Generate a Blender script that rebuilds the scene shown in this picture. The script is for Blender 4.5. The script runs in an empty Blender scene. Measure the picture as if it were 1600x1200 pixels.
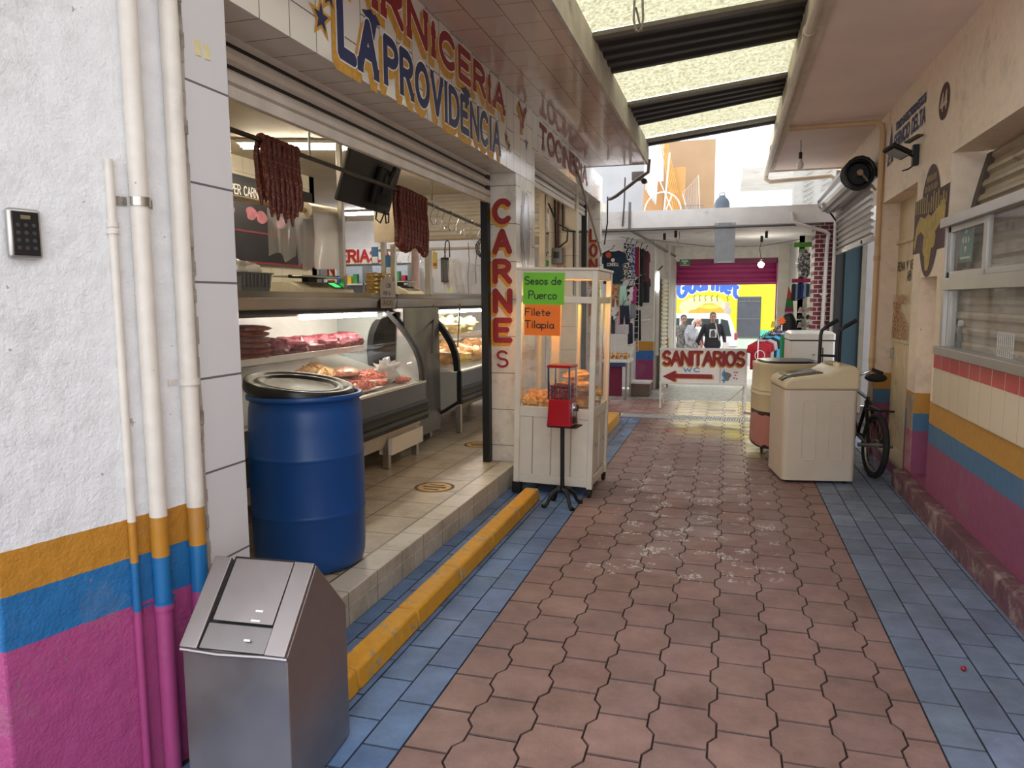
import bpy, bmesh, math, random
from mathutils import Matrix, Vector, Euler
random.seed(7)
SC = bpy.context.scene
COL = SC.collection
R = math.radians

# ------------------------------------------------------------------ camera
cam_d = bpy.data.cameras.new('camera')
cam = bpy.data.objects.new('camera', cam_d); COL.objects.link(cam)
YAW, PITCH, ROLL, FPX, CAM_H = .283346, .111862, .005838, 1152.26, 1.53
fw = Vector((-math.sin(YAW)*math.cos(PITCH), math.cos(YAW)*math.cos(PITCH), -math.sin(PITCH)))
rt = Vector((math.cos(YAW), math.sin(YAW), 0)); dn = fw.cross(rt)
r2 = math.cos(ROLL)*rt + math.sin(ROLL)*dn
d2 = -math.sin(ROLL)*rt + math.cos(ROLL)*dn
cam.matrix_world = Matrix(((r2.x, -d2.x, -fw.x, 0), (r2.y, -d2.y, -fw.y, 0), (r2.z, -d2.z, -fw.z, CAM_H), (0, 0, 0, 1)))
cam_d.sensor_width = 36.0; cam_d.lens = 36.0*FPX/1600; cam_d.clip_start = .05; cam_d.clip_end = 300
SC.camera = cam

# ------------------------------------------------------------------ world, exposure
SC.view_settings.view_transform = 'Standard'; SC.view_settings.look = 'None'
SC.view_settings.gamma = 1; SC.view_settings.use_curve_mapping = False
SC.view_settings.exposure = 1.08
w = bpy.data.worlds.new('overcast_sky'); SC.world = w; w.use_nodes = True
bg = w.node_tree.nodes['Background']; bg.inputs[0].default_value = (.93, .97, 1.03, 1); bg.inputs[1].default_value = 1.35
SC.cycles.max_bounces = 10; SC.cycles.diffuse_bounces = 6; SC.cycles.transparent_max_bounces = 16
SC.cycles.caustics_reflective = False; SC.cycles.caustics_refractive = False
SC.cycles.sample_clamp_indirect = 6

# ------------------------------------------------------------------ helpers
def lin(h):
    if isinstance(h, str):
        h = h.lstrip('#'); h = tuple(int(h[i:i+2], 16)/255 for i in (0, 2, 4))
    return tuple((c/12.92 if c <= .04045 else ((c+.055)/1.055)**2.4) for c in h) + (1,)

class NT:
    """tiny node-tree helper"""
    def __init__(s, name):
        s.m = bpy.data.materials.new(name); s.m.use_nodes = True
        s.t = s.m.node_tree; s.b = s.t.nodes['Principled BSDF']; s.out = s.t.nodes['Material Output']
    def n(s, typ, **kw):
        nd = s.t.nodes.new(typ)
        for k, v in kw.items():
            if k.startswith('i_'):
                key = k[2:]; key = int(key) if key.isdigit() else key.replace('_', ' ')
                nd.inputs[key].default_value = v
            else: setattr(nd, k, v)
        return nd
    def l(s, a, b): s.t.links.new(a, b)
    def mix(s, fac, a, b, mode='MIX'):
        nd = s.n('ShaderNodeMixRGB', blend_type=mode)
        for i, v in ((0, fac), (1, a), (2, b)):
            if isinstance(v, bpy.types.NodeSocket): s.l(v, nd.inputs[i])
            else: nd.inputs[i].default_value = v
        return nd.outputs[0]
    def noise(s, scale, detail=4, vec=None, rough=.55):
        nd = s.n('ShaderNodeTexNoise'); nd.inputs['Scale'].default_value = scale
        nd.inputs['Detail'].default_value = detail; nd.inputs['Roughness'].default_value = rough
        s.l(vec if vec else s.pos(), nd.inputs['Vector']); return nd.outputs[0]
    def pos(s):
        if not hasattr(s, '_g'): s._g = s.n('ShaderNodeNewGeometry')
        return s._g.outputs['Position']
    def obj(s):
        if not hasattr(s, '_c'): s._c = s.n('ShaderNodeTexCoord')
        return s._c.outputs['Object']
    def xyz(s, v):
        nd = s.n('ShaderNodeSeparateXYZ'); s.l(v, nd.inputs[0]); return nd.outputs
    def ramp(s, val, stops, interp='LINEAR'):
        nd = s.n('ShaderNodeValToRGB'); cr = nd.color_ramp; cr.interpolation = interp
        while len(cr.elements) < len(stops): cr.elements.new(.5)
        for e, (p, c) in zip(cr.elements, stops):
            e.position = p; e.color = c if len(c) == 4 else (*c, 1)
        s.l(val, nd.inputs[0]); return nd.outputs[0]
    def math(s, op, a, b=0.0, clamp=False):
        nd = s.n('ShaderNodeMath', operation=op); nd.use_clamp = clamp
        for i, v in ((0, a), (1, b)):
            if isinstance(v, bpy.types.NodeSocket): s.l(v, nd.inputs[i])
            else: nd.inputs[i].default_value = v
        return nd.outputs[0]
    def bump(s, h, strength=.3, dist=.01):
        nd = s.n('ShaderNodeBump'); nd.inputs['Strength'].default_value = strength; nd.inputs['Distance'].default_value = dist
        s.l(h, nd.inputs['Height']); s.l(nd.outputs[0], s.b.inputs['Normal'])
    def done(s, col=None, rough=.6, metal=0.0, **kw):
        if col is not None:
            if isinstance(col, bpy.types.NodeSocket): s.l(col, s.b.inputs['Base Color'])
            else: s.b.inputs['Base Color'].default_value = col
        if isinstance(rough, bpy.types.NodeSocket): s.l(rough, s.b.inputs['Roughness'])
        else: s.b.inputs['Roughness'].default_value = rough
        s.b.inputs['Metallic'].default_value = metal
        for k, v in kw.items(): s.b.inputs[k.replace('_', ' ')].default_value = v
        return s.m

_mc = {}
def mat(col, rough=.6, metal=0.0, var=.12, scale=9, bump=0.0, bscale=60, dirt=None, dirt_lo=.55, **kw):
    """plain surface with mild procedural variation (object coordinates) and optional dirt stains"""
    key = (col, rough, metal, var, scale, bump, bscale, dirt, dirt_lo, tuple(kw.items()))
    if key in _mc: return _mc[key]
    t = NT('mat_'+str(len(_mc))); c = lin(col)
    nz = t.noise(scale, 4, t.obj())
    dk = tuple(x*(1-var) for x in c[:3])+(1,); lt = tuple(min(1, x*(1+var*.6)) for x in c[:3])+(1,)
    o = t.ramp(nz, [(.3, dk), (.7, lt)])
    if dirt:
        n2 = t.noise(scale*.7, 7, t.obj(), .7)
        f = t.ramp(n2, [(dirt_lo, (0, 0, 0)), (dirt_lo+.12, (1, 1, 1))])
        o = t.mix(t.math('MULTIPLY', f, .75), o, lin(dirt))
    if bump:
        t.bump(t.noise(bscale, 5, t.obj()), bump, .01)
    _mc[key] = t.done(o, rough, metal, **kw); return _mc[key]

def emis(col, strength, name='glow'):
    t = NT(name); c = lin(col)
    t.b.inputs['Emission Color'].default_value = c; t.b.inputs['Emission Strength'].default_value = strength
    return t.done(c, .4)

def glass(col='#ffffff', alpha_tint=1.0, rough=.0, opacity=.08):
    """thin pane: mostly see-through, glossy reflections by fresnel, a little dusty"""
    t = NT('pane_glass')
    tr = t.n('ShaderNodeBsdfTransparent'); tr.inputs[0].default_value = lin(col)
    gl = t.n('ShaderNodeBsdfGlossy'); gl.inputs['Roughness'].default_value = rough+.02
    df = t.n('ShaderNodeBsdfDiffuse'); df.inputs[0].default_value = (.8, .8, .78, 1)
    lw = t.n('ShaderNodeLayerWeight'); fr = t.math('ADD', t.math('MULTIPLY', t.math('POWER', lw.outputs['Facing'], 5.0), .35), .03)
    m1 = t.n('ShaderNodeMixShader'); m2 = t.n('ShaderNodeMixShader')
    t.l(t.ramp(t.noise(6, 5, t.obj()), [(.35, (opacity*.4,)*3), (.75, (opacity*1.6,)*3)]), m1.inputs[0])
    t.l(tr.outputs[0], m1.inputs[1]); t.l(df.outputs[0], m1.inputs[2])
    t.l(fr, m2.inputs[0]); t.l(m1.outputs[0], m2.inputs[1]); t.l(gl.outputs[0], m2.inputs[2])
    t.l(m2.outputs[0], t.out.inputs['Surface']); return t.m

def film(col, op):
    """thin translucent plastic"""
    t = NT('plastic_film')
    tr = t.n('ShaderNodeBsdfTransparent'); df = t.n('ShaderNodeBsdfTranslucent'); df.inputs[0].default_value = lin(col)
    d2_ = t.n('ShaderNodeBsdfDiffuse'); d2_.inputs[0].default_value = lin(col)
    gl = t.n('ShaderNodeBsdfGlossy'); gl.inputs['Roughness'].default_value = .15
    m0 = t.n('ShaderNodeMixShader', i_0=.5); m1 = t.n('ShaderNodeMixShader', i_0=op); m2 = t.n('ShaderNodeMixShader', i_0=.12)
    t.l(df.outputs[0], m0.inputs[1]); t.l(d2_.outputs[0], m0.inputs[2])
    t.l(tr.outputs[0], m1.inputs[1]); t.l(m0.outputs[0], m1.inputs[2])
    t.l(m1.outputs[0], m2.inputs[1]); t.l(gl.outputs[0], m2.inputs[2]); t.l(m2.outputs[0], t.out.inputs['Surface'])
    return t.m

class MB:
    """collects shapes; build() links them as ONE mesh object"""
    def __init__(s): s.v = []; s.f = []; s.M = Matrix(); s.fc = []; s.cur = None
    def add(s, vs, fs):
        b = len(s.v); s.v += [s.M @ Vector(v) for v in vs]; s.f += [[i+b for i in f] for f in fs]
        s.fc += [s.cur]*len(fs); return s
    def bx(s, x0, x1, y0, y1, z0, z1):
        vs = [(x, y, z) for z in (z0, z1) for y in (y0, y1) for x in (x0, x1)]
        return s.add(vs, [(0, 2, 3, 1), (4, 5, 7, 6), (0, 1, 5, 4), (2, 6, 7, 3), (0, 4, 6, 2), (1, 3, 7, 5)])
    def box(s, c, d): return s.bx(c[0]-d[0]/2, c[0]+d[0]/2, c[1]-d[1]/2, c[1]+d[1]/2, c[2]-d[2]/2, c[2]+d[2]/2)
    def tube(s, pts, r, n=10, cap=True, closed=False):
        pts = [Vector(p) for p in pts]; N = len(pts); rs = r if isinstance(r, (list, tuple)) else [r]*N
        vs = []; up = None
        for i, p in enumerate(pts):
            a = pts[i-1] if (i or closed) else p; c = pts[(i+1) % N] if (i < N-1 or closed) else p
            d = (c-a).normalized() if (c-a).length > 1e-9 else Vector((0, 0, 1))
            if up is None:
                up = Vector((0, 0, 1)) if abs(d.z) < .9 else Vector((1, 0, 0))
            u = d.cross(up); u = u.normalized() if u.length > 1e-6 else Vector((1, 0, 0)); up = u.cross(d)
            for k in range(n):
                t = 2*math.pi*k/n; vs.append(p+rs[i]*(math.cos(t)*u+math.sin(t)*up))
        fs = []
        for i in range(N if closed else N-1):
            j = (i+1) % N
            for k in range(n):
                k2 = (k+1) % n; fs.append((i*n+k, i*n+k2, j*n+k2, j*n+k))
        if cap and not closed: fs += [list(range(n))[::-1], list(range((N-1)*n, N*n))]
        return s.add(vs, fs)
    def cyl(s, p, q, r, r2=None, n=16): return s.tube([p, q], [r, r if r2 is None else r2], n)
    def lathe(s, prof, n=24, c=(0, 0, 0), sx=1, sy=1):
        vs = []; fs = []; N = len(prof)
        for (r, z) in prof:
            for k in range(n):
                t = 2*math.pi*k/n; vs.append((c[0]+r*sx*math.cos(t), c[1]+r*sy*math.sin(t), c[2]+z))
        for i in range(N-1):
            for k in range(n):
                k2 = (k+1) % n; fs.append((i*n+k, i*n+k2, (i+1)*n+k2, (i+1)*n+k))
        fs += [list(range(n))[::-1], list(range((N-1)*n, N*n))]
        return s.add(vs, fs)
    def prism(s, poly, ax, a, b):
        """extrude a 2-D polygon along axis ax ('x': poly=(y,z), 'y': (x,z), 'z': (x,y)) from a to b"""
        f = {'x': lambda p, t: (t, p[0], p[1]), 'y': lambda p, t: (p[0], t, p[1]), 'z': lambda p, t: (p[0], p[1], t)}[ax]
        n = len(poly); vs = [f(p, a) for p in poly]+[f(p, b) for p in poly]
        return s.add(vs, [list(range(n))[::-1], list(range(n, 2*n))]+[(i, (i+1) % n, n+(i+1) % n, n+i) for i in range(n)])
    def sph(s, c, r, n=14, m=10):
        r = r if isinstance(r, (tuple, list)) else (r, r, r)
        vs = [(c[0], c[1], c[2]-r[2])]
        for i in range(1, m):
            a = -math.pi/2+math.pi*i/m
            for k in range(n):
                t = 2*math.pi*k/n; vs.append((c[0]+r[0]*math.cos(a)*math.cos(t), c[1]+r[1]*math.cos(a)*math.sin(t), c[2]+r[2]*math.sin(a)))
        vs.append((c[0], c[1], c[2]+r[2])); L = len(vs)-1; fs = []
        for k in range(n):
            fs.append((0, 1+(k+1) % n, 1+k)); fs.append((L, L-n+k, L-n+(k+1) % n))
        for i in range(m-2):
            for k in range(n):
                a = 1+i*n+k; b = 1+i*n+(k+1) % n; fs.append((a, b, b+n, a+n))
        return s.add(vs, fs)
    def quad(s, a, b, c, d): return s.add([a, b, c, d], [(0, 1, 2, 3)])
    def loft(s, rings, cap=True):
        n = len(rings[0]); vs = [v for r in rings for v in r]; fs = []
        for i in range(len(rings)-1):
            for k in range(n):
                fs.append((i*n+k, i*n+(k+1) % n, (i+1)*n+(k+1) % n, (i+1)*n+k))
        if cap: fs += [list(range(n))[::-1], list(range((len(rings)-1)*n, len(rings)*n))]
        return s.add(vs, fs)
    def grid(s, fn, nu, nv):
        vs = [fn(i/nu, j/nv) for j in range(nv+1) for i in range(nu+1)]
        return s.add(vs, [(j*(nu+1)+i, j*(nu+1)+i+1, (j+1)*(nu+1)+i+1, (j+1)*(nu+1)+i) for j in range(nv) for i in range(nu)])
    def build(s, name, material, parent=None, smooth=False, bevel=0, solid=0, angle=35, seg=2):
        me = bpy.data.meshes.new(name); me.from_pydata([tuple(v) for v in s.v], [], s.f)
        bm = bmesh.new(); bm.from_mesh(me); bmesh.ops.recalc_face_normals(bm, faces=bm.faces); bm.to_mesh(me); bm.free()
        if any(c is not None for c in s.fc):
            at = me.color_attributes.new('Tint', 'FLOAT_COLOR', 'CORNER'); i = 0
            for p in me.polygons:
                c = s.fc[p.index] or (1, 1, 1)
                for li in p.loop_indices: at.data[li].color = (*c, 1)
        mats = material if isinstance(material, (list, tuple)) else [material]
        for m in mats: me.materials.append(m)
        if smooth:
            me.polygons.foreach_set('use_smooth', [True]*len(me.polygons)); me.set_sharp_from_angle(angle=R(angle))
        o = bpy.data.objects.new(name, me); COL.objects.link(o)
        if parent: o.parent = parent
        if solid:
            md = o.modifiers.new('thick', 'SOLIDIFY'); md.thickness = solid; md.offset = 0
        if bevel:
            md = o.modifiers.new('bevel', 'BEVEL'); md.width = bevel; md.segments = seg; md.limit_method = 'ANGLE'; md.angle_limit = R(40)
            if not smooth:
                me.polygons.foreach_set('use_smooth', [True]*len(me.polygons)); me.set_sharp_from_angle(angle=R(30))
        return o

def tag(o, label, cat, group=None, kind=None):
    o['label'] = label
    if cat: o['category'] = cat
    if group: o['group'] = group
    if kind: o['kind'] = kind
    return o
def struct(o, label=None):
    o['kind'] = 'structure'
    if label: o['label'] = label
    return o
def thing(name, label, cat, loc=(0, 0, 0), rz=0, group=None, rot=None):
    o = bpy.data.objects.new(name, None); COL.objects.link(o); o.empty_display_size = .1
    o.location = loc; o.rotation_euler = rot if rot else (0, 0, rz)
    return tag(o, label, cat, group)
def dup(root, loc, rz=0, label=None, rot=None, group=None, scale=None):
    r = root.copy(); COL.objects.link(r); r.location = loc; r.rotation_euler = rot if rot else (0, 0, rz)
    if label: r['label'] = label
    if group: r['group'] = group
    if scale: r.scale = scale
    for ch in list(root.children):
        c = ch.copy(); COL.objects.link(c); c.parent = r
        for g in list(ch.children):
            d = g.copy(); COL.objects.link(d); d.parent = c
    return r
def put(o, loc, rz=0, rot=None):
    o.location = loc; o.rotation_euler = rot if rot else (0, 0, rz); return o
def applied(o):
    """bake an object's modifiers into its mesh"""
    dg = bpy.context.evaluated_depsgraph_get(); dg.update()
    me = bpy.data.meshes.new_from_object(o.evaluated_get(dg)); old = o.data; o.modifiers.clear(); o.data = me
    me.name = o.name; bpy.data.meshes.remove(old); return o

# ------------------------------------------------------------------ stroke lettering
def arc(cx, cy, rx, ry, a0, a1, n=10):
    return [(cx+rx*math.cos(R(a0+(a1-a0)*i/n)), cy+ry*math.sin(R(a0+(a1-a0)*i/n))) for i in range(n+1)]
G = {  # width, strokes
 'A': (.72, [[(0, 0), (.36, 1), (.72, 0)], [(.14, .36), (.58, .36)]]),
 'B': (.6, [[(0, 0), (0, 1), (.3, 1)]+arc(.3, .76, .26, .24, 90, -90)+[(0, .52)], arc(.3, .26, .3, .26, 90, -90)+[(0, 0)], [(.3, .52), (0, .52)]]),
 'C': (.66, [arc(.36, .5, .36, .5, 45, 315, 16)]),
 'D': (.66, [[(0, 0), (0, 1), (.26, 1)]+arc(.26, .5, .4, .5, 90, -90, 14)+[(0, 0)]]),
 'E': (.56, [[(.56, 1), (0, 1), (0, 0), (.56, 0)], [(0, .52), (.44, .52)]]),
 'F': (.54, [[(.54, 1), (0, 1), (0, 0)], [(0, .52), (.42, .52)]]),
 'G': (.7, [arc(.36, .5, .36, .5, 45, 340, 16)+[(.7, .45), (.42, .45)]]),
 'H': (.64, [[(0, 0), (0, 1)], [(.64, 0), (.64, 1)], [(0, .5), (.64, .5)]]),
 'I': (.08, [[(.04, 0), (.04, 1)]]),
 'J': (.5, [[(.5, 1), (.5, .25)]+arc(.25, .25, .25, .25, 0, -180)]),
 'K': (.62, [[(0, 0), (0, 1)], [(.6, 1), (0, .42)], [(.2, .6), (.62, 0)]]),
 'L': (.52, [[(0, 1), (0, 0), (.52, 0)]]),
 'M': (.84, [[(0, 0), (.06, 1), (.42, .25), (.78, 1), (.84, 0)]]),
 'N': (.66, [[(0, 0), (0, 1), (.66, 0), (.66, 1)]]),
 'O': (.74, [arc(.37, .5, .37, .5, 90, 450, 20)]),
 'P': (.58, [[(0, 0), (0, 1), (.28, 1)]+arc(.28, .74, .3, .26, 90, -90)+[(0, .48)]]),
 'Q': (.74, [arc(.37, .5, .37, .5, 90, 450, 20), [(.45, .25), (.74, -.05)]]),
 'R': (.62, [[(0, 0), (0, 1), (.28, 1)]+arc(.28, .75, .3, .25, 90, -90)+[(0, .5)], [(.28, .5), (.62, 0)]]),
 'S': (.58, [arc(.29, .75, .27, .25, 30, 270, 10)+arc(.29, .25, .29, .25, 90, -150, 10)]),
 'T': (.64, [[(0, 1), (.64, 1)], [(.32, 1), (.32, 0)]]),
 'U': (.64, [[(0, 1), (0, .3)]+arc(.32, .3, .32, .3, 180, 360)+[(.64, 1)]]),
 'V': (.68, [[(0, 1), (.34, 0), (.68, 1)]]),
 'W': (.9, [[(0, 1), (.22, 0), (.45, .8), (.68, 0), (.9, 1)]]),
 'X': (.62, [[(0, 0), (.62, 1)], [(0, 1), (.62, 0)]]),
 'Y': (.64, [[(0, 1), (.32, .48), (.64, 1)], [(.32, .48), (.32, 0)]]),
 'Z': (.58, [[(0, 1), (.58, 1), (0, 0), (.58, 0)]]),
 'i': (.1, [[(.05, 0), (.05, .68)], [(.05, .88), (.05, .93)]]),
 'a': (.46, [arc(.22, .27, .22, .27, 60, 360, 14), [(.44, .56), (.44, .1), (.5, 0)]]),
 'c': (.42, [arc(.24, .27, .24, .27, 50, 310, 12)]),
 'd': (.46, [arc(.22, .27, .22, .27, 30, 390, 14), [(.44, 1), (.44, 0)]]),
 'e': (.46, [[(.03, .3), (.44, .32)]+arc(.23, .28, .22, .27, 10, 310, 12)]),
 'h': (.42, [[(0, 0), (0, 1)], [(0, .3)]+arc(.21, .33, .21, .2, 180, 0, 8)+[(.42, 0)]]),
 'l': (.1, [[(.05, 1), (.05, 0)]]),
 'm': (.72, [[(0, 0), (0, .54)], [(0, .3)]+arc(.18, .36, .18, .18, 180, 0, 8)+[(.36, 0)], [(.36, .3)]+arc(.54, .36, .18, .18, 180, 0, 8)+[(.72, 0)]]),
 'n': (.4, [[(0, 0), (0, .54)], [(0, .3)]+arc(.2, .34, .2, .2, 180, 0, 8)+[(.4, 0)]]),
 'o': (.46, [arc(.23, .27, .23, .27, 90, 450, 14)]),
 'p': (.46, [[(0, .54), (0, -.35)], arc(.23, .27, .23, .27, 180, -180, 14)]),
 'r': (.32, [[(0, .54), (0, 0)], [(0, .3)]+arc(.18, .32, .18, .22, 180, 50, 8)]),
 's': (.38, [arc(.2, .4, .17, .14, 30, 250, 8)+arc(.18, .13, .19, .13, 80, -160, 8)]),
 't': (.32, [[(.14, .85), (.14, .1), (.28, 0)], [(0, .56), (.32, .56)]]),
 'u': (.42, [[(0, .54), (0, .2)]+arc(.2, .2, .2, .2, 180, 340, 8)+[(.42, .54), (.42, 0)]]),
 '4': (.6, [[(.46, 0), (.46, 1), (0, .3), (.6, .3)]]),
 '1': (.2, [[(0, .8), (.18, 1), (.18, 0)]]), '0': (.6, [arc(.3, .5, .3, .5, 90, 450, 16)]), '5': (.56, [[(.5, 1), (.06, 1), (.03, .58)]+arc(.27, .32, .28, .32, 120, -130, 10)]),
 '.': (.1, [[(.05, 0), (.05, .05)]]), ':': (.1, [[(.05, .15), (.05, .2)], [(.05, .75), (.05, .8)]]), '-': (.4, [[(0, .45), (.4, .45)]]),
 '$': (.5, [arc(.25, .7, .22, .2, 30, 270, 10)+arc(.25, .3, .24, .2, 90, -150, 10), [(.25, 1.05), (.25, -.05)]]),
}
def text_width(s, gap=.2):
    return sum((.4 if c == ' ' else G[c][0])+gap for c in s)-gap
_jit = [0]
def jit(): _jit[0] = (_jit[0]+1) % 31; return _jit[0]*2.6e-5
def letter(mb, s, o, ux, uy, h, th, width=None, gap=.2, serif=0, lift=0.0, sx=1.0, depth=0.0015, path=None):
    """flat painted strokes: o = lower-left corner, ux / uy = unit vectors along and up, h = cap height"""
    o = Vector(o); ux = Vector(ux).normalized(); uy = Vector(uy).normalized(); nn = ux.cross(uy)
    if width: sx = width/(text_width(s, gap)*h)
    x = 0
    for ch in s:
        if ch == ' ': x += .4+gap; continue
        gw, st = G[ch]
        for pl in st:
            P = [((x+px)*h*sx, py*h) for px, py in pl]
            if path: P = [path(*p) for p in P]
            segs = list(zip(P[:-1], P[1:]))
            if serif:
                for (e, nb, raw) in ((P[0], P[1], pl[0]), (P[-1], P[-2], pl[-1])):
                    dx, dy = nb[0]-e[0], nb[1]-e[1]
                    if abs(dy) > abs(dx)*.9 and (raw[1] < .02 or raw[1] > .98 or ch == 'i' and .6 < raw[1] < .7):
                        segs.append(((e[0]-serif*h*sx, e[1]), (e[0]+serif*h*sx, e[1])))
            for (a, b) in segs:
                d = Vector((b[0]-a[0], b[1]-a[1])); L = d.length
                if L < 1e-7: continue
                d /= L; q = Vector((-d.y, d.x))*th/2; e = d*th*.12
                pts = [(a[0]-e.x+q.x, a[1]-e.y+q.y), (a[0]-e.x-q.x, a[1]-e.y-q.y), (b[0]+e.x-q.x, b[1]+e.y-q.y), (b[0]+e.x+q.x, b[1]+e.y+q.y)]
                j_ = lift+jit(); mb.add([o+ux*p[0]+uy*p[1]+nn*j_ for p in pts], [(0, 1, 2, 3)])
            for p in P:
                j_ = lift+jit(); mb.add([o+ux*(p[0]+th/2*math.cos(k*math.pi/4+.39))+uy*(p[1]+th/2*math.sin(k*math.pi/4+.39))+nn*j_ for k in range(8)], [tuple(range(8))])
        x += gw+gap
    return mb
def star(mb, o, ux, uy, r, lift, k=.42, n=5, rot=90):
    o = Vector(o); ux = Vector(ux); uy = Vector(uy); nn = ux.cross(uy)
    v = []
    for i in range(2*n):
        a = R(rot+180*i/n); q = r if i % 2 == 0 else r*k; v.append(o+ux*q*math.cos(a)+uy*q*math.sin(a)+nn*lift)
    v.append(o+nn*lift); return mb.add(v, [(i, (i+1) % (2*n), 2*n) for i in range(2*n)])
def poly(mb, pts, o, ux, uy, lift):
    o = Vector(o); ux = Vector(ux); uy = Vector(uy); nn = ux.cross(uy)
    return mb.add([o+ux*p[0]+uy*p[1]+nn*lift for p in pts], [tuple(range(len(pts)))])
def flat(col, rough=.6): return mat(col, rough, 0, .1, 30)
# ------------------------------------------------------------------ materials of the place
def striped(name, zs, cols, rough=.55, bump=.25, dirt='#8a8378', dirt_lo=.66, wob=.006):
    """paint bands by height: cols[0] below zs[0], ... hand-painted wobble, scuffs"""
    t = NT(name); p = t.pos(); z = t.xyz(p)[2]
    zz = t.math('ADD', z, t.math('MULTIPLY', t.math('SUBTRACT', t.noise(9, 3), .5), wob*2))
    col = lin(cols[0])
    for zv, c in zip(zs, cols[1:]):
        col = t.mix(t.math('GREATER_THAN', zz, zv), col, lin(c))
    f = t.ramp(t.noise(3.1, 8, None, .68), [(dirt_lo-.1, (0, 0, 0)), (dirt_lo+.08, (1, 1, 1))])
    col = t.mix(t.math('MULTIPLY', f, .45), col, lin(dirt))
    chips = t.ramp(t.noise(26, 3, None, .5), [(.73, (0, 0, 0)), (.745, (1, 1, 1))])
    col = t.mix(t.math('MULTIPLY', chips, .6), col, lin('#77706a'))
    col = t.mix(.25, col, t.ramp(t.noise(14, 5), [(.3, (.55,)*3), (.7, (1,)*3)]), 'MULTIPLY')
    t.bump(t.math('ADD', t.noise(18, 6), t.math('MULTIPLY', t.noise(90, 4), .35)), bump, .02)
    return t.done(col, rough)
def tiles(name, u, v, bw, rh, col, grout, rough=.15, off=.5, mort=.003, var=.06, dirt=None, dlo=.62, origin=(0, 0)):
    t = NT(name); a = t.xyz(t.pos()); cb = t.n('ShaderNodeCombineXYZ')
    t.l(t.math('SUBTRACT', a['XYZ'.index(u)], origin[0]), cb.inputs[0]); t.l(t.math('SUBTRACT', a['XYZ'.index(v)], origin[1]), cb.inputs[1])
    b = t.n('ShaderNodeTexBrick', offset=off, squash=1.0)
    b.inputs['Scale'].default_value = 1; b.inputs['Brick Width'].default_value = bw; b.inputs['Row Height'].default_value = rh
    b.inputs['Mortar Size'].default_value = mort; b.inputs['Mortar Smooth'].default_value = .1
    c = lin(col); b.inputs['Color1'].default_value = c; b.inputs['Color2'].default_value = tuple(x*(1-var) for x in c[:3])+(1,)
    b.inputs['Mortar'].default_value = lin(grout); t.l(cb.outputs[0], b.inputs['Vector'])
    o = b.outputs[0]
    if dirt:
        f = t.ramp(t.noise(4, 8, None, .7), [(dlo-.12, (0, 0, 0)), (dlo+.1, (1, 1, 1))])
        o = t.mix(t.math('MULTIPLY', f, .6), o, lin(dirt))
    nd = t.n('ShaderNodeBump'); nd.inputs['Strength'].default_value = .5; nd.inputs['Distance'].default_value = .003; nd.invert = True
    t.l(b.outputs[1], nd.inputs['Height']); t.l(nd.outputs[0], t.b.inputs['Normal'])
    return t.done(o, rough)
YEL, BLU, PNK = '#b67d26', '#1f68a0', '#a64579'
M_LEFT = striped('painted_left_wall', (.588, .742, .866), (PNK, BLU, YEL, '#e4e4e5'), .5, .45)
M_RIGHT = striped('painted_right_wall', (.50, .64, .80), ('#8a4663', '#456d8e', '#b98634', '#ead6bd'), .6, .3, '#8d7a66')
M_PAVE = (lambda: None)
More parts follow.
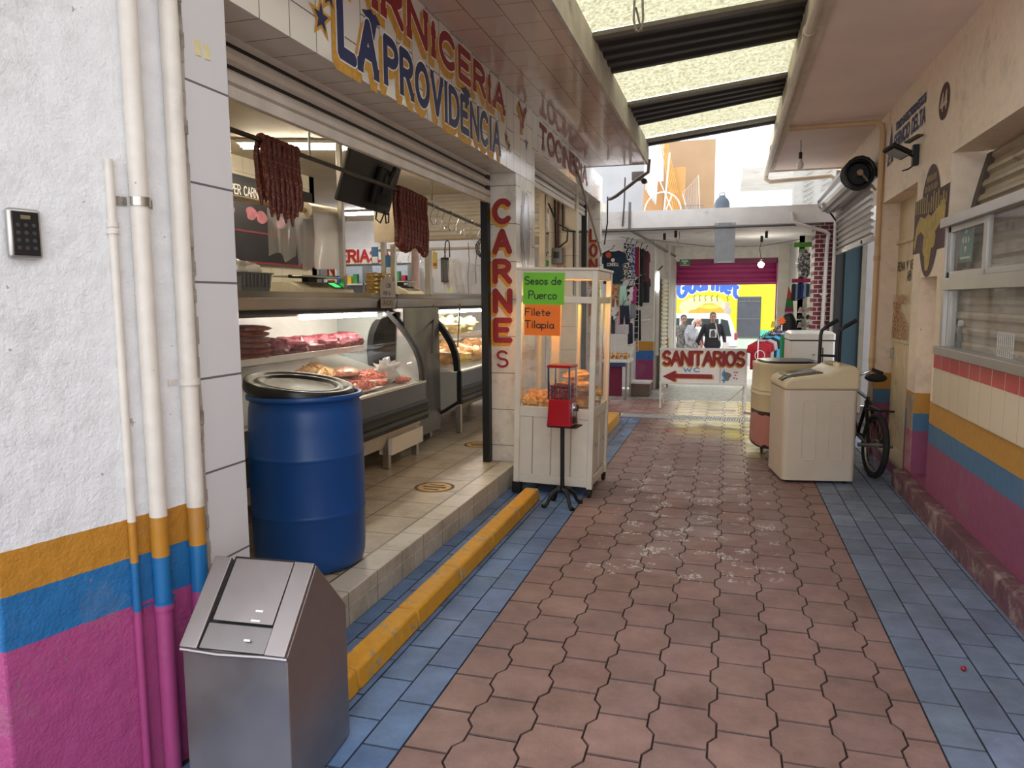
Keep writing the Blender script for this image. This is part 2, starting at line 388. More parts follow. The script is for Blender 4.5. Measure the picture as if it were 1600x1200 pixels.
def paver_mat(name, base, rough0, wet=False, paint=False):
    t = NT(name); at = t.n('ShaderNodeVertexColor', layer_name='Tint')
    c = t.mix(1, lin(base), at.outputs[0], 'MULTIPLY')
    c = t.mix(.75, c, t.ramp(t.noise(7, 8, None, .7), [(.3, (.6, .57, .56)), (.72, (1.12, 1.1, 1.1))]), 'MULTIPLY')
    c = t.mix(.8, c, t.ramp(t.noise(1.6, 6, None, .7), [(.32, (.62, .55, .54)), (.6, (1.05, 1.05, 1.05))]), 'MULTIPLY')
    f = t.ramp(t.noise(60, 4, None, .6), [(.62, (0, 0, 0)), (.72, (1, 1, 1))])
    c = t.mix(t.math('MULTIPLY', f, .3), c, lin('#b0a39c'))
    y = t.xyz(t.pos())[1]
    if paint:   # old splashes of white paint on the middle of the alley
        m = t.ramp(t.noise(5.5, 6, None, .75), [(.555, (0, 0, 0)), (.575, (1, 1, 1))])
        band = t.math('MULTIPLY', t.math('GREATER_THAN', y, 4.0), t.math('LESS_THAN', y, 7.2))
        x = t.xyz(t.pos())[0]
        band = t.math('MULTIPLY', band, t.math('MULTIPLY', t.math('GREATER_THAN', x, -.75), t.math('LESS_THAN', x, .35)))
        br = t.ramp(t.noise(42, 3, None, .6), [(.46, (0, 0, 0)), (.54, (1, 1, 1))])
        c = t.mix(t.math('MULTIPLY', t.math('MULTIPLY', t.math('MULTIPLY', m, band), br), .75), c, lin('#d5cfcc'))
    if paint:   # spilled yellow and red paint near the drain
        for (cx, cy, rx, ry, cc) in ((.12, 8.6, .17, .2, '#cbb23a'), (-.42, 8.75, .42, .22, '#8a3230')):
            ex = t.math('POWER', t.math('DIVIDE', t.math('SUBTRACT', x, cx), rx), 2.0); ey = t.math('POWER', t.math('DIVIDE', t.math('SUBTRACT', y, cy), ry), 2.0)
            dd = t.math('ADD', t.math('ADD', ex, ey), t.math('MULTIPLY', t.noise(9, 4), 1.2))
            c = t.mix(t.math('MULTIPLY', t.math('LESS_THAN', dd, 1.25), .6), c, lin(cc))
    r = t.ramp(t.noise(1.7, 4, None, .6), [(.35, (rough0-.12,)*3), (.65, (rough0+.12,)*3)])
    if wet:     # the far stretch has been washed down
        wv = t.n('ShaderNodeMapRange'); wv.inputs[1].default_value = 5.6; wv.inputs[2].default_value = 8.2
        wv.inputs[3].default_value = 0; wv.inputs[4].default_value = 1; t.l(y, wv.inputs[0])
        wn = t.math('MULTIPLY', wv.outputs[0], t.ramp(t.noise(2.6, 4), [(.3, (.55,)*3), (.55, (1,)*3)]))
        r = t.mix(wn, r, (.18, .18, .18, 1))
        t.b.inputs['Specular IOR Level'].default_value = .5
    t.bump(t.noise(40, 6), .25, .006)
    return t.done(c, r)
M_RED = paver_mat('red_pavers', '#92766f', .62, True, True)
M_BLUE = paver_mat('blue_pavers', '#7b8ca6', .58, True); M_BLUEL = paver_mat('blue_pavers_shop_side', '#6684ae', .58, True)
M_PINKP = paver_mat('far_pavers', '#c29d95', .4, True)
M_JOINT = mat('#3a302c', .9, 0, .3, 20)
M_FASCIA = tiles('fascia_tiles', 'Z', 'Y', .31, .2, '#d8d2c8', '#6f655c', .12, origin=(2.565, 2.29))
M_SOFFIT = tiles('soffit_tiles', 'Y', 'X', .31, .2, '#cdb6ab', '#6a5850', .1, origin=(0, -1.69))
M_SOFU = tiles('lintel_tiles', 'Y', 'X', .3, .3, '#c9c0b6', '#6f655c', .2)
M_PIER = tiles('pier_tiles', 'Y', 'Z', 2, .323, '#d9d8da', '#6c6a6c', .22, origin=(0, -.016), mort=.004)
M_COLUMN = tiles('column_tiles', 'Z', 'Y', .31, .2, '#d8d1c6', '#6f655c', .2, origin=(.15, 5.87), dirt='#8f8270', dlo=.6)
M_SHOPFLOOR = tiles('shop_floor_tiles', 'X', 'Y', .335, .335, '#b8a88f', '#5e4f40', .35, .0, .006, .12, '#6d5a44', .56, origin=(-1.84, 2.2))
M_WHITEWALL = tiles('shop_wall_tiles', 'Y', 'Z', .2, .2, '#d6cdb9', '#a79d8a', .25, .0)
M_WHITEWALL2 = tiles('shop_wall_tiles_b', 'X', 'Z', .3, .3, '#c4b8a4', '#7a6e60', .3, .0)
M_PLAST = mat('#d8d4cc', .7, 0, .08, 4, .3, 30, '#8f8578', .62)
M_RSOFF = mat('#f0ded3', .75, 0, .06, 2, .1, 20)
M_CONC = mat('#c9c1b6', .85, 0, .2, 5, .4, 25, '#6f675e', .6)
M_CEILF = mat('#dedad6', .8, 0, .14, 2.5, .3, 12, '#8b837b', .6)
M_ALU = mat('#b7b2ac', .38, .85, .06, 6)
M_STEEL = mat('#b9b4ad', .3, .95, .1, 3)
M_BLACK = mat('#070707', .5, 0, .2, 12)
M_WHITEP = mat('#dedbd3', .4, 0, .08, 8, 0, 60, '#8c8276', .66)
M_CREAMP = mat('#dccdaf', .45, 0, .08, 8, 0, 60, '#8c7d64', .66)
M_PVC = mat('#d6cfc6', .35, 0, .08, 10, 0, 60, '#8f857b', .68)
M_WOOD = mat('#c79d66', .6, 0, .15, 6)
M_GLASS = glass()
M_RUBBER = mat('#1a1918', .8, 0, .2, 20)
M_CHROME = mat('#c9c9c9', .18, 1.0, .05, 4)
M_RED_PAINT = mat('#8e1c22', .5, 0, .2, 40); M_GOLD = mat('#c79334', .5, 0, .2, 40); M_NAVY = mat('#1d2858', .5, 0, .2, 40); M_LWHITE = mat('#e9e5dd', .5, 0, .1, 40)

# ------------------------------------------------------------------ ground
PX, PY = .2125, .26
def wave(b, y, a=.0145):
    t = ((y-(2.848+(.13 if (b-1) % 2 == 0 else 0)))/PY) % 1
    if t < .17 or t > .83: return -a
    if .33 < t < .67: return a
    u = (t-.17)/.16 if t < .5 else (.83-t)/.16
    return -a+2*a*u
def pavers(mb, x0, x1, y0, y1, z=0.0, clampz=None):
    k0 = int(math.floor((x0-.199)/PX))-1; k1 = int(math.ceil((x1-.199)/PX))+1; g = .0016
    for k in range(k0, k1):
        yj = 2.848+(.13 if k % 2 == 0 else 0); j = math.floor((y0-yj)/PY)
        while yj+j*PY < y1:
            a = yj+j*PY; L, Rr = [], []
            for t in (0, .17, .33, .67, .83, 1):
                y = a+t*PY; yy = min(max(y+(.0036 if t == 0 else -.0036 if t == 1 else 0), y0), y1)
                xl = .199+k*PX+wave(k, y)+g; xr = .199+(k+1)*PX+wave(k+1, y)-g
                L.append((min(max(xl, x0), x1), yy)); Rr.append((min(max(xr, x0), x1), yy))
            j += 1
            if max(p[0] for p in Rr)-min(p[0] for p in L) < .02 or L[-1][1]-L[0][1] < .02: continue
            v = random.uniform(.9, 1.06); mb.cur = (v*random.uniform(.98, 1.04), v, v*random.uniform(.97, 1.02))
            stone(mb, L+Rr[::-1], z+random.uniform(-.0012, .0012))
def stone(mb, ring, z):
    cx = sum(p[0] for p in ring)/len(ring); cy = sum(p[1] for p in ring)/len(ring); n = len(ring)
    def ins(p, d):
        dx, dy = cx-p[0], cy-p[1]; q = math.hypot(dx, dy) or 1; return (p[0]+dx/q*d, p[1]+dy/q*d)
    vs = [(*ins(p, .0032), z) for p in ring]+[(p[0], p[1], z-.005) for p in ring]+[(p[0], p[1], z-.03) for p in ring]
    mb.add(vs, [tuple(range(n))]); c0_ = mb.cur; mb.cur = (.38, .35, .33)
    b = len(mb.v)-3*n; mb.f += [[b+q for q in f] for f in [(i, (i+1) % n, n+(i+1) % n, n+i) for i in range(n)]]; mb.fc += [mb.cur]*n
    mb.f += [[b+q for q in f] for f in [(n+i, n+(i+1) % n, 2*n+(i+1) % n, 2*n+i) for i in range(n)]]; mb.fc += [mb.cur]*n; mb.cur = c0_
def slabs(mb, cols, ln, y0, y1, ph, z=0.0):
    g = .0022
    for c, (a, b) in enumerate(cols):
        y = y0-ln+((ph+c*.5*ln) % ln)
        while y < y1:
            p, q = max(y, y0)+g, min(y+ln, y1)-g; y += ln
            if q-p < .02: continue
            v = random.uniform(.8, 1.1); mb.cur = (v, v*random.uniform(.97, 1.03), v*random.uniform(.97, 1.03))
            stone(mb, [(a+g, p), (b-g, p), (b-g, q), (a+g, q)], z+random.uniform(-.001, .001))
mb = MB(); pavers(mb, -1.04, .741, .3, 9.66)
floor = struct(mb.build('floor', M_RED), 'dark red interlocking wavy pavers down the middle of the alley')
mb = MB(); slabs(mb, [(.743, .886), (.886, 1.03), (1.03, 1.172), (1.172, 1.316), (1.316, 1.46)], .288, .3, 9.66, .10)
struct(mb.build('floor_right', M_BLUE), 'blue painted paver strip along the right wall')
mb = MB(); slabs(mb, [(-1.185, -1.042), (-1.33, -1.185), (-1.475, -1.33), (-1.60, -1.475), (-1.70, -1.60)], .292, .3, 9.66, .12)
struct(mb.build('floor_left', M_BLUEL), 'blue painted paver strip along the shop step')
mb = MB(); pavers(mb, -3.2, 1.46, 10.02, 11.55)
struct(mb.build('floor_far', M_PINKP), 'worn pinkish pavers beyond the drain grate')
mb = MB(); mb.bx(-9, 6, -3, 9.68, -.06, -.012); mb.bx(-9, 6, 9.98, 11.6, -.06, -.012); mb.bx(-9, 6, 9.68, 9.98, -.2, -.12); mb.bx(-2, 1.46, -3, .3, -.012, 0)
struct(mb.build('ground', M_JOINT), 'dark sand bed between the pavers')
# grey cobbled ramp down to the street, street, far pavement
t = NT('grey_cobbles'); vz = t.n('ShaderNodeTexVoronoi', feature='DISTANCE_TO_EDGE'); vz.inputs['Scale'].default_value = 5.5; t.l(t.pos(), vz.inputs['Vector'])
e = t.ramp(vz.outputs[0], [(.0, (.25,)*3), (.06, (1,)*3)])
M_COB = t.done(t.mix(1, t.mix(t.noise(3, 5), lin('#8f8c88'), lin('#b5b2ad')), e, 'MULTIPLY'), .45)
mb = MB(); mb.grid(lambda u, v: (-4+8*u, 11.55+8.2*v, -.0-.5*max(0, v-.12)/.88), 4, 12)
struct(mb.build('ground_ramp', M_COB), 'grey cobbled ramp sloping down to the street')
mb = MB(); mb.bx(-14, 14, 19.75, 24, -.6, -.52); mb.bx(-14, 14, 24, 25.4, -.6, -.12)
struct(mb.build('ground_street', mat('#b9b6b2', .6, 0, .15, 2)), 'pale street and raised pavement across from the alley')

# shop step (raised tiled platform) and kerbs
mb = MB(); mb.bx(-9, -1.69, 2.0, 9.6, -.06, .163); mb.bx(-9, -1.9, 9.6, 12.5, -.06, .163)
struct(mb.build('floor_shop', M_SHOPFLOOR), 'beige tiled raised floor of the butcher shop')
M_NOSE = tiles('step_edge_tiles', 'X', 'Y', .4, .3, '#c3b9a8', '#7d6f60', .4, .0, .004, .1, '#7d6f58', .6)
mb = MB(); mb.bx(-1.83, -1.684, 2.28, 9.55, .1, .168)
for k in range(25):
    mb.bx(-1.72, -1.684, 2.285+k*.3, 2.58+k*.3, 0, .1)
struct(mb.build('trim_step', M_NOSE, bevel=.004), 'pale stone edge and riser of the shop step')
t = NT('yellow_kerb_paint'); f = t.ramp(t.noise(9, 8, None, .7), [(.56, (0, 0, 0)), (.6, (1, 1, 1))])
M_KERB = t.done(t.mix(f, t.mix(t.noise(20, 4), lin('#b57c14'), lin('#dba02a')), t.mix(t.noise(40, 3), lin('#5b6a76'), lin('#c9a24a'))), .6)
mb = MB()
for i in range(6):
    y0 = 1.9+i*.585; mb.prism([(-1.475, 0), (-1.352, 0), (-1.365, .092), (-1.468, .096)], 'y', y0, y0+.582)
struct(mb.build('trim_kerb', M_KERB, bevel=.012), 'yellow painted kerb with flaking paint in front of the shop step')
mb = MB(); mb.bx(-1.42, -1.27, 6.75, 9.2, 0, .13)
struct(mb.build('trim_kerb_far', M_KERB, bevel=.01), 'short yellow kerb behind the glass snack cart')

# ------------------------------------------------------------------ left side: painted pier, tiled pier, fascia, slab
a_ = R(14.5); LD = Vector((math.sin(a_), math.cos(a_), 0)); LN = Vector((math.cos(a_), -math.sin(a_), 0)); LP = Vector((-1.70, 2.06, 0))
def lw(t, z, off=0.0): return LP+LD*t+LN*off+Vector((0, 0, z))
c0 = lw(-.635, 0)
mb = MB(); mb.prism([(-1.69, 2.062), (-1.70, 2.05), (c0.x, c0.y), (c0.x-.9, c0.y+.1), (-2.75, 2.062)], 'z', -.02, 3.6)
struct(mb.build('wall_left', M_LEFT, bevel=.012), 'white painted corner pier with gold, blue and pink bands')
mb = MB(); mb.bx(-2.0, -1.688, 2.062, 2.287, 0, 3.19)
struct(mb.build('wall_pier', M_PIER, bevel=.004), 'narrow pier faced with large white tiles beside the shop opening')
mb = MB(); rr_ = random.Random(8)
for k in range(70): z_ = .0+k*.045; mb.bx(-1.72, -1.686+rr_.uniform(-.002, .003), 2.05+rr_.uniform(-.004, .004), 2.066+rr_.uniform(-.003, .004), z_, z_+.0455)
struct(mb.build('trim_5', mat('#a9a196', .9, 0, .3, 9, .5, 30, '#6f675c', .52)), 'crumbling grey mortar edge between the painted pier and the tiles')
mb = MB(); mb.bx(-1.95, -1.69, 2.287, 6.57, 2.575, 3.2); mb.bx(-1.95, -1.69, 6.57, 10.3, 2.86, 3.2)
fascia = struct(mb.build('wall_fascia', [M_FASCIA]), 'white tiled shop fascia with painted lettering above the openings')
mb = MB(); mb.bx(-2.6, -1.0, -.5, 9.35, 3.192, 3.40)
struct(mb.build('ceiling_left', M_SOFFIT), 'brown glossy tiled underside of the overhanging slab')
mb = MB(); mb.bx(-1.0, -.975, -.5, 9.4, 3.185, 3.43); mb.bx(-2.6, -.975, 9.35, 9.4, 3.19, 3.43)
struct(mb.build('trim_slab_left', M_CONC), 'pale concrete edge of the tiled overhang')
mb = MB(); mb.bx(-1.915, -1.69, 5.95, 6.57, .163, 2.575)
column = struct(mb.build('wall_column', M_COLUMN, bevel=.004), 'tiled column between the two shop openings')
mb = MB(); mb.bx(-1.86, -1.69, 10.14, 10.3, 0, 2.86)
longa = struct(mb.build('wall_column_far', M_COLUMN), 'narrow far tiled column at the end of the shop front')
# painted words on fascia and columns
mr, mg, mn, mw = MB(), MB(), MB(), MB()
def sign(txt, y0, y1, z, h, face, th, serif=.1, shadow=True, dz=-.04, dy=-.03):
    o = (-1.69, y0, z); ux = (0, 1, 0); uy = (0, 0, 1)
    letter(face, txt, o, ux, uy, h, th, y1-y0, .27, serif=serif, lift=.0042)
    if shadow:
        letter(mw, txt, o, ux, uy, h, th+.016, y1-y0, .27, serif=serif, lift=.003)
        letter(mg, txt, (o[0], o[1]+dy, o[2]+dz), ux, uy, h, th+.03, y1-y0, .27, serif=serif+.015, lift=.0018)
sign('CARNiCERiA', 2.86, 5.62, 2.972, .168, mr, .052, .085)
sign('LA', 3.09, 3.44, 2.64, .205, mn, .06, .1)
sign('PROViDENCiA'.upper(), 3.545, 5.50, 2.645, .20, mn, .05, .085)
sign('Y', 6.05, 6.26, 2.99, .15, mr, .045, .085)
letter(mr, 'TOCiNERiA', (-1.69, 6.77, 2.95), (0, 1, 0), (0, 0, 1), .18, .05, 2.36, serif=.1, lift=.004)
for y, z, r in ((2.93, 2.73, .062), (3.0, 2.85, .06), (5.68, 2.80, .04), (5.75, 2.75, .04)):
    star(mg, (-1.69, y, z), (0, 1, 0), (0, 0, 1), r*1.6, .002); star(mn, (-1.69, y, z), (0, 1, 0), (0, 0, 1), r, .004)
for y, z, s in ((3.40, 2.86, .8), (4.75, 2.86, .8), (6.28, 2.86, .5)):   # dark bulls' heads painted over the letters
    poly(mn, [(-.02, 0), (.03, 0), (.07, .1), (.12, .12), (.06, .16), (.03, .15), (.0, .17), (-.05, .15), (-.12, .13), (-.06, .1)], (-1.69, y, z-.08*s), (0, s, 0), (0, 0, s), .0055)
for m_, nm, mt in ((mg, 'lettering_shadow', M_GOLD), (mw, 'lettering_outline', M_LWHITE), (mn, 'lettering', M_NAVY), (mr, 'lettering', M_RED_PAINT)):
    o = m_.build(nm, mt, fascia)
mr, mg = MB(), MB()
for i, ch in enumerate('CARNE'):
    z = 2.185-i*.245
    letter(mr, ch, (-1.872, 5.95, z), (1, 0, 0), (0, 0, 1), .165, .048, .125, lift=.004)
    letter(mg, ch, (-1.886, 5.95, z-.024), (1, 0, 0), (0, 0, 1), .165, .056, .125, lift=.002)
letter(mr, 'S', (-1.86, 5.95, .98), (1, 0, 0), (0, 0, 1), .13, .02, .09, lift=.004)
mr.build('lettering', M_RED_PAINT, column); mg.build('lettering_shadow', M_GOLD, column)
# oval emblem painted on the aisle face of the column
mo = MB(); poly(mo, [(.155*math.cos(R(a)), .36*math.sin(R(a))+(.04*math.sin(R(a*7)) if 50 < a < 130 else 0)) for a in range(0, 360, 12)], (-1.69, 6.24, 2.1), (0, 1, 0), (0, 0, 1), .002)
mo.build('painted_oval', mat('#8d7f86', .25, 0, .5, 5, 0, 60, '#5f3a46', .5), column)
mo = MB(); poly(mo, [(-.12, .1), (-.03, .33), (.05, .34), (.05, -.02), (.02, -.3), (-.05, -.24)], (-1.69, 6.26, 2.1), (0, 1, 0), (0, 0, 1), .003)
mo.build('painted_patch', mat('#a9a4a6', .2, .3, .4, 9), column)
mr, mg = MB(), MB()
for i, ch in enumerate('LONGANiZA'.upper()[:7]):
    z = 2.34-i*.2
    letter(mr, ch, (-1.822, 10.14, z), (1, 0, 0), (0, 0, 1), .15, .035, .085, lift=.004)
    letter(mg, ch, (-1.832, 10.14, z-.018), (1, 0, 0), (0, 0, 1), .15, .042, .085, lift=.002)
mr.build('lettering', M_RED_PAINT, longa); mg.build('lettering_shadow', M_GOLD, longa)
# black shutter guide rails beside the columns
for nm, (x, y, z1) in {'a': (-1.945, 5.9, 2.58), 'b': (-1.9, 10.06, 2.86)}.items():
    o = MB().bx(x-.03, x+.03, y-.02, y+.06, .163, z1).build('trim_1' if nm == 'a' else 'trim_2', M_BLACK); struct(o, 'black steel shutter guide beside a tiled column')

# shop interior shell
mb = MB(); mb.bx(-4.75, -4.6, 2.0, 7.7, .1, 3.1)
struct(mb.build('wall_shop_back', M_WHITEWALL), 'cream tiled wall at the back of the butcher shop')
mb = MB(); mb.bx(-4.75, -1.95, 1.95, 2.06, .1, 3.1)
struct(mb.build('wall_shop_near', M_PLAST), 'plain near end wall inside the shop')
mb = MB(); mb.bx(-8.2, -1.96, 2.0, 12.3, 2.95, 3.1)
struct(mb.build('ceiling_shop', mat('#cfc4ae', .7, 0, .1, 2)), 'cream ceiling inside the butcher shop')
mb = MB(); mb.bx(-2.22, -1.86, 9.35, 9.5, .1, 3.0)
struct(mb.build('wall_shop_end', M_WHITEWALL2), 'tiled end wall with electric boxes in the second opening')
mb = MB(); mb.bx(-8.2, -2.22, 12.0, 12.2, .1, 3.1); mb.bx(-8.3, -8.2, 7.6, 12.2, .1, 3.1); mb.bx(-8.2, -4.6, 7.6, 7.7, .1, 3.1)
struct(mb.build('wall_hall', mat('#dcd9d2', .7, 0, .1, 3, .35, 16, '#9b948a', .62)), 'rough white walls of the market hall behind the shop')
mb = MB(); mb.cyl((-4.25, 9.75, .16), (-4.25, 9.75, 2.95), .055)
struct(mb.build('wall_post', mat('#cbb0a6', .5), smooth=True), 'round pinkish post behind the shop')

# ------------------------------------------------------------------ right side
mb = MB(); X0, X1 = 1.42, 1.84
mb.bx(X0, X1, -.6, 5.70, 0, 1.175); mb.bx(X0, X1, -.6, 5.70, 2.5, 3.3); mb.bx(X0, X1, -.6, 2.2, 1.175, 2.5)
mb.bx(X0, X1, 5.70, 5.90, 0, 3.3); mb.bx(X0+.13, X1, 5.90, 6.36, .16, 1.69); mb.bx(X0, X1, 5.90, 6.36, 0, .16); mb.bx(X0, X1, 5.90, 6.36, 1.69, 3.3)
mb.bx(X0, X1, 6.36, 6.63, 0, 3.3); mb.bx(X0+.2, X1, 6.63, 8.05, 0, 2.45); mb.bx(X0, X1, 6.63, 8.05, 2.45, 3.3); mb.bx(X0, X1, 6.63, 8.05, -.02, .1)
mb.bx(X0, X1, 8.05, 8.3, 0, 3.3); mb.bx(X0, X1, 8.3, 11.2, 2.75, 3.3)
wall_r = struct(mb.build('wall_right', M_RIGHT), 'cream right wall with gold, blue and dark pink bands below')
mb = MB(); mb.bx(1.335, 1.43, -.6, 6.6, -.01, .145)
struct(mb.build('baseboard_right', mat('#68434a', .85, 0, .35, 7, .5, 30, '#a08d84', .5), bevel=.015), 'worn dirty maroon plinth along the right wall')
mb = MB(); mb.bx(1.408, 1.43, 2.2, 5.80, .80, 1.05)
struct(mb.build('trim_tile_band', tiles('cream_band_tiles', 'Y', 'Z', .2, .26, '#d7c6ab', '#b7a68e', .2, .0, origin=(5.80, .80))), 'cream tile band under the window')
mb = MB(); mb.bx(1.404, 1.43, 2.2, 5.80, 1.05, 1.155)
struct(mb.build('trim_tile_band_red', tiles('red_band_tiles', 'Y', 'Z', .2, .2, '#b8363c', '#d8c3b3', .2, .0, origin=(5.80, 1.0))), 'red tile row under the window sill')
# bare-plaster bottom of the pier between niche and door
mb = MB(); mb.bx(1.412, 1.43, 6.37, 6.55, .17, .78)
struct(mb.build('trim_plaster', striped('bare_pier', (.5,), ('#a04468', '#9a8770'), .9, .8, '#c9bcae', .5)), 'pitted bare plaster on the pier beside the metal door')
mb = MB(); mb.bx(.55, 2.4, -.6, 10.95, 3.285, 3.42)
struct(mb.build('ceiling_right', M_RSOFF), 'smooth beige underside of the right hand slab')
mb = MB(); mb.bx(.5, .56, -.6, 11.0, 3.27, 3.74); mb.bx(.5, 2.4, 10.95, 11.0, 3.27, 3.74)
struct(mb.build('trim_slab_right', mat('#cfc3b2', .8, 0, .15, 4, .2, 20, '#8d8070', .62)), 'pale edge beam of the right hand slab')

# ------------------------------------------------------------------ corrugated roof: clear and dark sheets by turns
t = NT('fibreglass_sheet'); tr = t.n('ShaderNodeBsdfTranslucent'); df = t.n('ShaderNodeBsdfDiffuse'); mx = t.n('ShaderNodeMixShader', i_0=.12)
c = t.ramp(t.noise(38, 6, None, .7), [(.35, (.50, .47, .36)), (.62, (.80, .78, .64))])
t.l(c, tr.inputs[0]); t.l(c, df.inputs[0]); t.l(tr.outputs[0], mx.inputs[1]); t.l(df.outputs[0], mx.inputs[2]); t.l(mx.outputs[0], t.out.inputs['Surface'])
M_CLEAR = t.m; M_DARK = mat('#2b2726', .6, .2, .2, 5)
def sheet(y0l, y1l, y0r, y1r, m, label, dz=0.0):
    xl, xr = -1.02, .56; nv = 60
    def fn(u, v):
        y = (y0l+(y1l-y0l)*v)*(1-u)+(y0r+(y1r-y0r)*v)*u
        ww = (v*(y1l-y0l)/.2) % 1; h = .02*(min(1, max(0, abs(ww-.5)*5-.8)))
        return (xl+(xr-xl)*u, y, 3.435+.285*u+h+dz)
    mb = MB(); mb.grid(fn, 2, nv)
    return tag(mb.build('roof_sheet', m, solid=.003), label, 'roof sheet')
sheet(3.5, 5.5, 3.9, 6.0, M_CLEAR, 'yellowish clear corrugated roof sheet, the one nearest the camera')
sheet(5.46, 6.45, 5.95, 6.87, M_DARK, 'widest dark corrugated roof sheet, above the hanging rope loop', -.03)
sheet(6.45, 7.42, 6.87, 7.87, M_CLEAR, 'second clear corrugated roof sheet, between two dark sheets')
sheet(7.40, 8.31, 7.85, 8.60, M_DARK, 'middle dark corrugated roof sheet', -.03)
sheet(8.31, 9.12, 8.6, 9.62, M_CLEAR, 'farthest clear corrugated roof sheet')
sheet(9.10, 9.5, 9.6, 10.0, M_DARK, 'narrowest dark corrugated roof sheet at the far end of the roof', -.03)
for (yl, yr, lb) in ((5.44, 5.9, 'nearest'), (7.38, 7.82, 'middle'), (9.08, 9.57, 'farthest')):
    mb = MB(); a, b = Vector((-1.02, yl, 3.395)), Vector((.54, yr, 3.68)); d = Vector((.0, .09, 0)); u = Vector((0, 0, .03))
    mb.add([a, a+d, a+d+u, a+u, b, b+d, b+d+u, b+u], [(0, 1, 2, 3), (4, 5, 6, 7), (0, 1, 5, 4), (1, 2, 6, 5), (2, 3, 7, 6), (3, 0, 4, 7)])
    tag(mb.build('roof_beam', mat('#6f675a', .6, .3, .15, 5)), lb+' flat metal beam along the edge of a dark roof sheet', 'beam')

# ------------------------------------------------------------------ far passage
mb = MB(); mb.bx(-4, 1.9, 11.0, 15.7, 2.575, 2.82)
struct(mb.build('ceiling_far', M_CEILF), 'flaking white slab over the far passage')
mb = MB(); mb.bx(-2.6, -1.42, 13.05, 13.15, 0, 2.6)
struct(mb.build('wall_stall', mat('#dedbd9', .7, 0, .08, 5)), 'pale back wall of the clothes stall')
mb = MB(); mb.prism([(-1.45, 13.1), (-1.25, 13.1), (-1.0, 15.5), (-1.5, 15.5)], 'z', -.3, 2.6)
struct(mb.build('wall_passage', mat('#c4bfb6', .7, 0, .1, 5, 0, 60, '#77716a', .6)), 'grey left wall of the far passage')
M_FARP = striped('far_pillars', (.5, .66, .82), ('#8c2f62', '#2a62a8', '#c08a2c', '#d5d0c7'), .6, .2)
for i, (x, y, m_) in enumerate(((-1.22, 13.0, M_FARP), (-1.06, 14.2, M_FARP))):
    struct(MB().bx(x-.3, x, y, y+.22, -.2, 2.6).build('wall_pillar_%d' % (i+1), m_), 'passage pillar with gold, blue and pink bands')
struct(MB().bx(-1.5, -1.02, 15.2, 15.4, -.3, 2.6).build('wall_gate_left', mat('#eae5dc', .7, 0, .1, 5, 0, 60, '#b98a52', .6)), 'pale wall left of the street gate')
struct(MB().bx(.92, 1.9, 15.2, 15.4, -.3, 2.6).build('wall_gate_right', mat('#e8e2d6', .7, 0, .1, 5, 0, 60, '#a08a6e', .62)), 'pale wall right of the street gate')
struct(MB().bx(-1.5, 1.9, 15.22, 15.4, 2.34, 2.6).build('wall_gate_header', mat('#efebe3', .7)), 'beam over the street gate')
M_BRICK = tiles('painted_bricks', 'X', 'Z', .115, .062, '#6e1c26', '#cfc4be', .6, .5, .005, .2, origin=(1.14, 0))
struct(MB().bx(1.14, 1.44, 11.1, 11.5, 0, 2.58).build('wall_brick', M_BRICK), 'dark red brick pillar with white joints')
mb = MB(); mb.bx(1.12, 1.2, 13.2, 15.3, 0, 2.6); mb.bx(1.6, 1.7, 11.5, 13.3, 0, 2.6); mb.bx(1.12, 1.7, 13.2, 13.25, 0, 2.6)
struct(mb.build('wall_passage_right', mat('#c9ccc3', .6, 0, .1, 4)), 'pale wall and alcove of the right hand clothes stall')
# side room on the right seen through the raised shutter
struct(MB().bx(1.5, 1.70, 10.85, 10.95, 0, 2.75).build('wall_teal', mat('#183740', .6, 0, .12, 4)), 'dark teal wall inside the right hand doorway')
struct(MB().bx(1.70, 1.76, 10.8, 10.95, 0, 2.75).build('wall_teal_edge', mat('#7a7263', .8)), 'bare edge of the teal wall')
struct(MB().bx(1.76, 3.6, 11.6, 11.7, 0, 2.75).build('wall_room', mat('#9b9591', .7, 0, .1, 4, .2, 12)), 'white wall inside the right hand room')
struct(MB().bx(1.40, 1.5, 10.9, 11.2, 0, 2.75).build('trim_3', M_BLACK), 'black frame of the raised shutter')
# buildings above the far slab
struct(MB().bx(-3.4, -1.45, 13.2, 13.4, 2.82, 4.2).build('wall_upper_left', mat('#a9aaac', .7, 0, .08, 3)), 'white upper wall behind the far slab on the left')
struct(MB().bx(.2, 3.0, 14, 17, 3.84, 4.3).build('ceiling_upper', M_CEILF), 'white concrete balcony slab high at the far right')
mb = MB(); mb.bx(.98, 3.2, 13.0, 13.3, 2.82, 3.6)
for k in range(3):
    x = 1.02+k*.27
    for j in range(9): mb.prism([(x+.11, 2.86+j*.08), (x+.25, 2.94+j*.08), (x+.25, 2.96+j*.08), (x+.11, 2.88+j*.08)], 'y', 12.97, 13.0)
struct(mb.build('wall_upper_right', mat('#a5a29b', .7)), 'white louvred upper wall behind the right hand slab')
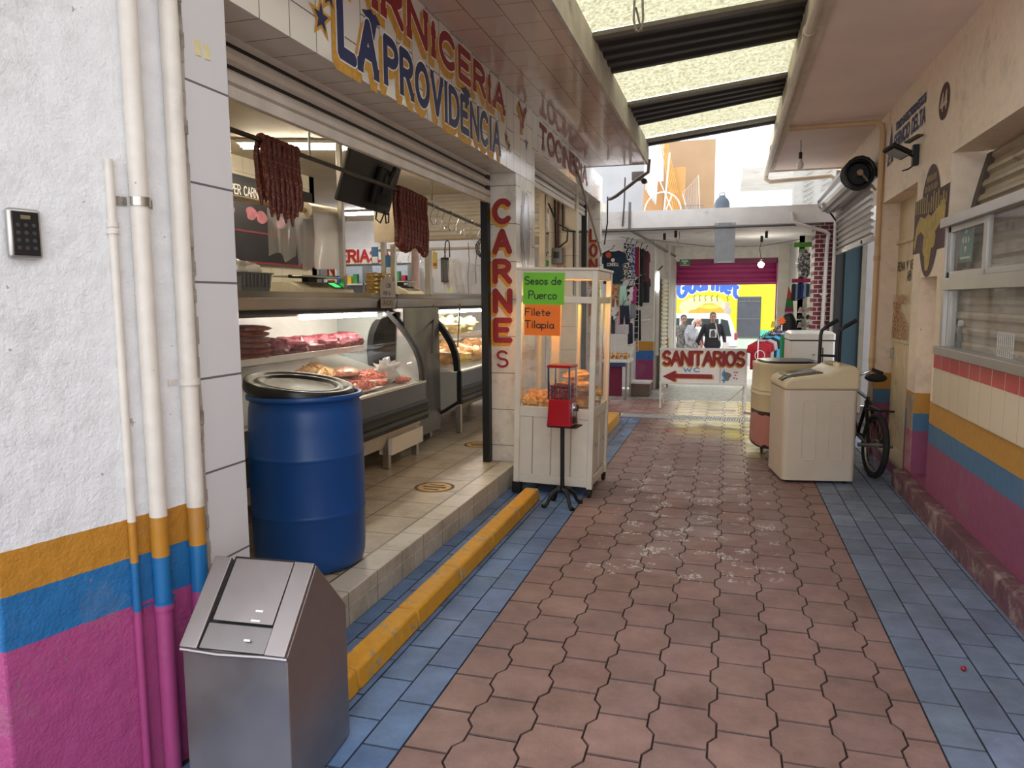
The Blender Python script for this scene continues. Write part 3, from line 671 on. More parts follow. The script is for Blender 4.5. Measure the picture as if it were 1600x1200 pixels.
# across the street
M_YEL = mat('#efe02a', .7, 0, .05, 3)
mb = MB(); mb.bx(-8, 8, 25, 25.4, .48, 3.3)
wall_st = struct(mb.build('wall_street', M_YEL), 'bright yellow painted wall across the street')
struct(MB().bx(-8, 8, 24.97, 25.4, -.2, .48).build('baseboard_street', mat('#c9dcc3', .7, 0, .1, 3)), 'pale green base of the yellow wall')
struct(MB().bx(1.02, 1.32, 24.95, 25, .18, .56).build('trim_4', mat('#5fc2a8', .6)), 'turquoise painted corner of the yellow wall')
from mathutils import noise as _nz
def lump(mb, c, r, seed=0, amp=.22, f=1.6, n=14, m=10):
    """irregular lump"""
    b = len(mb.v); mb.sph((0, 0, 0), 1, n, m)
    off = Vector((seed*3.7, seed*1.3, seed*2.1))
    for i in range(b, len(mb.v)):
        p = mb.v[i]; k = 1+amp*_nz.noise(p*f+off)*1.6
        mb.v[i] = Vector((c[0]+p.x*r[0]*k, c[1]+p.y*r[1]*k, c[2]+p.z*r[2]*k))
    return mb

# ------------------------------------------------------------------ on the painted pier
M_PIPE = striped('painted_pipes', (.57, .728, .858), (PNK, BLU, YEL, '#ddd5ca'), .4, .08, '#9a8d80', .66, .003)
def wall_pipe(t, r, z0, z1, label, name='pipe'):
    p = lw(t, 0, r); th = thing(name, label, 'pipe', (p.x, p.y, 0))
    MB().cyl((0, 0, z0), (0, 0, z1), r, n=20).build('tube', M_PIPE, th, True)
    return th
p1 = wall_pipe(-.262, .0125, .0, 1.95, 'thinnest painted conduit on the corner pier, ending below the top', 'conduit')
MB().lathe([(.0125, 0), (.017, .0), (.017, .012), (.014, .016), (.017, .02), (.017, .035), (.0125, .036)], 16, (0, 0, 1.735)).build('coupling', M_PIPE, p1, True)
p2 = wall_pipe(-.182, .027, 0, 3.6, 'thick white drain pipe held by a steel strap, painted pink at the bottom')
p3 = wall_pipe(-.048, .028, 0, 3.6, 'thick white drain pipe nearest the tiled pier')
def strap(par, z, r, m, w=.026, ear=.03):
    ang = [R(90+14.5*0+a) for a in range(-100, 281, 20)]
    mb = MB(); nx, ny = LN.x, LN.y; base = math.atan2(ny, nx)
    pts = [(math.cos(base+R(a)), math.sin(base+R(a))) for a in range(-95, 96, 10)]
    for k in range(len(pts)-1):
        (a, b), (c, d) = pts[k], pts[k+1]; o = r+.002; i = r+.0045
        mb.add([(a*o, b*o, z), (c*o, d*o, z), (c*o, d*o, z+w), (a*o, b*o, z+w), (a*i, b*i, z), (c*i, d*i, z), (c*i, d*i, z+w), (a*i, b*i, z+w)],
               [(4, 5, 6, 7), (0, 3, 2, 1), (3, 7, 6, 2), (0, 1, 5, 4)])
    for s in (-1, 1):
        q = LD*s*(r+ear/2)-LN*(r-.003)
        mb.M = Matrix.Translation((q.x, q.y, z+w/2)) @ Matrix.Rotation(-a_, 4, 'Z'); mb.bx(-.003, .003, -ear/2, ear/2, -w/2, w/2)
        if s < 0: mb.cyl((0, 0, 0), (.006, 0, 0), .004, n=8)
        mb.M = Matrix()
    return mb.build('strap', m, par, True, angle=50)
strap(p2, 1.822, .027, M_STEEL); strap(p2, .552, .027, M_PIPE); strap(p3, 1.265, .028, M_PIPE, .02)
q = lw(-.508, 1.717, .012)
kp = thing('keypad', 'silver and black access keypad on the white corner pier', 'keypad', q, -a_)
MB().bx(-.012, .010, -.042, .042, -.066, .066).build('housing', M_ALU, kp, bevel=.008)
MB().bx(.008, .0125, -.034, .034, -.058, .058).build('front_plate', mat('#17171a', .25), kp, bevel=.003)
for i in range(4):
    for j in range(3):
        MB().cyl((.012, -.02+j*.02, .022-i*.02), (.0135, -.02+j*.02, .022-i*.02), .0055, n=10).build('key', mat('#3a3a3e', .4), kp)
MB().bx(.012, .0136, -.012, .012, .038, .048).build('sensor', mat('#7a6a52', .4), kp)
for i, y in enumerate((2.135, 2.18)):
    tag(put(MB().bx(-.001, .001, -.014, .014, -.024, .024).build('tape_strip', mat('#e0d3a0', .6)), (-1.6865, y, 2.36), 0, (R(6), 0, 0)),
        ('left' if i == 0 else 'right')+' one of two short yellowed tape strips on the tiled pier', 'tape')

# ------------------------------------------------------------------ litter bin
b = thing('litter_bin', 'grey steel litter bin with a roof shaped top and swing flap', 'bin', (-1.405, 1.985, 0), R(4))
M_BIN = (lambda t: t.done(t.mix(t.noise(2.2, 5, t.obj()), lin('#7a7271'), lin('#b3aba8')), t.ramp(t.noise(5, 5, t.obj()), [(.3, (.26,)*3), (.7, (.42,)*3)]), .85))(NT('brushed_bin_steel'))
hw, hd = .175, .2
MB().prism([(-hd, .012), (hd, .012), (hd, .49), (0, .70), (-hd, .49)], 'x', -hw, hw).build('body', M_BIN, b, bevel=.003)
MB().bx(-hw+.01, hw-.01, -hd+.01, hd-.01, 0, .014).build('base', M_BLACK, b)
sl = Vector((0, hd, .21)).normalized(); sn = Vector((0, -.21, hd)).normalized()
def slope(mb, u0, u1, s0, s1, lift0, lift1, th=.006):
    def P(u, s, l): v = Vector((u, -hd, .49))+sl*s+sn*l; return v
    mb.add([P(u0, s0, lift0), P(u1, s0, lift0), P(u1, s1, lift1), P(u0, s1, lift1), P(u0, s0, lift0+th), P(u1, s0, lift0+th), P(u1, s1, lift1+th), P(u0, s1, lift1+th)],
           [(0, 3, 2, 1), (4, 5, 6, 7), (0, 1, 5, 4), (1, 2, 6, 5), (2, 3, 7, 6), (3, 0, 4, 7)]); return mb
LS = math.hypot(hd, .21)
slope(MB(), -hw, -.115, -.004, LS, .004, .004, .016).build('cover_strip', M_BIN, b, bevel=.003)
slope(MB(), .107, hw, -.004, LS, .004, .004, .016).build('cover_strip', M_BIN, b, bevel=.003)
slope(MB(), -.113, .105, .0, .30, .0002, .0002, .002).build('opening', M_BLACK, b)
slope(MB(), -.098, .104, .085, LS-.002, .012, .010, .008).build('flap', M_BIN, b, bevel=.002)
slope(MB(), -.112, .104, .0, .08, .008, .004, .006).build('lower_plate', mat('#8d8786', .4, .85, .1, 5), b, bevel=.002)
MB().tube([(-hw-.002, -hd-.004, .487), (-.05, -hd-.007, .483), (.1, -hd-.005, .488), (hw+.002, -hd-.004, .487)], .007, 8).build('front_lip', M_BIN, b, True)
mb = MB()
for (x0, s0, x1, s1) in ((.03, .09, .06, .12), (.06, .12, .035, .1), (.03, .03, .05, .032)):
    slope(mb, x0, x1, s0, s0+.006, .0205, .0205, .0008)
mb.build('paint_mark', M_LWHITE, b)

# ------------------------------------------------------------------ blue drum and its lid
d = thing('plastic_drum', 'tall blue plastic drum standing on the shop step', 'drum', (-2.095, 3.35, .168))
pr = [(.0, 0), (.255, 0), (.272, .012), (.283, .05), (.287, .12), (.29, .28), (.2915, .288), (.294, .296), (.2915, .304), (.29, .312), (.292, .45), (.291, .575), (.2925, .583), (.295, .591), (.2925, .599), (.290, .607), (.288, .74), (.284, .82), (.276, .868), (.28, .872), (.292, .877), (.294, .89), (.29, .9), (.276, .902), (.268, .895), (.266, .868)]
MB().lathe(pr[1:], 56).build('shell', mat('#0a4484', .38, 0, .14, 3, .05, 30), d, True, angle=60)
l = thing('drum_lid', 'black plastic lid lying askew on the blue drum', 'lid', (-2.118, 3.34, 1.098), 0, None, (Matrix.Rotation(R(7), 3, Vector((-.53, .85, 0))) @ Matrix.Rotation(R(5), 3, Vector((.85, .53, 0)))).to_euler())
MB().lathe([(.0, .006), (.17, .006), (.185, .012), (.195, .022), (.215, .022), (.225, .012), (.235, .012), (.25, .026), (.272, .026), (.28, .018), (.281, -.02), (.276, -.034), (.268, -.034), (.268, .0), (.0, -.004)], 56).build('disc', mat('#121213', .3, 0, .3, 14, 0, 60, '#5f5a50', .62), l, True, angle=50)
MB().lathe([(.0, .0065), (.15, .0085), (.17, .0075), (.17, .006), (0, .005)], 40).build('centre_panel', mat('#3a3833', .35, 0, .35, 9, 0, 60, '#8d8876', .55), l, True)

# ------------------------------------------------------------------ rolled shutters of the two shop openings
M_SLAT = mat('#cfc6bb', .45, .1, .12, 8, .1, 40, '#4a4038', .66)
def shutter(name, y0, y1, z0, z1, x, label, m=M_SLAT, pitch=.085, ax='y'):
    th = thing(name, label, 'shutter', (0, 0, 0)); mb = MB(); n = int((z1-z0)/pitch)+1; prof = []
    for i in range(n):
        z = z0+i*pitch
        prof += [(0, z), (.02, z+.014), (.022, z+.034), (.014, z+.052), (-.004, z+.058), (-.006, z+pitch-.006), (0, z+pitch-.003)]
    if ax == 'y':
        vs = [(x+p, y, z) for y in (y0, y1) for p, z in prof]
    else:
        vs = [(y, x-p, z) for y in (y0, y1) for p, z in prof]
    k = len(prof); mb.add(vs, [(i, i+1, k+i+1, k+i) for i in range(k-1)])
    mb.build('curtain', m, th, solid=.002)
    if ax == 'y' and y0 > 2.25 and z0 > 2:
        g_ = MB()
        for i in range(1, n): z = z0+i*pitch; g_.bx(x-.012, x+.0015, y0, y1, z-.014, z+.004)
        g_.build('slat_gap_shade', M_BLACK, th)  # solid black strips standing in for the shadow lines between slats
    e = MB()
    if ax == 'y': e.bx(x-.012, x+.02, y0, y1, z0-.05, z0)
    else: e.bx(y0, y1, x-.02, x+.012, z0-.05, z0)
    e.build('bottom_bar', m, th, bevel=.004)
    return th
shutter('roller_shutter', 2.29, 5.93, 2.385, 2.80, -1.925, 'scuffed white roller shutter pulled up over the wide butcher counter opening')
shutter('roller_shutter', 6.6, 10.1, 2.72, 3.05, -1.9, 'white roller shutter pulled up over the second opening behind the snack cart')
shutter('roller_shutter', -4.6, -2.25, 2.46, 2.93, 9.42, 'white roller shutter pulled up at the back opening of the shop', mat('#d3cabd', .5, 0, .1, 5), .1, 'x')

# ------------------------------------------------------------------ rails, hooks, sausages
ra = thing('hanging_rail', 'dark steel rail along the shop front holding sausages', 'rail')
RAIL = [(-2.35, 2.08, 2.375), (-2.35, 3.3, 2.37), (-2.35, 5.2, 2.345), (-2.33, 5.9, 2.30), (-2.28, 6.6, 2.25), (-2.2, 7.35, 2.18)]
MB().tube(RAIL, .013, 10).build('bar', mat('#4a423b', .4, .7, .2, 8), ra, True)
for y in (3.9, 5.75):
    MB().cyl((-2.35, y, 2.355), (-2.35, y, 2.955), .008, n=8).build('hanger', M_CHROME, ra, True)
def rail_at(y):
    for a, c in zip(RAIL[:-1], RAIL[1:]):
        if a[1] <= y <= c[1]: k = (y-a[1])/(c[1]-a[1]); return Vector(a).lerp(Vector(c), k)
t = NT('sausage_skin'); M_SAUS = t.done(t.mix(t.ramp(t.noise(75, 4, t.obj()), [(.5, (0, 0, 0)), (.66, (1, 1, 1))]), lin('#55170f'), lin('#96523a')), .42)
def sausage(y, lf, lb, group, label, r=.016, loop=False, wig=.006):
    p = rail_at(y); pts = []; top = .017+r*.3; rr = random.Random(int(y*1000))
    n = 9
    if loop:
        for i in range(n): pts.append((top+.006*math.sin(i*.7), wig*rr.uniform(-1, 1), -lf+ (lf)*i/(n-1)))
        for a in range(20, 170, 20): pts.append((top*math.cos(R(a)), 0, top*math.sin(R(a))))
        for i in range(n): pts.append((-top-.006*math.sin(i*.7), wig*rr.uniform(-1, 1), -lf*i/(n-1)))
        for a in range(190, 360, 25): pts.append((top*1.0*math.cos(R(a)), 0, -lf+.045*math.sin(R(a))))
        mb = MB().tube(pts, [r*rr.uniform(.92, 1.08) for _ in pts], 9, closed=True)
    else:
        for i in range(n): pts.append((top+.008*math.sin(i*.6+rr.random()), wig*rr.uniform(-1, 1), -lf+lf*i/(n-1)))
        for a in range(20, 170, 20): pts.append((top*math.cos(R(a)), 0, top*math.sin(R(a))))
        for i in range(n): pts.append((-top-.008*math.sin(i*.6), wig*rr.uniform(-1, 1), -lb*i/(n-1)))
        rs = [r*rr.uniform(.9, 1.08) for _ in pts]; rs[0] = rs[-1] = r*.35; rs[1] = rs[-2] = r*.9
        mb = MB().tube(pts, rs, 9)
    return tag(put(mb.build('sausage', M_SAUS, None, True), p), label, 'sausage', group)
lf_ = [.30, .37, .40, .35, .38, .42, .36, .33, .40]
for i in range(8):
    sausage(3.43+i*.045, lf_[i], lf_[(i*4+3) % 9]-.02, 'long sausages hung over the rail nearest the tiled pier', 'long dark red sausage draped over the rail beside the white tiled pier')
for i in range(9):
    sausage(5.10+i*.056, .36+.03*math.sin(i*.9), 0, 'looped sausages hung over the rail behind the television', 'looped dark red sausage hung over the rail to the right of the television', .017, True)
hk = MB().tube([(0, 0, .03), (.016, 0, .045), (.03, 0, .03), (.022, 0, .0), (.0, 0, -.05), (-.006, 0, -.09), (.012, 0, -.125), (.04, 0, -.125), (.05, 0, -.095)], .0042, 8).build('meat_hook', M_CHROME, None, True)
hs = [5.72, 5.83, 5.95, 6.08, 6.24, 6.4, 6.56, 6.72, 6.88]
for i, y in enumerate(hs):
    o = hk if i == 0 else hk.copy()
    if i: COL.objects.link(o)
    p = rail_at(y); put(o, (p.x-.014, p.y, p.z-.025), R(25+20*((i*7) % 3)))
    tag(o, 'empty steel S hook on the dark rail right of the looped sausages', 'hook', 'S hooks on the dark front rail')
bk = thing('hanging_rail', 'pale horizontal rail with hooks under the back shutter', 'rail')
MB().cyl((-4.55, 9.2, 2.36), (-2.3, 9.2, 2.36), .035, n=12).build('bar', mat('#b7a893', .5), bk, True)
MB().cyl((-4.55, 9.2, 2.22), (-2.3, 9.2, 2.22), .02, n=12).build('bar', mat('#c2b6a4', .5), bk, True)
for i in range(6):
    o = hk.copy(); COL.objects.link(o); put(o, (-4.45+i*.17, 9.2, 2.17), R(10)); tag(o, 'steel S hook on the pale rail under the back shutter', 'hook', 'S hooks on the back rail')
# straps, aprons and cords hanging at the back
ap = thing('apron', 'white butcher apron with a black strap hanging at the back', 'apron', (-3.46, 9.12, 2.2))
MB().grid(lambda u, v: (-.13+.30*u*(1-.25*(1-v))+.02*v, .02*math.sin(u*14)*(.4+v), -.12-.55*v-.05*u*v), 18, 8).build('cloth', mat('#d9d6da', .7), ap, True, solid=.003)
MB().tube([(-.09, 0, -.13), (-.1, 0, -.02), (-.085, 0, .1), (-.06, 0, .12), (-.035, 0, .1), (-.03, 0, -.1)], .008, 8).build('strap', M_BLACK, ap, True)
ap = thing('apron', 'dark folded apron hanging left of the white apron', 'apron', (-3.56, 9.1, 2.2))
MB().grid(lambda u, v: (-.05+.11*u, .012*math.sin(u*9), -.1-.32*v), 8, 6).build('cloth', mat('#26262a', .7), ap, True, solid=.004)
for i, (x, z, ln) in enumerate(((-3.22, 2.28, .75), (-3.12, 2.26, .5), (-3.02, 2.26, .42))):
    mb = MB(); mb.tube([(0, 0, 0), (.012, 0, -ln*.3), (-.01, 0, -ln*.6), (.004, 0, -ln)], .004, 6)
    if i == 2: mb.cyl((.004, 0, -ln), (.004, 0, -ln-.07), .03, .035, 12)
    tag(put(mb.build('hanging_string', mat('#5b4f47', .7), None, True), (x, 9.08, z)), ('long', 'thin', 'weighted')[i]+' cord hanging from the back rail beside the aprons', 'cord')
cb = MB()
for k in range(3):
    cb.tube([(.09*math.cos(R(a))+.01*k, .02*k, .11*math.sin(R(a))) for a in range(0, 360, 24)], .006, 6, closed=True)
tag(put(cb.build('cable_coil', M_BLACK, None, True), (-2.62, 7.9, 2.12)), 'tangled coil of black cable at the end of the dark rail', 'cable')

# ------------------------------------------------------------------ television seen from behind
tv = thing('television', 'black flat television hung under the shutter, back towards the alley', 'television', (-2.5, 4.98, 2.42), 0, None, (0, R(18), R(4)))
MB().bx(-.018, .012, -.46, .46, -.22, .22).build('housing', mat('#1c1918', .55, 0, .2, 8), tv, bevel=.01)
MB().bx(-.022, -.018, -.445, .445, -.205, .205).build('screen', mat('#08080a', .12), tv)
MB().bx(.012, .05, .02, .34, -.17, .1).build('back_cover', mat('#151313', .6), tv, bevel=.012)
MB().bx(.05, .062, .1, .26, -.08, .06).build('bracket', mat('#2a2727', .5, .4), tv)
MB().tube([(.056, .18, .0), (.09, .18, .2), (.06, .18, .6)], .016, 10).build('mount_arm', mat('#201d1c', .5, .4), tv, True)
MB().tube([(.05, .1, -.15), (.06, .12, -.27), (.06, .22, -.29), (.055, .26, -.2), (.06, .33, -.28), (.05, .4, -.27), (.03, .4, -.2)], .006, 6).build('cable', M_BLACK, tv, True)
bn = thing('black_bundle', 'crumpled black plastic bundle tucked at the far end of the rail', 'plastic bundle', (-2.3, 7.55, 2.28))
lump(MB(), (0, 0, 0), (.13, .2, .09), 5, .5, 2.2).build('wrap', mat('#17171a', .45), bn, True)

# ------------------------------------------------------------------ counters on top of the display cases
def counter(y0, y1, label):
    th = thing('service_counter', label, 'counter')
    MB().prism([(-2.925, 1.475), (-2.905, 1.56), (-2.93, 1.60), (-3.62, 1.60), (-3.62, 1.475)], 'y', y0, y1).build('worktop', M_STEEL, th, bevel=.004)
    MB().prism([(-2.903, 1.556), (-2.90, 1.562), (-2.925, 1.604), (-2.94, 1.602)], 'y', y0, y1).build('edge_strip', M_CHROME, th)
    return th
counter(2.9, 6.24, 'long stainless counter above the near meat case')
counter(6.26, 9.3, 'stainless counter above the far meat case')
def post(x, y, z0, z1, label, r=.022):
    th = thing('steel_post', label, 'post', (x, y, 0)); MB().bx(-r, r, -r, r, z0, z1).build('tube', M_STEEL, th, bevel=.004)
    MB().box((0, 0, z0+.004), (.08, .08, .008)).build('foot_plate', M_STEEL, th); return th
post(-3.1, 5.6, 1.6, 2.95, 'slim steel post standing on the near counter beside the bag roll')
post(-3.1, 6.38, 1.6, 2.95, 'steel post with paper tags on the counter behind the tins')
post(-2.95, 6.27, 1.6, 2.06, 'short steel post at the joint of the two counters')
post(-2.95, 7.1, 1.6, 2.06, 'short steel post in the middle of the far counter', .03)
gp = thing('sneeze_guard', 'clear glass guard standing on the far counter', 'glass guard')
MB().bx(-2.956, -2.95, 7.14, 9.2, 1.62, 1.98).build('pane', M_GLASS, gp)
MB().bx(-2.965, -2.941, 7.14, 9.2, 1.60, 1.62).build('channel', M_ALU, gp)
# tags and paper on the second post
tag(MB().bx(-3.17, -2.97, 6.335, 6.34, 2.08, 2.50).build('paper_sheet', mat('#b9aa93', .8)), 'brown paper sheet hanging on the steel post', 'paper')
for i, (dx, z0, z1) in enumerate(((-.07, 1.88, 2.04), (.07, 1.78, 1.96))):
    th = thing('hang_tag', ('upper', 'lower')[i]+' blue and white product tag hanging on the steel post', 'tag', (-3.1+dx, 6.34, z0))
    MB().bx(-.035, .035, -.003, 0, 0, z1-z0).build('card', mat('#3f6c94', .5), th); MB().bx(-.028, .028, -.005, -.003, .01, .07).build('label_panel', M_LWHITE, th)

# hand-written cards taped to the counter front
M_CARD = mat('#b9b0a4', .7)
cd = thing('paper_card', 'cloud shaped handwritten card on the counter edge', 'card', (-2.89, 5.86, 1.57))
MB().prism([(.30*(u/20), .10+.045*abs(math.sin(u*.55))+(.06*math.sin(math.pi*u/20))) for u in range(21)]+[(.3, .0), (0, .0)], 'x', -.002, .002).build('card', M_CARD, cd)
letter(MB(), 'CON', (.003, .12, .085), (0, 1, 0), (0, 0, 1), .035, .006).build('writing', M_BLACK, cd)
letter(MB(), 'POR SU', (.003, .06, .02), (0, 1, 0), (0, 0, 1), .03, .005).build('writing', M_BLACK, cd)
cd = thing('paper_card', 'small paper card reading GRACIAS on the counter front', 'card', (-2.898, 5.88, 1.475))
MB().bx(-.002, .002, 0, .28, .0, .085).build('card', mat('#a79a8b', .7), cd)
letter(MB(), 'GRACiAS'.upper(), (.003, .03, .025), (0, 1, 0), (0, 0, 1), .045, .006, .2).build('writing', M_BLACK, cd)

# scales, tins, bottle, tub on the counter
def scale(y, ln, label, green=True):
    th = thing('weighing_scale', label, 'scale', (-3.2, y, 1.604))
    MB().prism([(-.15, 0), (.15, 0), (.13, .03), (.02, .085), (-.15, .085)], 'y', -ln/2, ln/2).build('housing', mat('#cfc4a8', .5), th, bevel=.006)
    MB().tube([(-.02, -ln*.42, .125), (-.02, ln*.5, .135)], .014, 8).build('tray', M_BLACK, th, True); MB().box((-.05, 0, .128), (.26, ln*.8, .012)).build('platter', M_STEEL, th, bevel=.004)
    MB().box((-.05, 0, .1), (.06, .12, .05)).build('tray_support', M_BLACK, th)
    sl2 = [(.132, .03), (.02, .0865)]
    def face(mb, u0, u1, s0, s1, l=.002):
        f = lambda u, s: (.131-.111*s+l, u, .031+.0555*s+l*1.5)
        mb.add([f(u0, s0), f(u1, s0), f(u1, s1), f(u0, s1)], [(0, 1, 2, 3)]); return mb
    if green:
        face(MB(), ln*.12, ln*.5, .02, .98).build('display_panel', mat('#1e1d1d', .4), th)
        face(MB(), ln*.17, ln*.30, .25, .85, .0035).build('display', emis('#2fd45a', 1.0), th)
        for k in range(3): face(MB(), -ln*.3+k*ln*.13, -ln*.21+k*ln*.13, .2, .8).build('button', mat('#8d836e', .5), th)
    else:
        for k in range(3):
            for q_ in range(2): face(MB(), -ln*.38+k*ln*.28, -ln*.18+k*ln*.28, .08+q_*.48, .44+q_*.48).build('button', mat('#4a453c', .5), th)
    return th
scale(5.32, .78, 'cream weighing scale with a lit green display on the near counter')
scale(7.02, .42, 'cream weighing scale with six buttons on the far counter', False)
for k in range(5):
    th = thing('tin', 'stacked gold tin, '+('lowest', 'second from below', 'middle', 'second from above', 'topmost')[k]+' of five on the counter', 'tin', (-3.02, 6.05, 1.601+k*.037), 0, 'gold tins stacked on the counter')
    MB().lathe([(.088, 0), (.092, .004), (.09, .008), (.09, .028), (.092, .032), (.09, .036), (.08, .036)], 24).build('can', mat('#b79b5d', .3, .8, .1, 8), th, True)
bo = thing('pump_bottle', 'clear pump bottle of hand gel on the far counter', 'bottle', (-3.08, 7.42, 1.601))
MB().lathe([(.045, 0), (.05, .01), (.05, .15), (.045, .19), (.02, .23), (.016, .24), (.016, .25)], 18).build('bottle', film('#dfe2e0', .45), bo, True)
MB().lathe([(.018, .25), (.018, .28), (.006, .285), (.006, .31), (.012, .312), (.012, .325), (0, .326)], 12).build('pump', mat('#cfcac2', .5), bo, True)
tb = thing('plastic_tub', 'ribbed grey plastic tub on the near end of the counter', 'tub', (-3.14, 4.3, 1.603))
mb = MB(); mb.loft([[(-.12*s, -.17*s, z), (.12*s, -.17*s, z), (.12*s, .17*s, z), (-.12*s, .17*s, z)] for s, z in ((.9, 0), (1, .12), (1.08, .12), (1.08, .13))])
for k in range(8):
    mb.bx(.118, .126, -.15+k*.04, -.138+k*.04, .03, .12)
mb.build('tub', mat('#77787a', .5), tb, bevel=.003)
lump(MB(), (0, 0, .14), (.11, .15, .06), 3, .5, 2.5).build('crumpled_plastic', film('#d8d6d0', .5), tb, True)

# bag roll and bags
br = thing('bag_rail', 'horizontal pale rail across the shop behind the sausages', 'rail')
MB().cyl((-3.2, 2.2, 2.19), (-3.2, 5.85, 2.26), .02, n=12).build('bar', mat('#c2ad80', .5), br, True)
M_FILM = film('#dcdbd6', .62)
rl = thing('bag_roll', 'thick roll of plastic bags with a sheet hanging down', 'bag roll', (-3.2, 5.47, 2.25))
MB().cyl((0, -.26, -.004), (0, .26, .006), .065, n=24).build('roll', mat('#e8dcc0', .35), rl, True)
MB().grid(lambda u, v: (.066+.01*math.sin(u*9+v*3)*v, -.25+.5*u+.02*v*math.sin(v*6), -.02-.44*v+.02*u*v), 16, 10).build('sheet', film('#ffffff', .9), rl, True)
for i, (y, w_, ln) in enumerate(((4.86, .42, .34), (5.14, .3, .40))):
    g_ = thing('plastic_bag', ('wide', 'narrow')[i]+' clear plastic bag hanging on the rail left of the bag roll', 'plastic bag', (-3.17, y, 2.2))
    MB().grid(lambda u, v: (.01+.03*math.sin(u*6+i)*v, -w_/2+w_*u*(1-.15*v), -ln*v+.03*math.sin(u*7)*v), 14, 8).build('film', film('#e6e6e2', .34), g_, True)

# menu board and other things on the back wall
mn_ = thing('menu_board', 'black menu board reading SUPER CARNES on the back wall', 'menu board', (-4.595, 6.2, 2.34))
MB().bx(0, .03, -1.6, 1.4, -.42, .42).build('panel', mat('#26242a', .35, 0, .2, 4), mn_)
letter(MB(), 'SUPER', (.031, -.155, .235), (0, 1, 0), (0, 0, 1), .085, .014, .25, serif=.06).build('lettering', M_LWHITE, mn_)
letter(MB(), 'CARNES', (.031, .15, .235), (0, 1, 0), (0, 0, 1), .085, .014, .32, serif=.06).build('lettering', M_LWHITE, mn_)
for i, (y, z) in enumerate(((-.1, .06), (.25, .07), (.42, .05), (.75, .03), (-.45, .05))):
    poly(MB(), [(.09*math.cos(R(a))*(1+.15*math.sin(R(a*3+i*60))), .065*math.sin(R(a))) for a in range(0, 360, 20)], (.031, y, z), (0, 1, 0), (0, 0, 1), .001).build('meat_picture', mat('#b5707c', .5, 0, .35, 14), mn_)
MB().bx(.03, .036, -1.6, 1.4, -.12, -.1).build('divider', mat('#7a2a30', .5), mn_)
MB().bx(.03, .036, -1.6, 1.4, -.42, -.40).build('divider', mat('#7a2a30', .5), mn_)
sv = thing('vertical_sign', 'narrow white strip sign with red letters ARNE on the back wall end', 'sign', (-4.42, 7.72, 0))
MB().bx(-.06, .06, -.006, .006, 1.6, 2.42).build('board', M_LWHITE, sv)
mb = MB()
for i, ch in enumerate('ARNE'): letter(mb, ch, (-.04, -.007, 2.24-i*.2), (1, 0, 0), (0, 0, 1), .13, .026, .075, lift=.002)
mb.build('lettering', M_RED_PAINT, sv)
# market stall across the hall
es = thing('shop_sign', 'white sign with red letters ERIA over the lit grocery shelves', 'sign', (-6.2, 11.93, 2.2))
MB().bx(-.75, .95, -.02, .02, 0, .27).build('board', M_LWHITE, es)
letter(MB(), 'ERIA:LA', (-.42, -.021, .045), (1, 0, 0), (0, 0, 1), .19, .045, .95, lift=.004).build('lettering', mat('#b3202a', .5), es)
letter(MB(), 'ERIA:LA', (-.43, -.021, .03), (1, 0, 0), (0, 0, 1), .19, .05, .95, lift=.002).build('lettering_shadow', M_GOLD, es)
sh = thing('grocery_shelf', 'white grocery shelf unit with small packets across the hall', 'shelf', (-6.05, 11.8, .163))
MB().bx(-.85, .85, .14, .18, 0, 2.0).build('back_panel', mat('#c9d6dc', .6), sh)
for s in (-.85, 0, .85): MB().bx(s-.02, s+.02, -.16, .14, 0, 2.0).build('upright', M_ALU, sh)
for z in (.5, .95, 1.3, 1.66): MB().bx(-.85, .85, -.16, .14, z, z+.025).build('shelf_board', M_WHITEP, sh)
pc = [mat(c, .5) for c in ('#c0353c', '#e3c23a', '#3c63a8', '#e8e6e0', '#4b9a58', '#d87a2c', '#7a4a9a')]
for r_ in range(3):
    for c in range(14):
        if c in (6, 7): continue
        h = random.uniform(.12, .22); z = (.163+.975, .163+1.325, .163+1.685)[r_]
        tag(put(MB().box((0, 0, h/2), (.075, .09, h)).build('grocery_packet', pc[(c*3+r_*5) % 7], bevel=.004), (-6.82+c*.115, 11.74, z)), 'small packet standing on the grocery shelf across the hall', 'packet', 'packets on the grocery shelf')

# electric gear on the tiled end wall
eb = thing('meter_box', 'grey electric meter box on the tiled end wall', 'electric box', (-2.1, 9.35, 2.0))
MB().bx(-.07, .07, -.07, 0, 0, .2).build('housing', mat('#77787a', .5), eb, bevel=.006); MB().bx(-.04, .03, -.075, -.07, .07, .15).build('window', M_BLACK, eb)
eb = thing('switch_box', 'small orange switch box under the grey meter box', 'electric box', (-2.06, 9.35, 1.83)); MB().bx(-.05, .05, -.05, 0, 0, .14).build('housing', mat('#b56032', .5), eb, bevel=.006); MB().bx(-.025, .02, -.054, -.05, .04, .09).build('plate', M_LWHITE, eb)
eb = thing('socket_box', 'white socket box on the tiled end wall', 'electric box', (-1.96, 9.35, 1.8)); MB().bx(-.04, .04, -.04, 0, 0, .13).build('housing', M_WHITEP, eb, bevel=.006); MB().bx(-.02, .02, -.043, -.04, .05, .08).build('plate', mat('#8a867d', .5), eb)
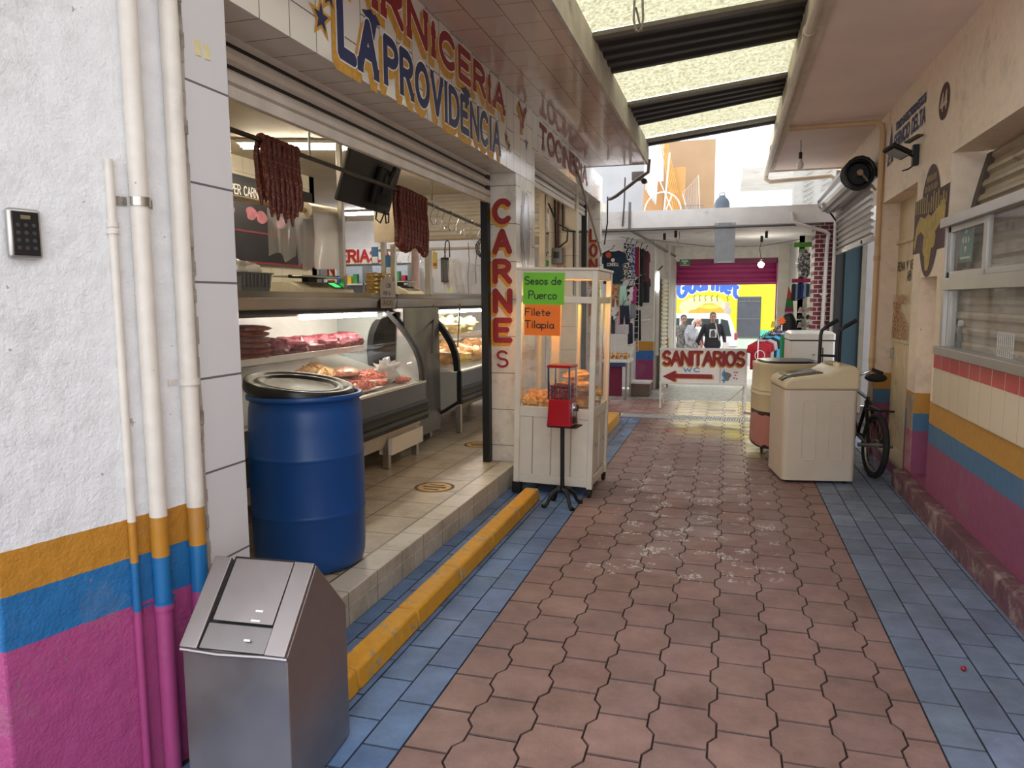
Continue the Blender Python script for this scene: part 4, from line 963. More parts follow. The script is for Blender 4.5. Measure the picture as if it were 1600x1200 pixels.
for i, pts in enumerate(([(-2.14, 9.32, 2.95), (-2.13, 9.31, 2.6), (-2.12, 9.32, 2.2)], [(-2.09, 9.32, 2.95), (-2.09, 9.31, 2.5), (-2.09, 9.32, 2.2)], [(-2.04, 9.32, 2.95), (-2.03, 9.32, 2.42), (-1.87, 9.32, 2.4)],
                            [(-2.2, 9.25, 2.75), (-2.08, 9.2, 2.5), (-1.95, 9.25, 2.42), (-1.96, 9.25, 2.28), (-2.08, 9.3, 2.2)], [(-1.89, 9.32, 2.4), (-1.89, 9.32, 1.6)])):
    tag(MB().tube(pts, .012, 8).build('conduit', mat('#2a2423' if i != 1 else '#5b2c2c', .5), None, True), ('left straight black', 'dark red', 'bent black', 'looping black', 'right straight black')[i]+' conduit above the electric boxes', 'conduit')
th = thing('pale_post', 'pale square post left of the electric boxes', 'post', (-2.24, 9.1, .163)); MB().bx(-.035, .035, -.035, .035, 0, 2.78).build('post', mat('#b9ad9a', .6), th)
sp = tag(MB().tube([(-1.674, 8.22, 3.11), (-1.674, 9.2, 2.63), (-1.674, 10.2, 2.14)], .014, 8).build('shutter_pole', mat('#8d8377', .6), None, True), 'thin pole leaning across the second opening above the snack cart', 'pole')

# shop lamps
def tube_lamp(x, y, z, ln, rz, label, pw=40, col='#fff3dc'):
    th = thing('ceiling_light', label, 'lamp', (x, y, z), rz)
    MB().bx(-ln/2, ln/2, -.08, .08, -.03, 0).build('housing', M_WHITEP, th)
    for s in (-.04, .04): MB().cyl((-ln/2+.03, s, -.05), (ln/2-.03, s, -.05), .014, n=10).build('tube', emis(col, pw), th, True)
tube_lamp(-3.6, 5.95, 2.945, 1.2, R(20), 'fluorescent lamp over the near counter, seen behind the sausages', 28)
tube_lamp(-2.95, 7.6, 2.945, 1.2, R(90), 'fluorescent lamp behind the television', 28)
tube_lamp(-3.6, 3.6, 2.945, 1.2, R(90), 'fluorescent lamp at the near end of the shop', 28)
tube_lamp(-5.8, 10.6, 2.945, 1.2, 0, 'fluorescent lamp in front of the grocery shelves', 30, '#f6f6ff')
tube_lamp(-3.6, 10.8, 2.945, 1.2, 0, 'fluorescent lamp in the hall behind the aprons', 30, '#f6f6ff')

tg = thing('price_tag', 'small yellow tag on the short post in the middle of the far counter', 'tag', (-2.90, 7.09, 1.86)); MB().bx(-.0, .05, -.003, .003, 0, .17).build('card', mat('#c9b25a', .6), tg); MB().bx(.005, .045, -.0045, -.003, .03, .06).build('print', mat('#b0503a', .6), tg)
# ------------------------------------------------------------------ refrigerated display cases
GP = [(-2.578, .83), (-2.583, .93), (-2.60, 1.02), (-2.64, 1.12), (-2.71, 1.23), (-2.81, 1.35), (-2.915, 1.462)]
M_CASEW = mat('#d2cabb', .35, 0, .06, 3, 0, 60, '#8b8171', .64); M_DECK = mat('#d8d8cf', .3, 0, .05, 5)
M_GREYP = mat('#5b5e6b', .35, .2, .08, 4)
def case(y0, y1, label, led0, led1, near_end, far_glass):
    th = thing('meat_display_case', label, 'display case')
    MB().prism([(-2.60, .50), (-2.62, .47), (-2.86 if near_end else -2.68, .34), (-3.5, .34), (-3.5, .50)], 'y', y0, y1).build('skirt', M_CASEW, th)
    MB().prism([(-2.60, .49), (-2.548, .50), (-2.54, .535), (-2.552, .56), (-2.54, .585), (-2.548, .62), (-2.54, .645), (-2.56, .665), (-2.60, .665)], 'y', y0, y1).build('bumper', M_BLACK, th, True)
    MB().bx(-2.60, -2.566, y0, y1, .665, .818).build('front_panel', M_GREYP, th)
    MB().prism([(-2.60, .818), (-2.558, .818), (-2.562, .834), (-2.60, .838)], 'y', y0, y1).build('rail', M_ALU, th)
    MB().prism([(-2.60, .50), (-3.5, .50), (-3.5, 1.07), (-3.4, 1.05), (-2.6, .81)], 'y', y0, y1).build('deck', M_DECK, th)
    MB().bx(-3.5, -3.42, y0, y1, .88, 1.47).build('back_panel', M_DECK, th)
    MB().prism([(-2.905, 1.475), (-2.918, 1.445), (-3.0, 1.43), (-3.5, 1.43), (-3.5, 1.475)], 'y', y0, y1).build('top', M_BLACK, th)
    mb = MB(); n = len(GP)
    mb.add([(p[0], y, p[1]) for y in (y0+.01, y1-.01) for p in GP], [(i, i+1, n+i+1, n+i) for i in range(n-1)])
    mb.build('glass_front', M_GLASS, th, True)
    def frame(y, nm='end_frame', w_=.022, th_=.03):
        mb = MB(); o = [(p[0]+.009, p[1]+.005) for p in GP]; inn = [(p[0]-w_*1.6, p[1]-(w_*.4 if k else -.0)) for k, p in enumerate(GP)]
        mb.prism(o+inn[::-1], 'y', y-th_/2, y+th_/2); return mb.build(nm, M_BLACK, th)
    frame(y1-.02)
    if far_glass:
        prof = GP+[(-3.42, 1.462), (-3.42, .88)]
        MB().prism(prof, 'y', y1-.02, y1-.012).build('end_glass', mat('#c9d0cd', .12, .5, .05, 3), th)
        MB().prism([(-2.74+.0+.20*math.cos(R(a))*1.0-.12, 1.08+.36*math.sin(R(a))) for a in range(80, 281, 12)]+[(-3.0+.12*math.cos(R(a)), 1.08+.30*math.sin(R(a))) for a in range(280, 79, -20)], 'y', y1-.034, y1-.03).build('end_gasket', mat('#2c2e2e', .4, 0, .2, 9), th)
    if near_end:
        MB().prism([(-2.60, .82), (-2.60, .50), (-2.86, .34), (-3.5, .34), (-3.5, .82)], 'y', y0-.02, y0).build('end_panel', mat('#b5b1a6', .4, .1, .06, 3), th)
        MB().prism([(-2.545, .84), (-2.545, .52), (-2.86, .335), (-2.89, .35), (-2.585, .535), (-2.585, .84)], 'y', y0-.035, y0+.0).build('end_trim', M_BLACK, th, bevel=.006)
        frame(y0, 'end_frame', .03, .05)
    led = MB().bx(-2.995, -2.97, led0, led1, 1.405, 1.425).build('led_strip', emis('#fff6ea', 26), th)
    # shelf
    MB().bx(-3.38, -2.98, y0+.05, y1-.35, 1.135, 1.143).build('shelf', M_GLASS, th)
    MB().bx(-2.985, -2.975, y0+.05, y1-.35, 1.12, 1.165).build('shelf_rail', M_WHITEP, th, bevel=.003)
    for y in (y0+.3, (y0+y1)/2, y1-.4):
        MB().bx(-3.42, -3.0, y-.006, y+.006, 1.10, 1.135).build('bracket', M_WHITEP, th)
    for x in (-2.66, -3.3):
        for y in (y0+.2, y0+(y1-y0)*.5, y1-.62, y1-.05):
            MB().bx(x-.025, x+.025, y-.025, y+.025, .168, .36+(.1 if x > -3 else 0)).build('leg', M_STEEL, th)
    MB().bx(-2.72, -2.60, y1-.64, y1-.0, .28, .42).build('base_rail', M_CASEW, th, bevel=.004)
    return th
case(2.9, 6.06, 'near glass meat case with red meat on a lit shelf', 4.75, 5.95, False, True)
case(6.95, 9.3, 'far glass meat case with yellow tripe and chicken', 7.0, 9.1, True, False)
cb = thing('steel_cabinet', 'stainless cabinet panel between the two meat cases', 'cabinet')
M_STEEL2 = mat('#7f7a77', .38, .9, .15, 3)
MB().bx(-3.4, -2.78, 6.08, 6.93, .25, 1.47).build('body', M_STEEL2, cb)
mb = MB(); mb.grid(lambda u, v: (-2.776+.006*math.sin(u*15)*(.3+v), 6.09+.83*u, 1.46-1.15*v), 30, 4); mb.build('front_panel', M_STEEL2, cb, True)
for y in (6.15, 6.85): MB().bx(-3.1, -2.85, y-.03, y+.03, .168, .25).build('foot', M_STEEL, cb)
for i, (a, c) in enumerate((((-2.86, 7.0, 1.5), (-2.62, 6.35, 1.06)), ((-2.80, 7.6, 1.5), (-2.60, 6.98, 1.08)))):
    tag(MB().cyl(a, c, .008, n=8).build('prop_rod', mat('#4a4542', .4, .5), None, True), ('left', 'right')[i]+' of two thin rods propped against the far meat case', 'rod')

def meatmat(c1, c2, sc=20, rough=.3):
    t = NT('meat'); return t.done(t.mix(t.ramp(t.noise(sc, 5, t.obj(), .65), [(.42, (0, 0, 0)), (.6, (1, 1, 1))]), lin(c1), lin(c2)), rough)
M_BEEF = meatmat('#7e2b34', '#b0737a'); M_GROUND = meatmat('#c2503f', '#e8a58f', 60, .5); M_PATTY = meatmat('#7e2b25', '#a9563f', 18)
M_SHRED = meatmat('#d89a4e', '#efd6a0', 30, .5); M_STEAK = meatmat('#cf7a5f', '#eac9ad', 22); M_CHICK = meatmat('#e2a45e', '#f0cf9d', 14, .35); M_TRIPE = meatmat('#d9cf8a', '#efeac0', 18, .4)
def single(mb, name, m, loc, label, cat, group=None, rz=0, smooth=True, kind=None, **kw):
    return tag(put(mb.build(name, m, None, smooth, **kw), loc, rz), label, cat, group, kind)
ys = [4.58, 4.80, 5.02, 5.24, 5.46, 5.64]
for i, y in enumerate(ys):
    mb = MB(); lump(mb, (0, 0, 0), (.15, .115, .068), i+3, .25, 2.4, 18, 12)
    single(mb, 'beef_piece', M_BEEF, (-3.13+.012*(i % 2), y, 1.205), 'wrapped dark red beef piece on the shelf of the near meat case', 'beef', 'beef pieces on the lit shelf', R(10*i))
for i in range(6):
    mb = MB(); lump(mb, (0, 0, 0), (.15, .16, .026), i+20, .08, 3, 18, 8)
    single(mb, 'meat_patty_tray', M_PATTY, (-3.12, 4.3+.01*(i % 2), 1.165+i*.038), 'flat brown red meat pack stacked at the near end of the shelf', 'meat pack', 'stacked meat packs on the shelf', R(4*i))
def deck_z(x): return .81+(-2.6-x)*.30
# shredded pile, steak, ground meat trays, bag
th = thing('shredded_chicken', 'pile of golden shredded meat strands in the near meat case', 'shredded meat', (-3.05, 5.02, deck_z(-3.05)))
mb = MB(); rr = random.Random(3)
for k in range(90):
    a = rr.uniform(0, 6.28); r_ = rr.uniform(0, .15); z = .10*(1-r_/.17)+rr.uniform(0, .02); x, y = r_*math.cos(a), r_*math.sin(a)*1.2; b_ = rr.uniform(0, 6.28); L = rr.uniform(.03, .07)
    mb.tube([(x, y, z), (x+L*.5*math.cos(b_), y+L*.5*math.sin(b_), z+.015), (x+L*math.cos(b_), y+L*math.sin(b_), z-.005)], .0055, 5)
o = mb.build('strands', M_SHRED, th, True); o['kind'] = 'stuff'
lump(MB(), (0, 0, .02), (.15, .18, .08), 2, .15).build('core', M_SHRED, th, True)
single(lump(MB(), (0, 0, 0), (.13, .16, .04), 8, .15, 2), 'steak', M_STEAK, (-2.98, 5.33, deck_z(-2.98)+.045), 'pale marbled steak beside the shredded meat in the near case', 'steak')
for i, (x, y, rx, ry) in enumerate(((-2.86, 5.55, .15, .2), (-2.73, 5.10, .10, .2))):
    th = thing('ground_meat_tray', ('larger heap of pink ground meat behind', 'smaller heap of pink ground meat at the front glass')[i]+' in the near case', 'ground meat', (x, y, deck_z(x)))
    MB().prism([(rx*1.12, -ry*1.12), (rx*1.12, ry*1.12), (-rx*1.12, ry*1.12), (-rx*1.12, -ry*1.12)], 'z', .001, .014).build('tray', M_WHITEP, th, bevel=.004)
    mb = MB(); rr = random.Random(i); lump(mb, (0, 0, .02), (rx, ry, .05), 11+i, .2, 2.4)
    for k in range(150):
        a = rr.uniform(0, 6.28); q_ = math.sqrt(rr.uniform(0, 1)); x_, y_ = rx*q_*math.cos(a), ry*q_*math.sin(a); z_ = .02+.05*math.sqrt(max(0, 1-q_*q_)); b_ = rr.uniform(0, 6.28)
        mb.tube([(x_, y_, z_), (x_+.012*math.cos(b_), y_+.012*math.sin(b_), z_+.008), (x_+.024*math.cos(b_+.6), y_+.024*math.sin(b_+.6), z_)], .005, 5)
    o = mb.build('meat', M_GROUND, th, True); o['kind'] = 'stuff'
mb = MB(); lump(mb, (0, 0, .07), (.1, .11, .085), 31, .55, 2.6, 20, 14)
single(mb, 'plastic_bag', film('#e4e4dd', .55), (-2.76, 5.66, deck_z(-2.76)+.01), 'knotted clear plastic bag at the far end of the near case', 'plastic bag')
for i, (x, y) in enumerate(((-2.68, 5.82), (-2.72, 5.44))):
    single(lump(MB(), (0, 0, 0), (.07, .11, .03), 40+i, .2), 'meat_slice', M_GROUND, (x, y-.01, deck_z(x)+.032), ('thin meat slice by the bag at the far end of the near case', 'thin meat slice at the front glass left of the bag')[i], 'meat slice')
rr = random.Random(9)
for i in range(18):
    y = 7.12+(i % 9)*.21+rr.uniform(-.04, .04); x = -2.78-(i//9)*.2+rr.uniform(-.04, .04)
    single(lump(MB(), (0, 0, 0), (.10, .13, .07), 50+i, .3, 2), 'chicken_piece', M_CHICK, (x, y, deck_z(x)+.07+.03*(i % 3 == 0)), 'golden raw chicken piece in the far meat case', 'chicken piece', 'chicken pieces in the far case', rr.uniform(0, 3))
for i in range(4):
    y = 7.5+i*.36
    single(lump(MB(), (0, 0, 0), (.15, .2, .10), 80+i, .45, 2.2, 20, 14), 'tripe', M_TRIPE, (-3.15, y, 1.245), 'folded pale yellow tripe on the shelf of the far meat case', 'tripe', 'folded tripe on the far case shelf', rr.uniform(0, 2))
single(lump(MB(), (0, 0, 0), (.13, .12, .09), 95, .4, 2.2), 'chicken_heap', M_CHICK, (-3.15, 7.18, 1.235), 'orange chicken heap at the near end of the far case shelf', 'chicken piece')

# round floor stickers
for i, (x, y) in enumerate(((-2.05, 4.97), (-2.25, 6.6))):
    th = thing('floor_sticker', ('nearer', 'farther')[i]+' round black and yellow distance sticker on the shop floor', 'floor sticker', (x, y, .1635))
    MB().lathe([(.0, 0), (.15, 0), (.15, .0012), (0, .0012)], 36).build('disc', mat('#c0922f', .5, 0, .2, 20), th)
    mb = MB(); n_ = 36
    for r0, r1 in ((.125, .15),):
        mb.add([(r*math.cos(2*math.pi*k/n_), r*math.sin(2*math.pi*k/n_), .0016) for r in (r0, r1) for k in range(n_)], [(k, (k+1) % n_, n_+(k+1) % n_, n_+k) for k in range(n_)])
    mb.bx(-.09, .09, -.02, .02, .0013, .0018); mb.bx(-.06, .06, .045, .07, .0013, .0018); mb.bx(-.06, .06, -.08, -.05, .0013, .0018)
    mb.build('print', mat('#3a2a20', .6), th)

# ------------------------------------------------------------------ glass snack cart
CART = Matrix.Translation((-1.292, 5.89, 0)) @ Euler((0, R(1.3), R(-1))).to_matrix().to_4x4()
ct = thing('snack_cart', 'white glass fronted snack cart with a warm lamp, beside the tiled column', 'cart'); ct.matrix_world = CART
W2, D2, HT = .297, .31, 1.765
mw_ = mat('#d8d0c0', .38, 0, .06, 6, 0, 60, '#8d8270', .66)
for x in (-W2, W2):
    for y in (-D2, D2):
        s = .022; MB().bx(x-s, x+s, y-s, y+s, (.075 if x > 0 else .085), HT).build('post', mw_, ct, bevel=.003)
for x, y in ((W2, -D2), (W2, D2)):
    wh = MB().tube([(x-.012, y, .035), (x+.012, y, .035)], .034, 18).build('wheel', M_RUBBER, ct, True)
    MB().bx(x-.018, x+.018, y-.012, y+.012, .04, .085).build('fork', M_BLACK, wh)
MB().bx(-W2, W2, -D2-.004, -D2+.012, .15, .64).build('front_panel', mw_, ct, bevel=.002)
mb = MB()
for x in (-.17, -.02, .14): mb.bx(x-.004, x+.004, -D2-.008, -D2-.004, .16, .62)
mb.build('panel_joint', mat('#aba291', .5), ct)
for y_ in (-D2, D2): MB().bx(-W2-.03, -W2+.04, y_-.03, y_+.03, .0, .085).build('support_block', M_BLACK, ct)
for z0, z1 in ((.085, .15), (.62, .70), (1.515, 1.565), (1.70, HT)):
    MB().bx(-W2, W2, -D2-.012, -D2+.02, z0, z1).build('front_rail', mw_, ct, bevel=.003)
    MB().bx(W2-.02, W2+.012, -D2, D2, z0, z1).build('side_rail', mw_, ct, bevel=.003)
    MB().bx(-W2-.012, -W2+.02, -D2, D2, z0, z1).build('side_rail', mw_, ct, bevel=.003)
    MB().bx(-W2, W2, D2-.02, D2+.012, z0, z1).build('back_rail', mw_, ct, bevel=.003)
MB().bx(-W2-.03, W2+.03, -D2-.03, D2+.03, HT, HT+.02).build('roof', mw_, ct, bevel=.004)
MB().bx(-W2, W2, -D2, D2, .66, .685).build('deck', mat('#cfc3a8', .4), ct)
MB().bx(-W2, W2, -D2, D2, .12, .14).build('floor_panel', mw_, ct)
for y0, y1 in ((-D2, -.02), (.02, D2)):
    d_ = MB().bx(W2-.01, W2+.004, y0+.02, y1, .16, .61).build('side_door', mw_, ct, bevel=.003); MB().bx(W2+.004, W2+.012, y0+.16, y0+.2, .38, .41).build('knob', M_CHROME, d_)
    d_ = MB().bx(W2-.002, W2+.001, y0+.02, y1, .70, 1.515).build('glass_door', M_GLASS, ct)
    MB().bx(W2-.008, W2+.008, y0+(.02 if y0 < 0 else 0), y0+(.045 if y0 < 0 else .025), .70, 1.515).build('door_stile', M_ALU, d_)
MB().bx(-W2, -W2+.012, -D2, D2, .15, .64).build('side_panel', mw_, ct); MB().bx(-W2, W2, D2-.012, D2, .15, .64).build('back_panel', mw_, ct)
for z0, z1 in ((.70, 1.515), (1.565, 1.70)):
    MB().bx(-W2+.02, W2-.02, -D2-.002, -D2+.002, z0, z1).build('front_glass', M_GLASS, ct)
MB().bx(-W2+.001, -W2+.004, -D2, D2, .70, 1.515).build('side_glass', M_GLASS, ct)
MB().cyl((-.2, -.12, 1.54), (.2, -.12, 1.54), .016, n=10).build('lamp_tube', emis('#ffc06a', 45), ct, True)
MB().bx(-.22, .22, -.15, -.09, 1.555, 1.565).build('lamp_holder', M_WHITEP, ct)
mb = MB(); mb.bx(-.11, -.04, -.02, .02, .685, 1.5); mb.bx(.06, .085, .2, .24, .685, 1.5); mb.build('inner_post', mat('#cbb98f', .5), ct, bevel=.004)
M_RIND = meatmat('#b8741f', '#e6b25a', 9, .6)
rr = random.Random(4)
for i in range(16):
    if i < 9: x, y, z, r_ = -.25+.055*(i % 5)+rr.uniform(-.01, .01), -.20+.16*(i//5), .735+(.0 if i < 5 else .02), (.045, .055, .045)
    else: k = i-9; x, y, z, r_ = .10+.09*(k % 2)+rr.uniform(-.02, .02), -.12+.13*(k//2 % 2), .73+.065*(k//2), (.10, .12, .042)
    single(lump(MB(), (0, 0, 0), r_, 100+i, .4, 2.2), 'pork_rind', M_RIND, CART @ Vector((x, y, z)), 'golden fried pork rind lying in the lit snack cart', 'pork rind', 'pork rinds in the snack cart', rr.uniform(0, 3))
def paper(name, label, u0, u1, z0, z1, col, lines, yo):
    u0 += .018; u1 += .018; lines = [(a, b+.018, *c) for a, b, *c in lines]
    th = thing(name, label, 'paper sign'); th.matrix_world = CART @ Matrix.Translation((0, -D2-yo, 0))
    mb = MB(); mb.grid(lambda u, v: (u0+(u1-u0)*u, -.002-.004*math.sin(v*3)*u, z0+(z1-z0)*v), 6, 6); mb.build('sheet', mat(col, .6, 0, .03, 5), th, True)
    for txt, x, z, h, wd in lines: letter(MB(), txt, (x, -.0075, z), (1, 0, 0), (0, 0, 1), h, .0075, wd, .16).build('writing', mat('#15151a', .5), th)
paper('paper_sign', 'bright green paper sign reading Sesos de Puerco on the snack cart', -.283, .045, 1.50, 1.745, '#6fc02a', [('Sesos', -.268, 1.655, .058, .18), ('de', -.055, 1.655, .058, .078), ('Puerco', -.235, 1.545, .06, .22)], .016)
paper('paper_sign', 'orange paper sign reading Filete Tilapia on the snack cart', -.268, .02, 1.262, 1.50, '#f4791c', [('Filete', -.262, 1.415, .055, .20), ('Tilapia', -.262, 1.32, .055, .23)], .016)

# ------------------------------------------------------------------ gumball machine
gm = thing('gumball_machine', 'red gumball machine on a black stand in front of the snack cart', 'gumball machine', (-1.155, 5.30, 0), R(-6))
M_CLEARG = glass(opacity=.015)
M_RED_ENAMEL = mat('#a3101c', .3, 0, .1, 6)
for a in (45, 135, 225, 315):
    c_, s_ = math.cos(R(a)), math.sin(R(a))
    MB().tube([(.02*c_, .02*s_, .12), (.06*c_, .06*s_, .118), (.10*c_, .10*s_, .08), (.125*c_, .125*s_, .03), (.15*c_, .15*s_, .012), (.165*c_, .165*s_, .010)], [.02, .018, .015, .013, .018, .02], 10).build('foot', M_BLACK, gm, True)
MB().cyl((0, 0, .1), (0, 0, .62), .016, n=14).build('pole', M_BLACK, gm, True)
MB().box((0.02, 0, .608), (.22, .16, .008)).build('base_plate', M_BLACK, gm)
mb = MB(); mb.loft([[(-x, -y, z), (x, -y, z), (x, y, z), (-x, y, z)] for x, y, z in ((.094, .094, .615), (.09, .09, .64), (.082, .082, .815))]); bd = mb.build('housing', M_RED_ENAMEL, gm, bevel=.006)
for x in (-.08, .08):
    for y in (-.08, .08): MB().bx(x-.006, x+.006, y-.006, y+.006, .815, 1.045).build('globe_post', M_CHROME, gm)
for s in (-1, 1):
    MB().bx(-.08, .08, s*.082-.001, s*.082+.001, .817, 1.045).build('globe_pane', M_CLEARG, gm); MB().bx(s*.082-.001, s*.082+.001, -.08, .08, .817, 1.045).build('globe_pane', M_CLEARG, gm)
mb = MB(); mb.loft([[(-x, -x, z), (x, -x, z), (x, x, z), (-x, x, z)] for x, z in ((.09, 1.045), (.092, 1.055), (.086, 1.066))]); mb.build('lid', M_RED_ENAMEL, gm, bevel=.004)
MB().box((.088, 0, .735), (.012, .07, .10)).build('coin_plate', M_CHROME, gm, bevel=.004)
kb = MB().cyl((.093, 0, .745), (.115, 0, .745), .02, n=16).build('coin_dial', M_CHROME, gm, True); MB().box((.118, 0, .745), (.012, .01, .045)).build('handle', M_BLACK, kb, bevel=.003)
MB().box((.095, 0, .655), (.014, .05, .04)).build('chute', M_BLACK, gm, bevel=.003)
g0 = MB().sph((0, 0, 0), .0105, 12, 8).build('gumball', mat('#7c0f1c', .3, 0, .3, 40), None, True); first = True; rr = random.Random(2)
GM = Matrix.Translation((-1.155, 5.30, 0)) @ Matrix.Rotation(R(-6), 4, 'Z')
for layer in range(5):
    for ix in range(7):
        for iy in range(7):
            if 0 < ix < 6 and 0 < iy < 6 and layer < 4: continue
            p = GM @ Vector((-.066+ix*.022+rr.uniform(-.003, .003), -.066+iy*.022+rr.uniform(-.003, .003), .828+layer*.018+(rr.uniform(0, .012) if layer == 4 else rr.uniform(-.002, .002))))
            o = g0 if first else g0.copy()
            if not first: COL.objects.link(o)
            first = False; o.location = p; o.scale = (1,)*3; tag(o, 'dark red gumball inside the gumball machine', 'gumball', 'gumballs in the machine')
single(MB().sph((0, 0, .011), .011), 'gumball', mat('#8c1a20', .4), (.975, 3.30, 0), 'single dark red ball lying on the blue pavers', 'ball')
# ------------------------------------------------------------------ right wall: lettering, mural, number, window, door
RX = 1.42; UX = (0, -1, 0); UZ = (0, 0, 1)
M_BLUEINK = mat('#3a3f5e', .7, 0, .2, 20); M_BROWNINK = mat('#4c2c22', .7, 0, .2, 20); M_MURAL = mat('#54383a', .75, 0, .15, 12); M_MGOLD = mat('#b39a4a', .7, 0, .25, 18)
mb = MB(); letter(mb, 'TECNICO EN ELECTRODOMESTICOS', (RX, 7.56, 3.035), UX, UZ, .06, .017, 1.06, .14, lift=.003)
letter(mb, 'SERVICIO DELTA', (RX, 7.6, 2.885), UX, UZ, .105, .03, 1.1, .16, lift=.003)
poly(mb, [(0, 0), (.14, .38), (.27, .02)], (RX, 7.88, 2.765), UX, UZ, .003)
mb.build('lettering', M_BLUEINK, wall_r)
mb = MB(); poly(mb, [(.06*math.cos(R(a)), .08*math.sin(R(a))) for a in range(0, 360, 20)], (RX, 7.745, 2.86), UX, UZ, .0045); mb.build('emblem', mat('#cdb793', .7), wall_r)
mb = MB(); letter(mb, 'SD', (RX, 7.785, 2.825), UX, UZ, .07, .012, .075, .1, lift=.006); mb.build('lettering', M_BLUEINK, wall_r)
mb = MB(); poly(mb, [(.135*math.cos(R(a)), .125*math.sin(R(a))) for a in range(0, 360, 12)], (RX, 5.97, 2.90), UX, UZ, .003); mb.build('number_disc', M_BROWNINK, wall_r)
mb = MB(); letter(mb, '44', (RX, 6.05, 2.845), UX, UZ, .11, .026, .16, .18, lift=.0055); mb.build('house_number', mat('#cdb79b', .7), wall_r)
# bull's head mural: dark oval and band with a gold head
mo = (RX, 6.66, 1.66)
mb = MB(); poly(mb, [(0, .22), (.93, .22), (.96, .65), (0, .63)], mo, UX, UZ, .002)
poly(mb, [(.47+.285*math.cos(R(a)), .44+.41*math.sin(R(a))) for a in range(0, 360, 10)], mo, UX, UZ, .0032); mb.build('mural_ground', M_MURAL, wall_r)
mb = MB()
poly(mb, [(.03, .30), (.08, .42), (.20, .50), (.34, .47), (.43, .50), (.52, .47), (.62, .50), (.74, .53), (.84, .57), (.90, .50), (.88, .42), (.78, .40), (.68, .36), (.60, .33), (.57, .26), (.53, .12), (.49, .08), (.42, .08), (.39, .14), (.36, .26), (.34, .34), (.24, .38), (.14, .36), (.07, .24)], mo, UX, UZ, .0046)
poly(mb, [(.37+.05*math.cos(R(a)), .27+.08*math.sin(R(a))) for a in range(0, 360, 24)], mo, UX, UZ, .0052); poly(mb, [(.60+.07*math.cos(R(a)), .31+.075*math.sin(R(a))) for a in range(0, 360, 24)], mo, UX, UZ, .0052)
mb.build('mural_bull', M_MGOLD, wall_r)
mb = MB(); rr = random.Random(5)
for k in range(14): x = .04+k*.064; h = rr.uniform(.08, .15); poly(mb, [(x, .5+abs(x-.47)*.06), (x+.035, .5+abs(x-.47)*.06), (x+.035, .5+h), (x, .5+h)], mo, UX, UZ, .0048)
for j, (z, x0, x1) in enumerate(((.66, .30, .66), (.73, .34, .62))):
    for k in range(9): x = x0+(x1-x0)*k/9; poly(mb, [(x, z), (x+.022, z), (x+.022, z+.045), (x, z+.045)], mo, UX, UZ, .005)
mb.build('mural_lettering', mat('#a08a52', .7, 0, .3, 30), wall_r)

wn = bpy.data.objects.new('window_1', None); COL.objects.link(wn); struct(wn, 'aluminium sliding window in front of a closed shutter')
Y0, Y1, Z0, Z1 = 2.2, 5.64, 1.175, 2.06
def wb(nm, y0, y1, z0, z1, x0=1.39, x1=1.45, m=M_ALU): return MB().bx(x0, x1, y0, y1, z0, z1).build(nm, m, wn, bevel=.003)
wb('window_sill', Y0, Y1+.02, Z0-.02, Z0+.035, 1.36, 1.5); wb('top_rail', Y0, Y1+.02, Z1-.06, Z1, 1.36, 1.5); wb('jamb', Y1-.045, Y1, Z0, Z1); wb('middle_rail', Y0, Y1, 1.585, 1.665, 1.385, 1.46)
wb('sash_stile', Y1-.10, Y1-.055, 1.665, Z1-.06, 1.40, 1.43); wb('sash_rail', 4.83, Y1-.055, 1.665, 1.705, 1.40, 1.43); wb('sash_rail', 4.83, Y1-.055, Z1-.1, Z1-.06, 1.40, 1.43)
wb('sash_stile', 4.80, 4.87, 1.665, Z1-.06, 1.395, 1.425); wb('sash_stile', Y1-.11, Y1-.05, Z0+.03, 1.585, 1.42, 1.46)
wb('window_pane', 4.86, Y1-.1, 1.7, Z1-.1, 1.413, 1.417, M_GLASS); wb('window_pane', Y0, 4.80, 1.67, Z1-.06, 1.406, 1.41, M_GLASS); wb('window_pane', Y0, Y1-.05, Z0+.03, 1.585, 1.43, 1.434, M_GLASS)
wb('sash_rail', Y0, 4.82, 1.665, 1.70, 1.395, 1.42)
sh_ = shutter('roller_shutter', 2.2, 5.62, 1.2, 2.46, 0, 'closed beige roller shutter behind the aluminium window', mat('#a8977f', .5, .1, .12, 6, 0, 60, '#6d5c48', .6), .095)
gd = [(1.485+.168*max(0, (z-1.2)/1.28)**2, z) for z in (1.2, 1.5, 1.8, 2.0, 2.2, 2.35, 2.48)]
MB().prism([(x-.03, z) for x, z in gd]+[(x+.02, z) for x, z in gd[::-1]], 'y', 5.60, 5.69).build('guide', mat('#4f4436', .6), sh_)
for c in [c for c in sh_.children if not c.name.startswith('guide')]:
    for v in c.data.vertices: v.co.x = 1.485+.168*max(0, (v.co.z-1.2)/1.28)**2-v.co.x
gs = thing('safety_sign', 'green meeting point sign behind the upper window pane', 'sign', (1.445, 5.36, 1.76), R(0))
MB().bx(-.002, .002, -.13, .13, 0, .24).build('panel', mat('#3d7355', .5), gs)
mb = MB()
for a in range(4):
    c_, s_ = math.cos(R(90*a)), math.sin(R(90*a)); poly(mb, [(c_*.04-s_*p, .14+s_*.04+c_*p) if q else (c_*.085-s_*p*.1, .14+s_*.085+c_*p*.1) for p, q in ((-.025, 0), (-.028, 1), (.028, 1))][::-1], (-.002, 0, 0), UX, UZ, .003)
poly(mb, [(.022*math.cos(R(a)), .14+.022*math.sin(R(a))) for a in range(0, 360, 30)], (-.002, 0, 0), UX, UZ, .003); mb.bx(-.005, -.002, -.1, .1, .02, .035)
mb.build('pictogram', mat('#c9d2c4', .5), gs)
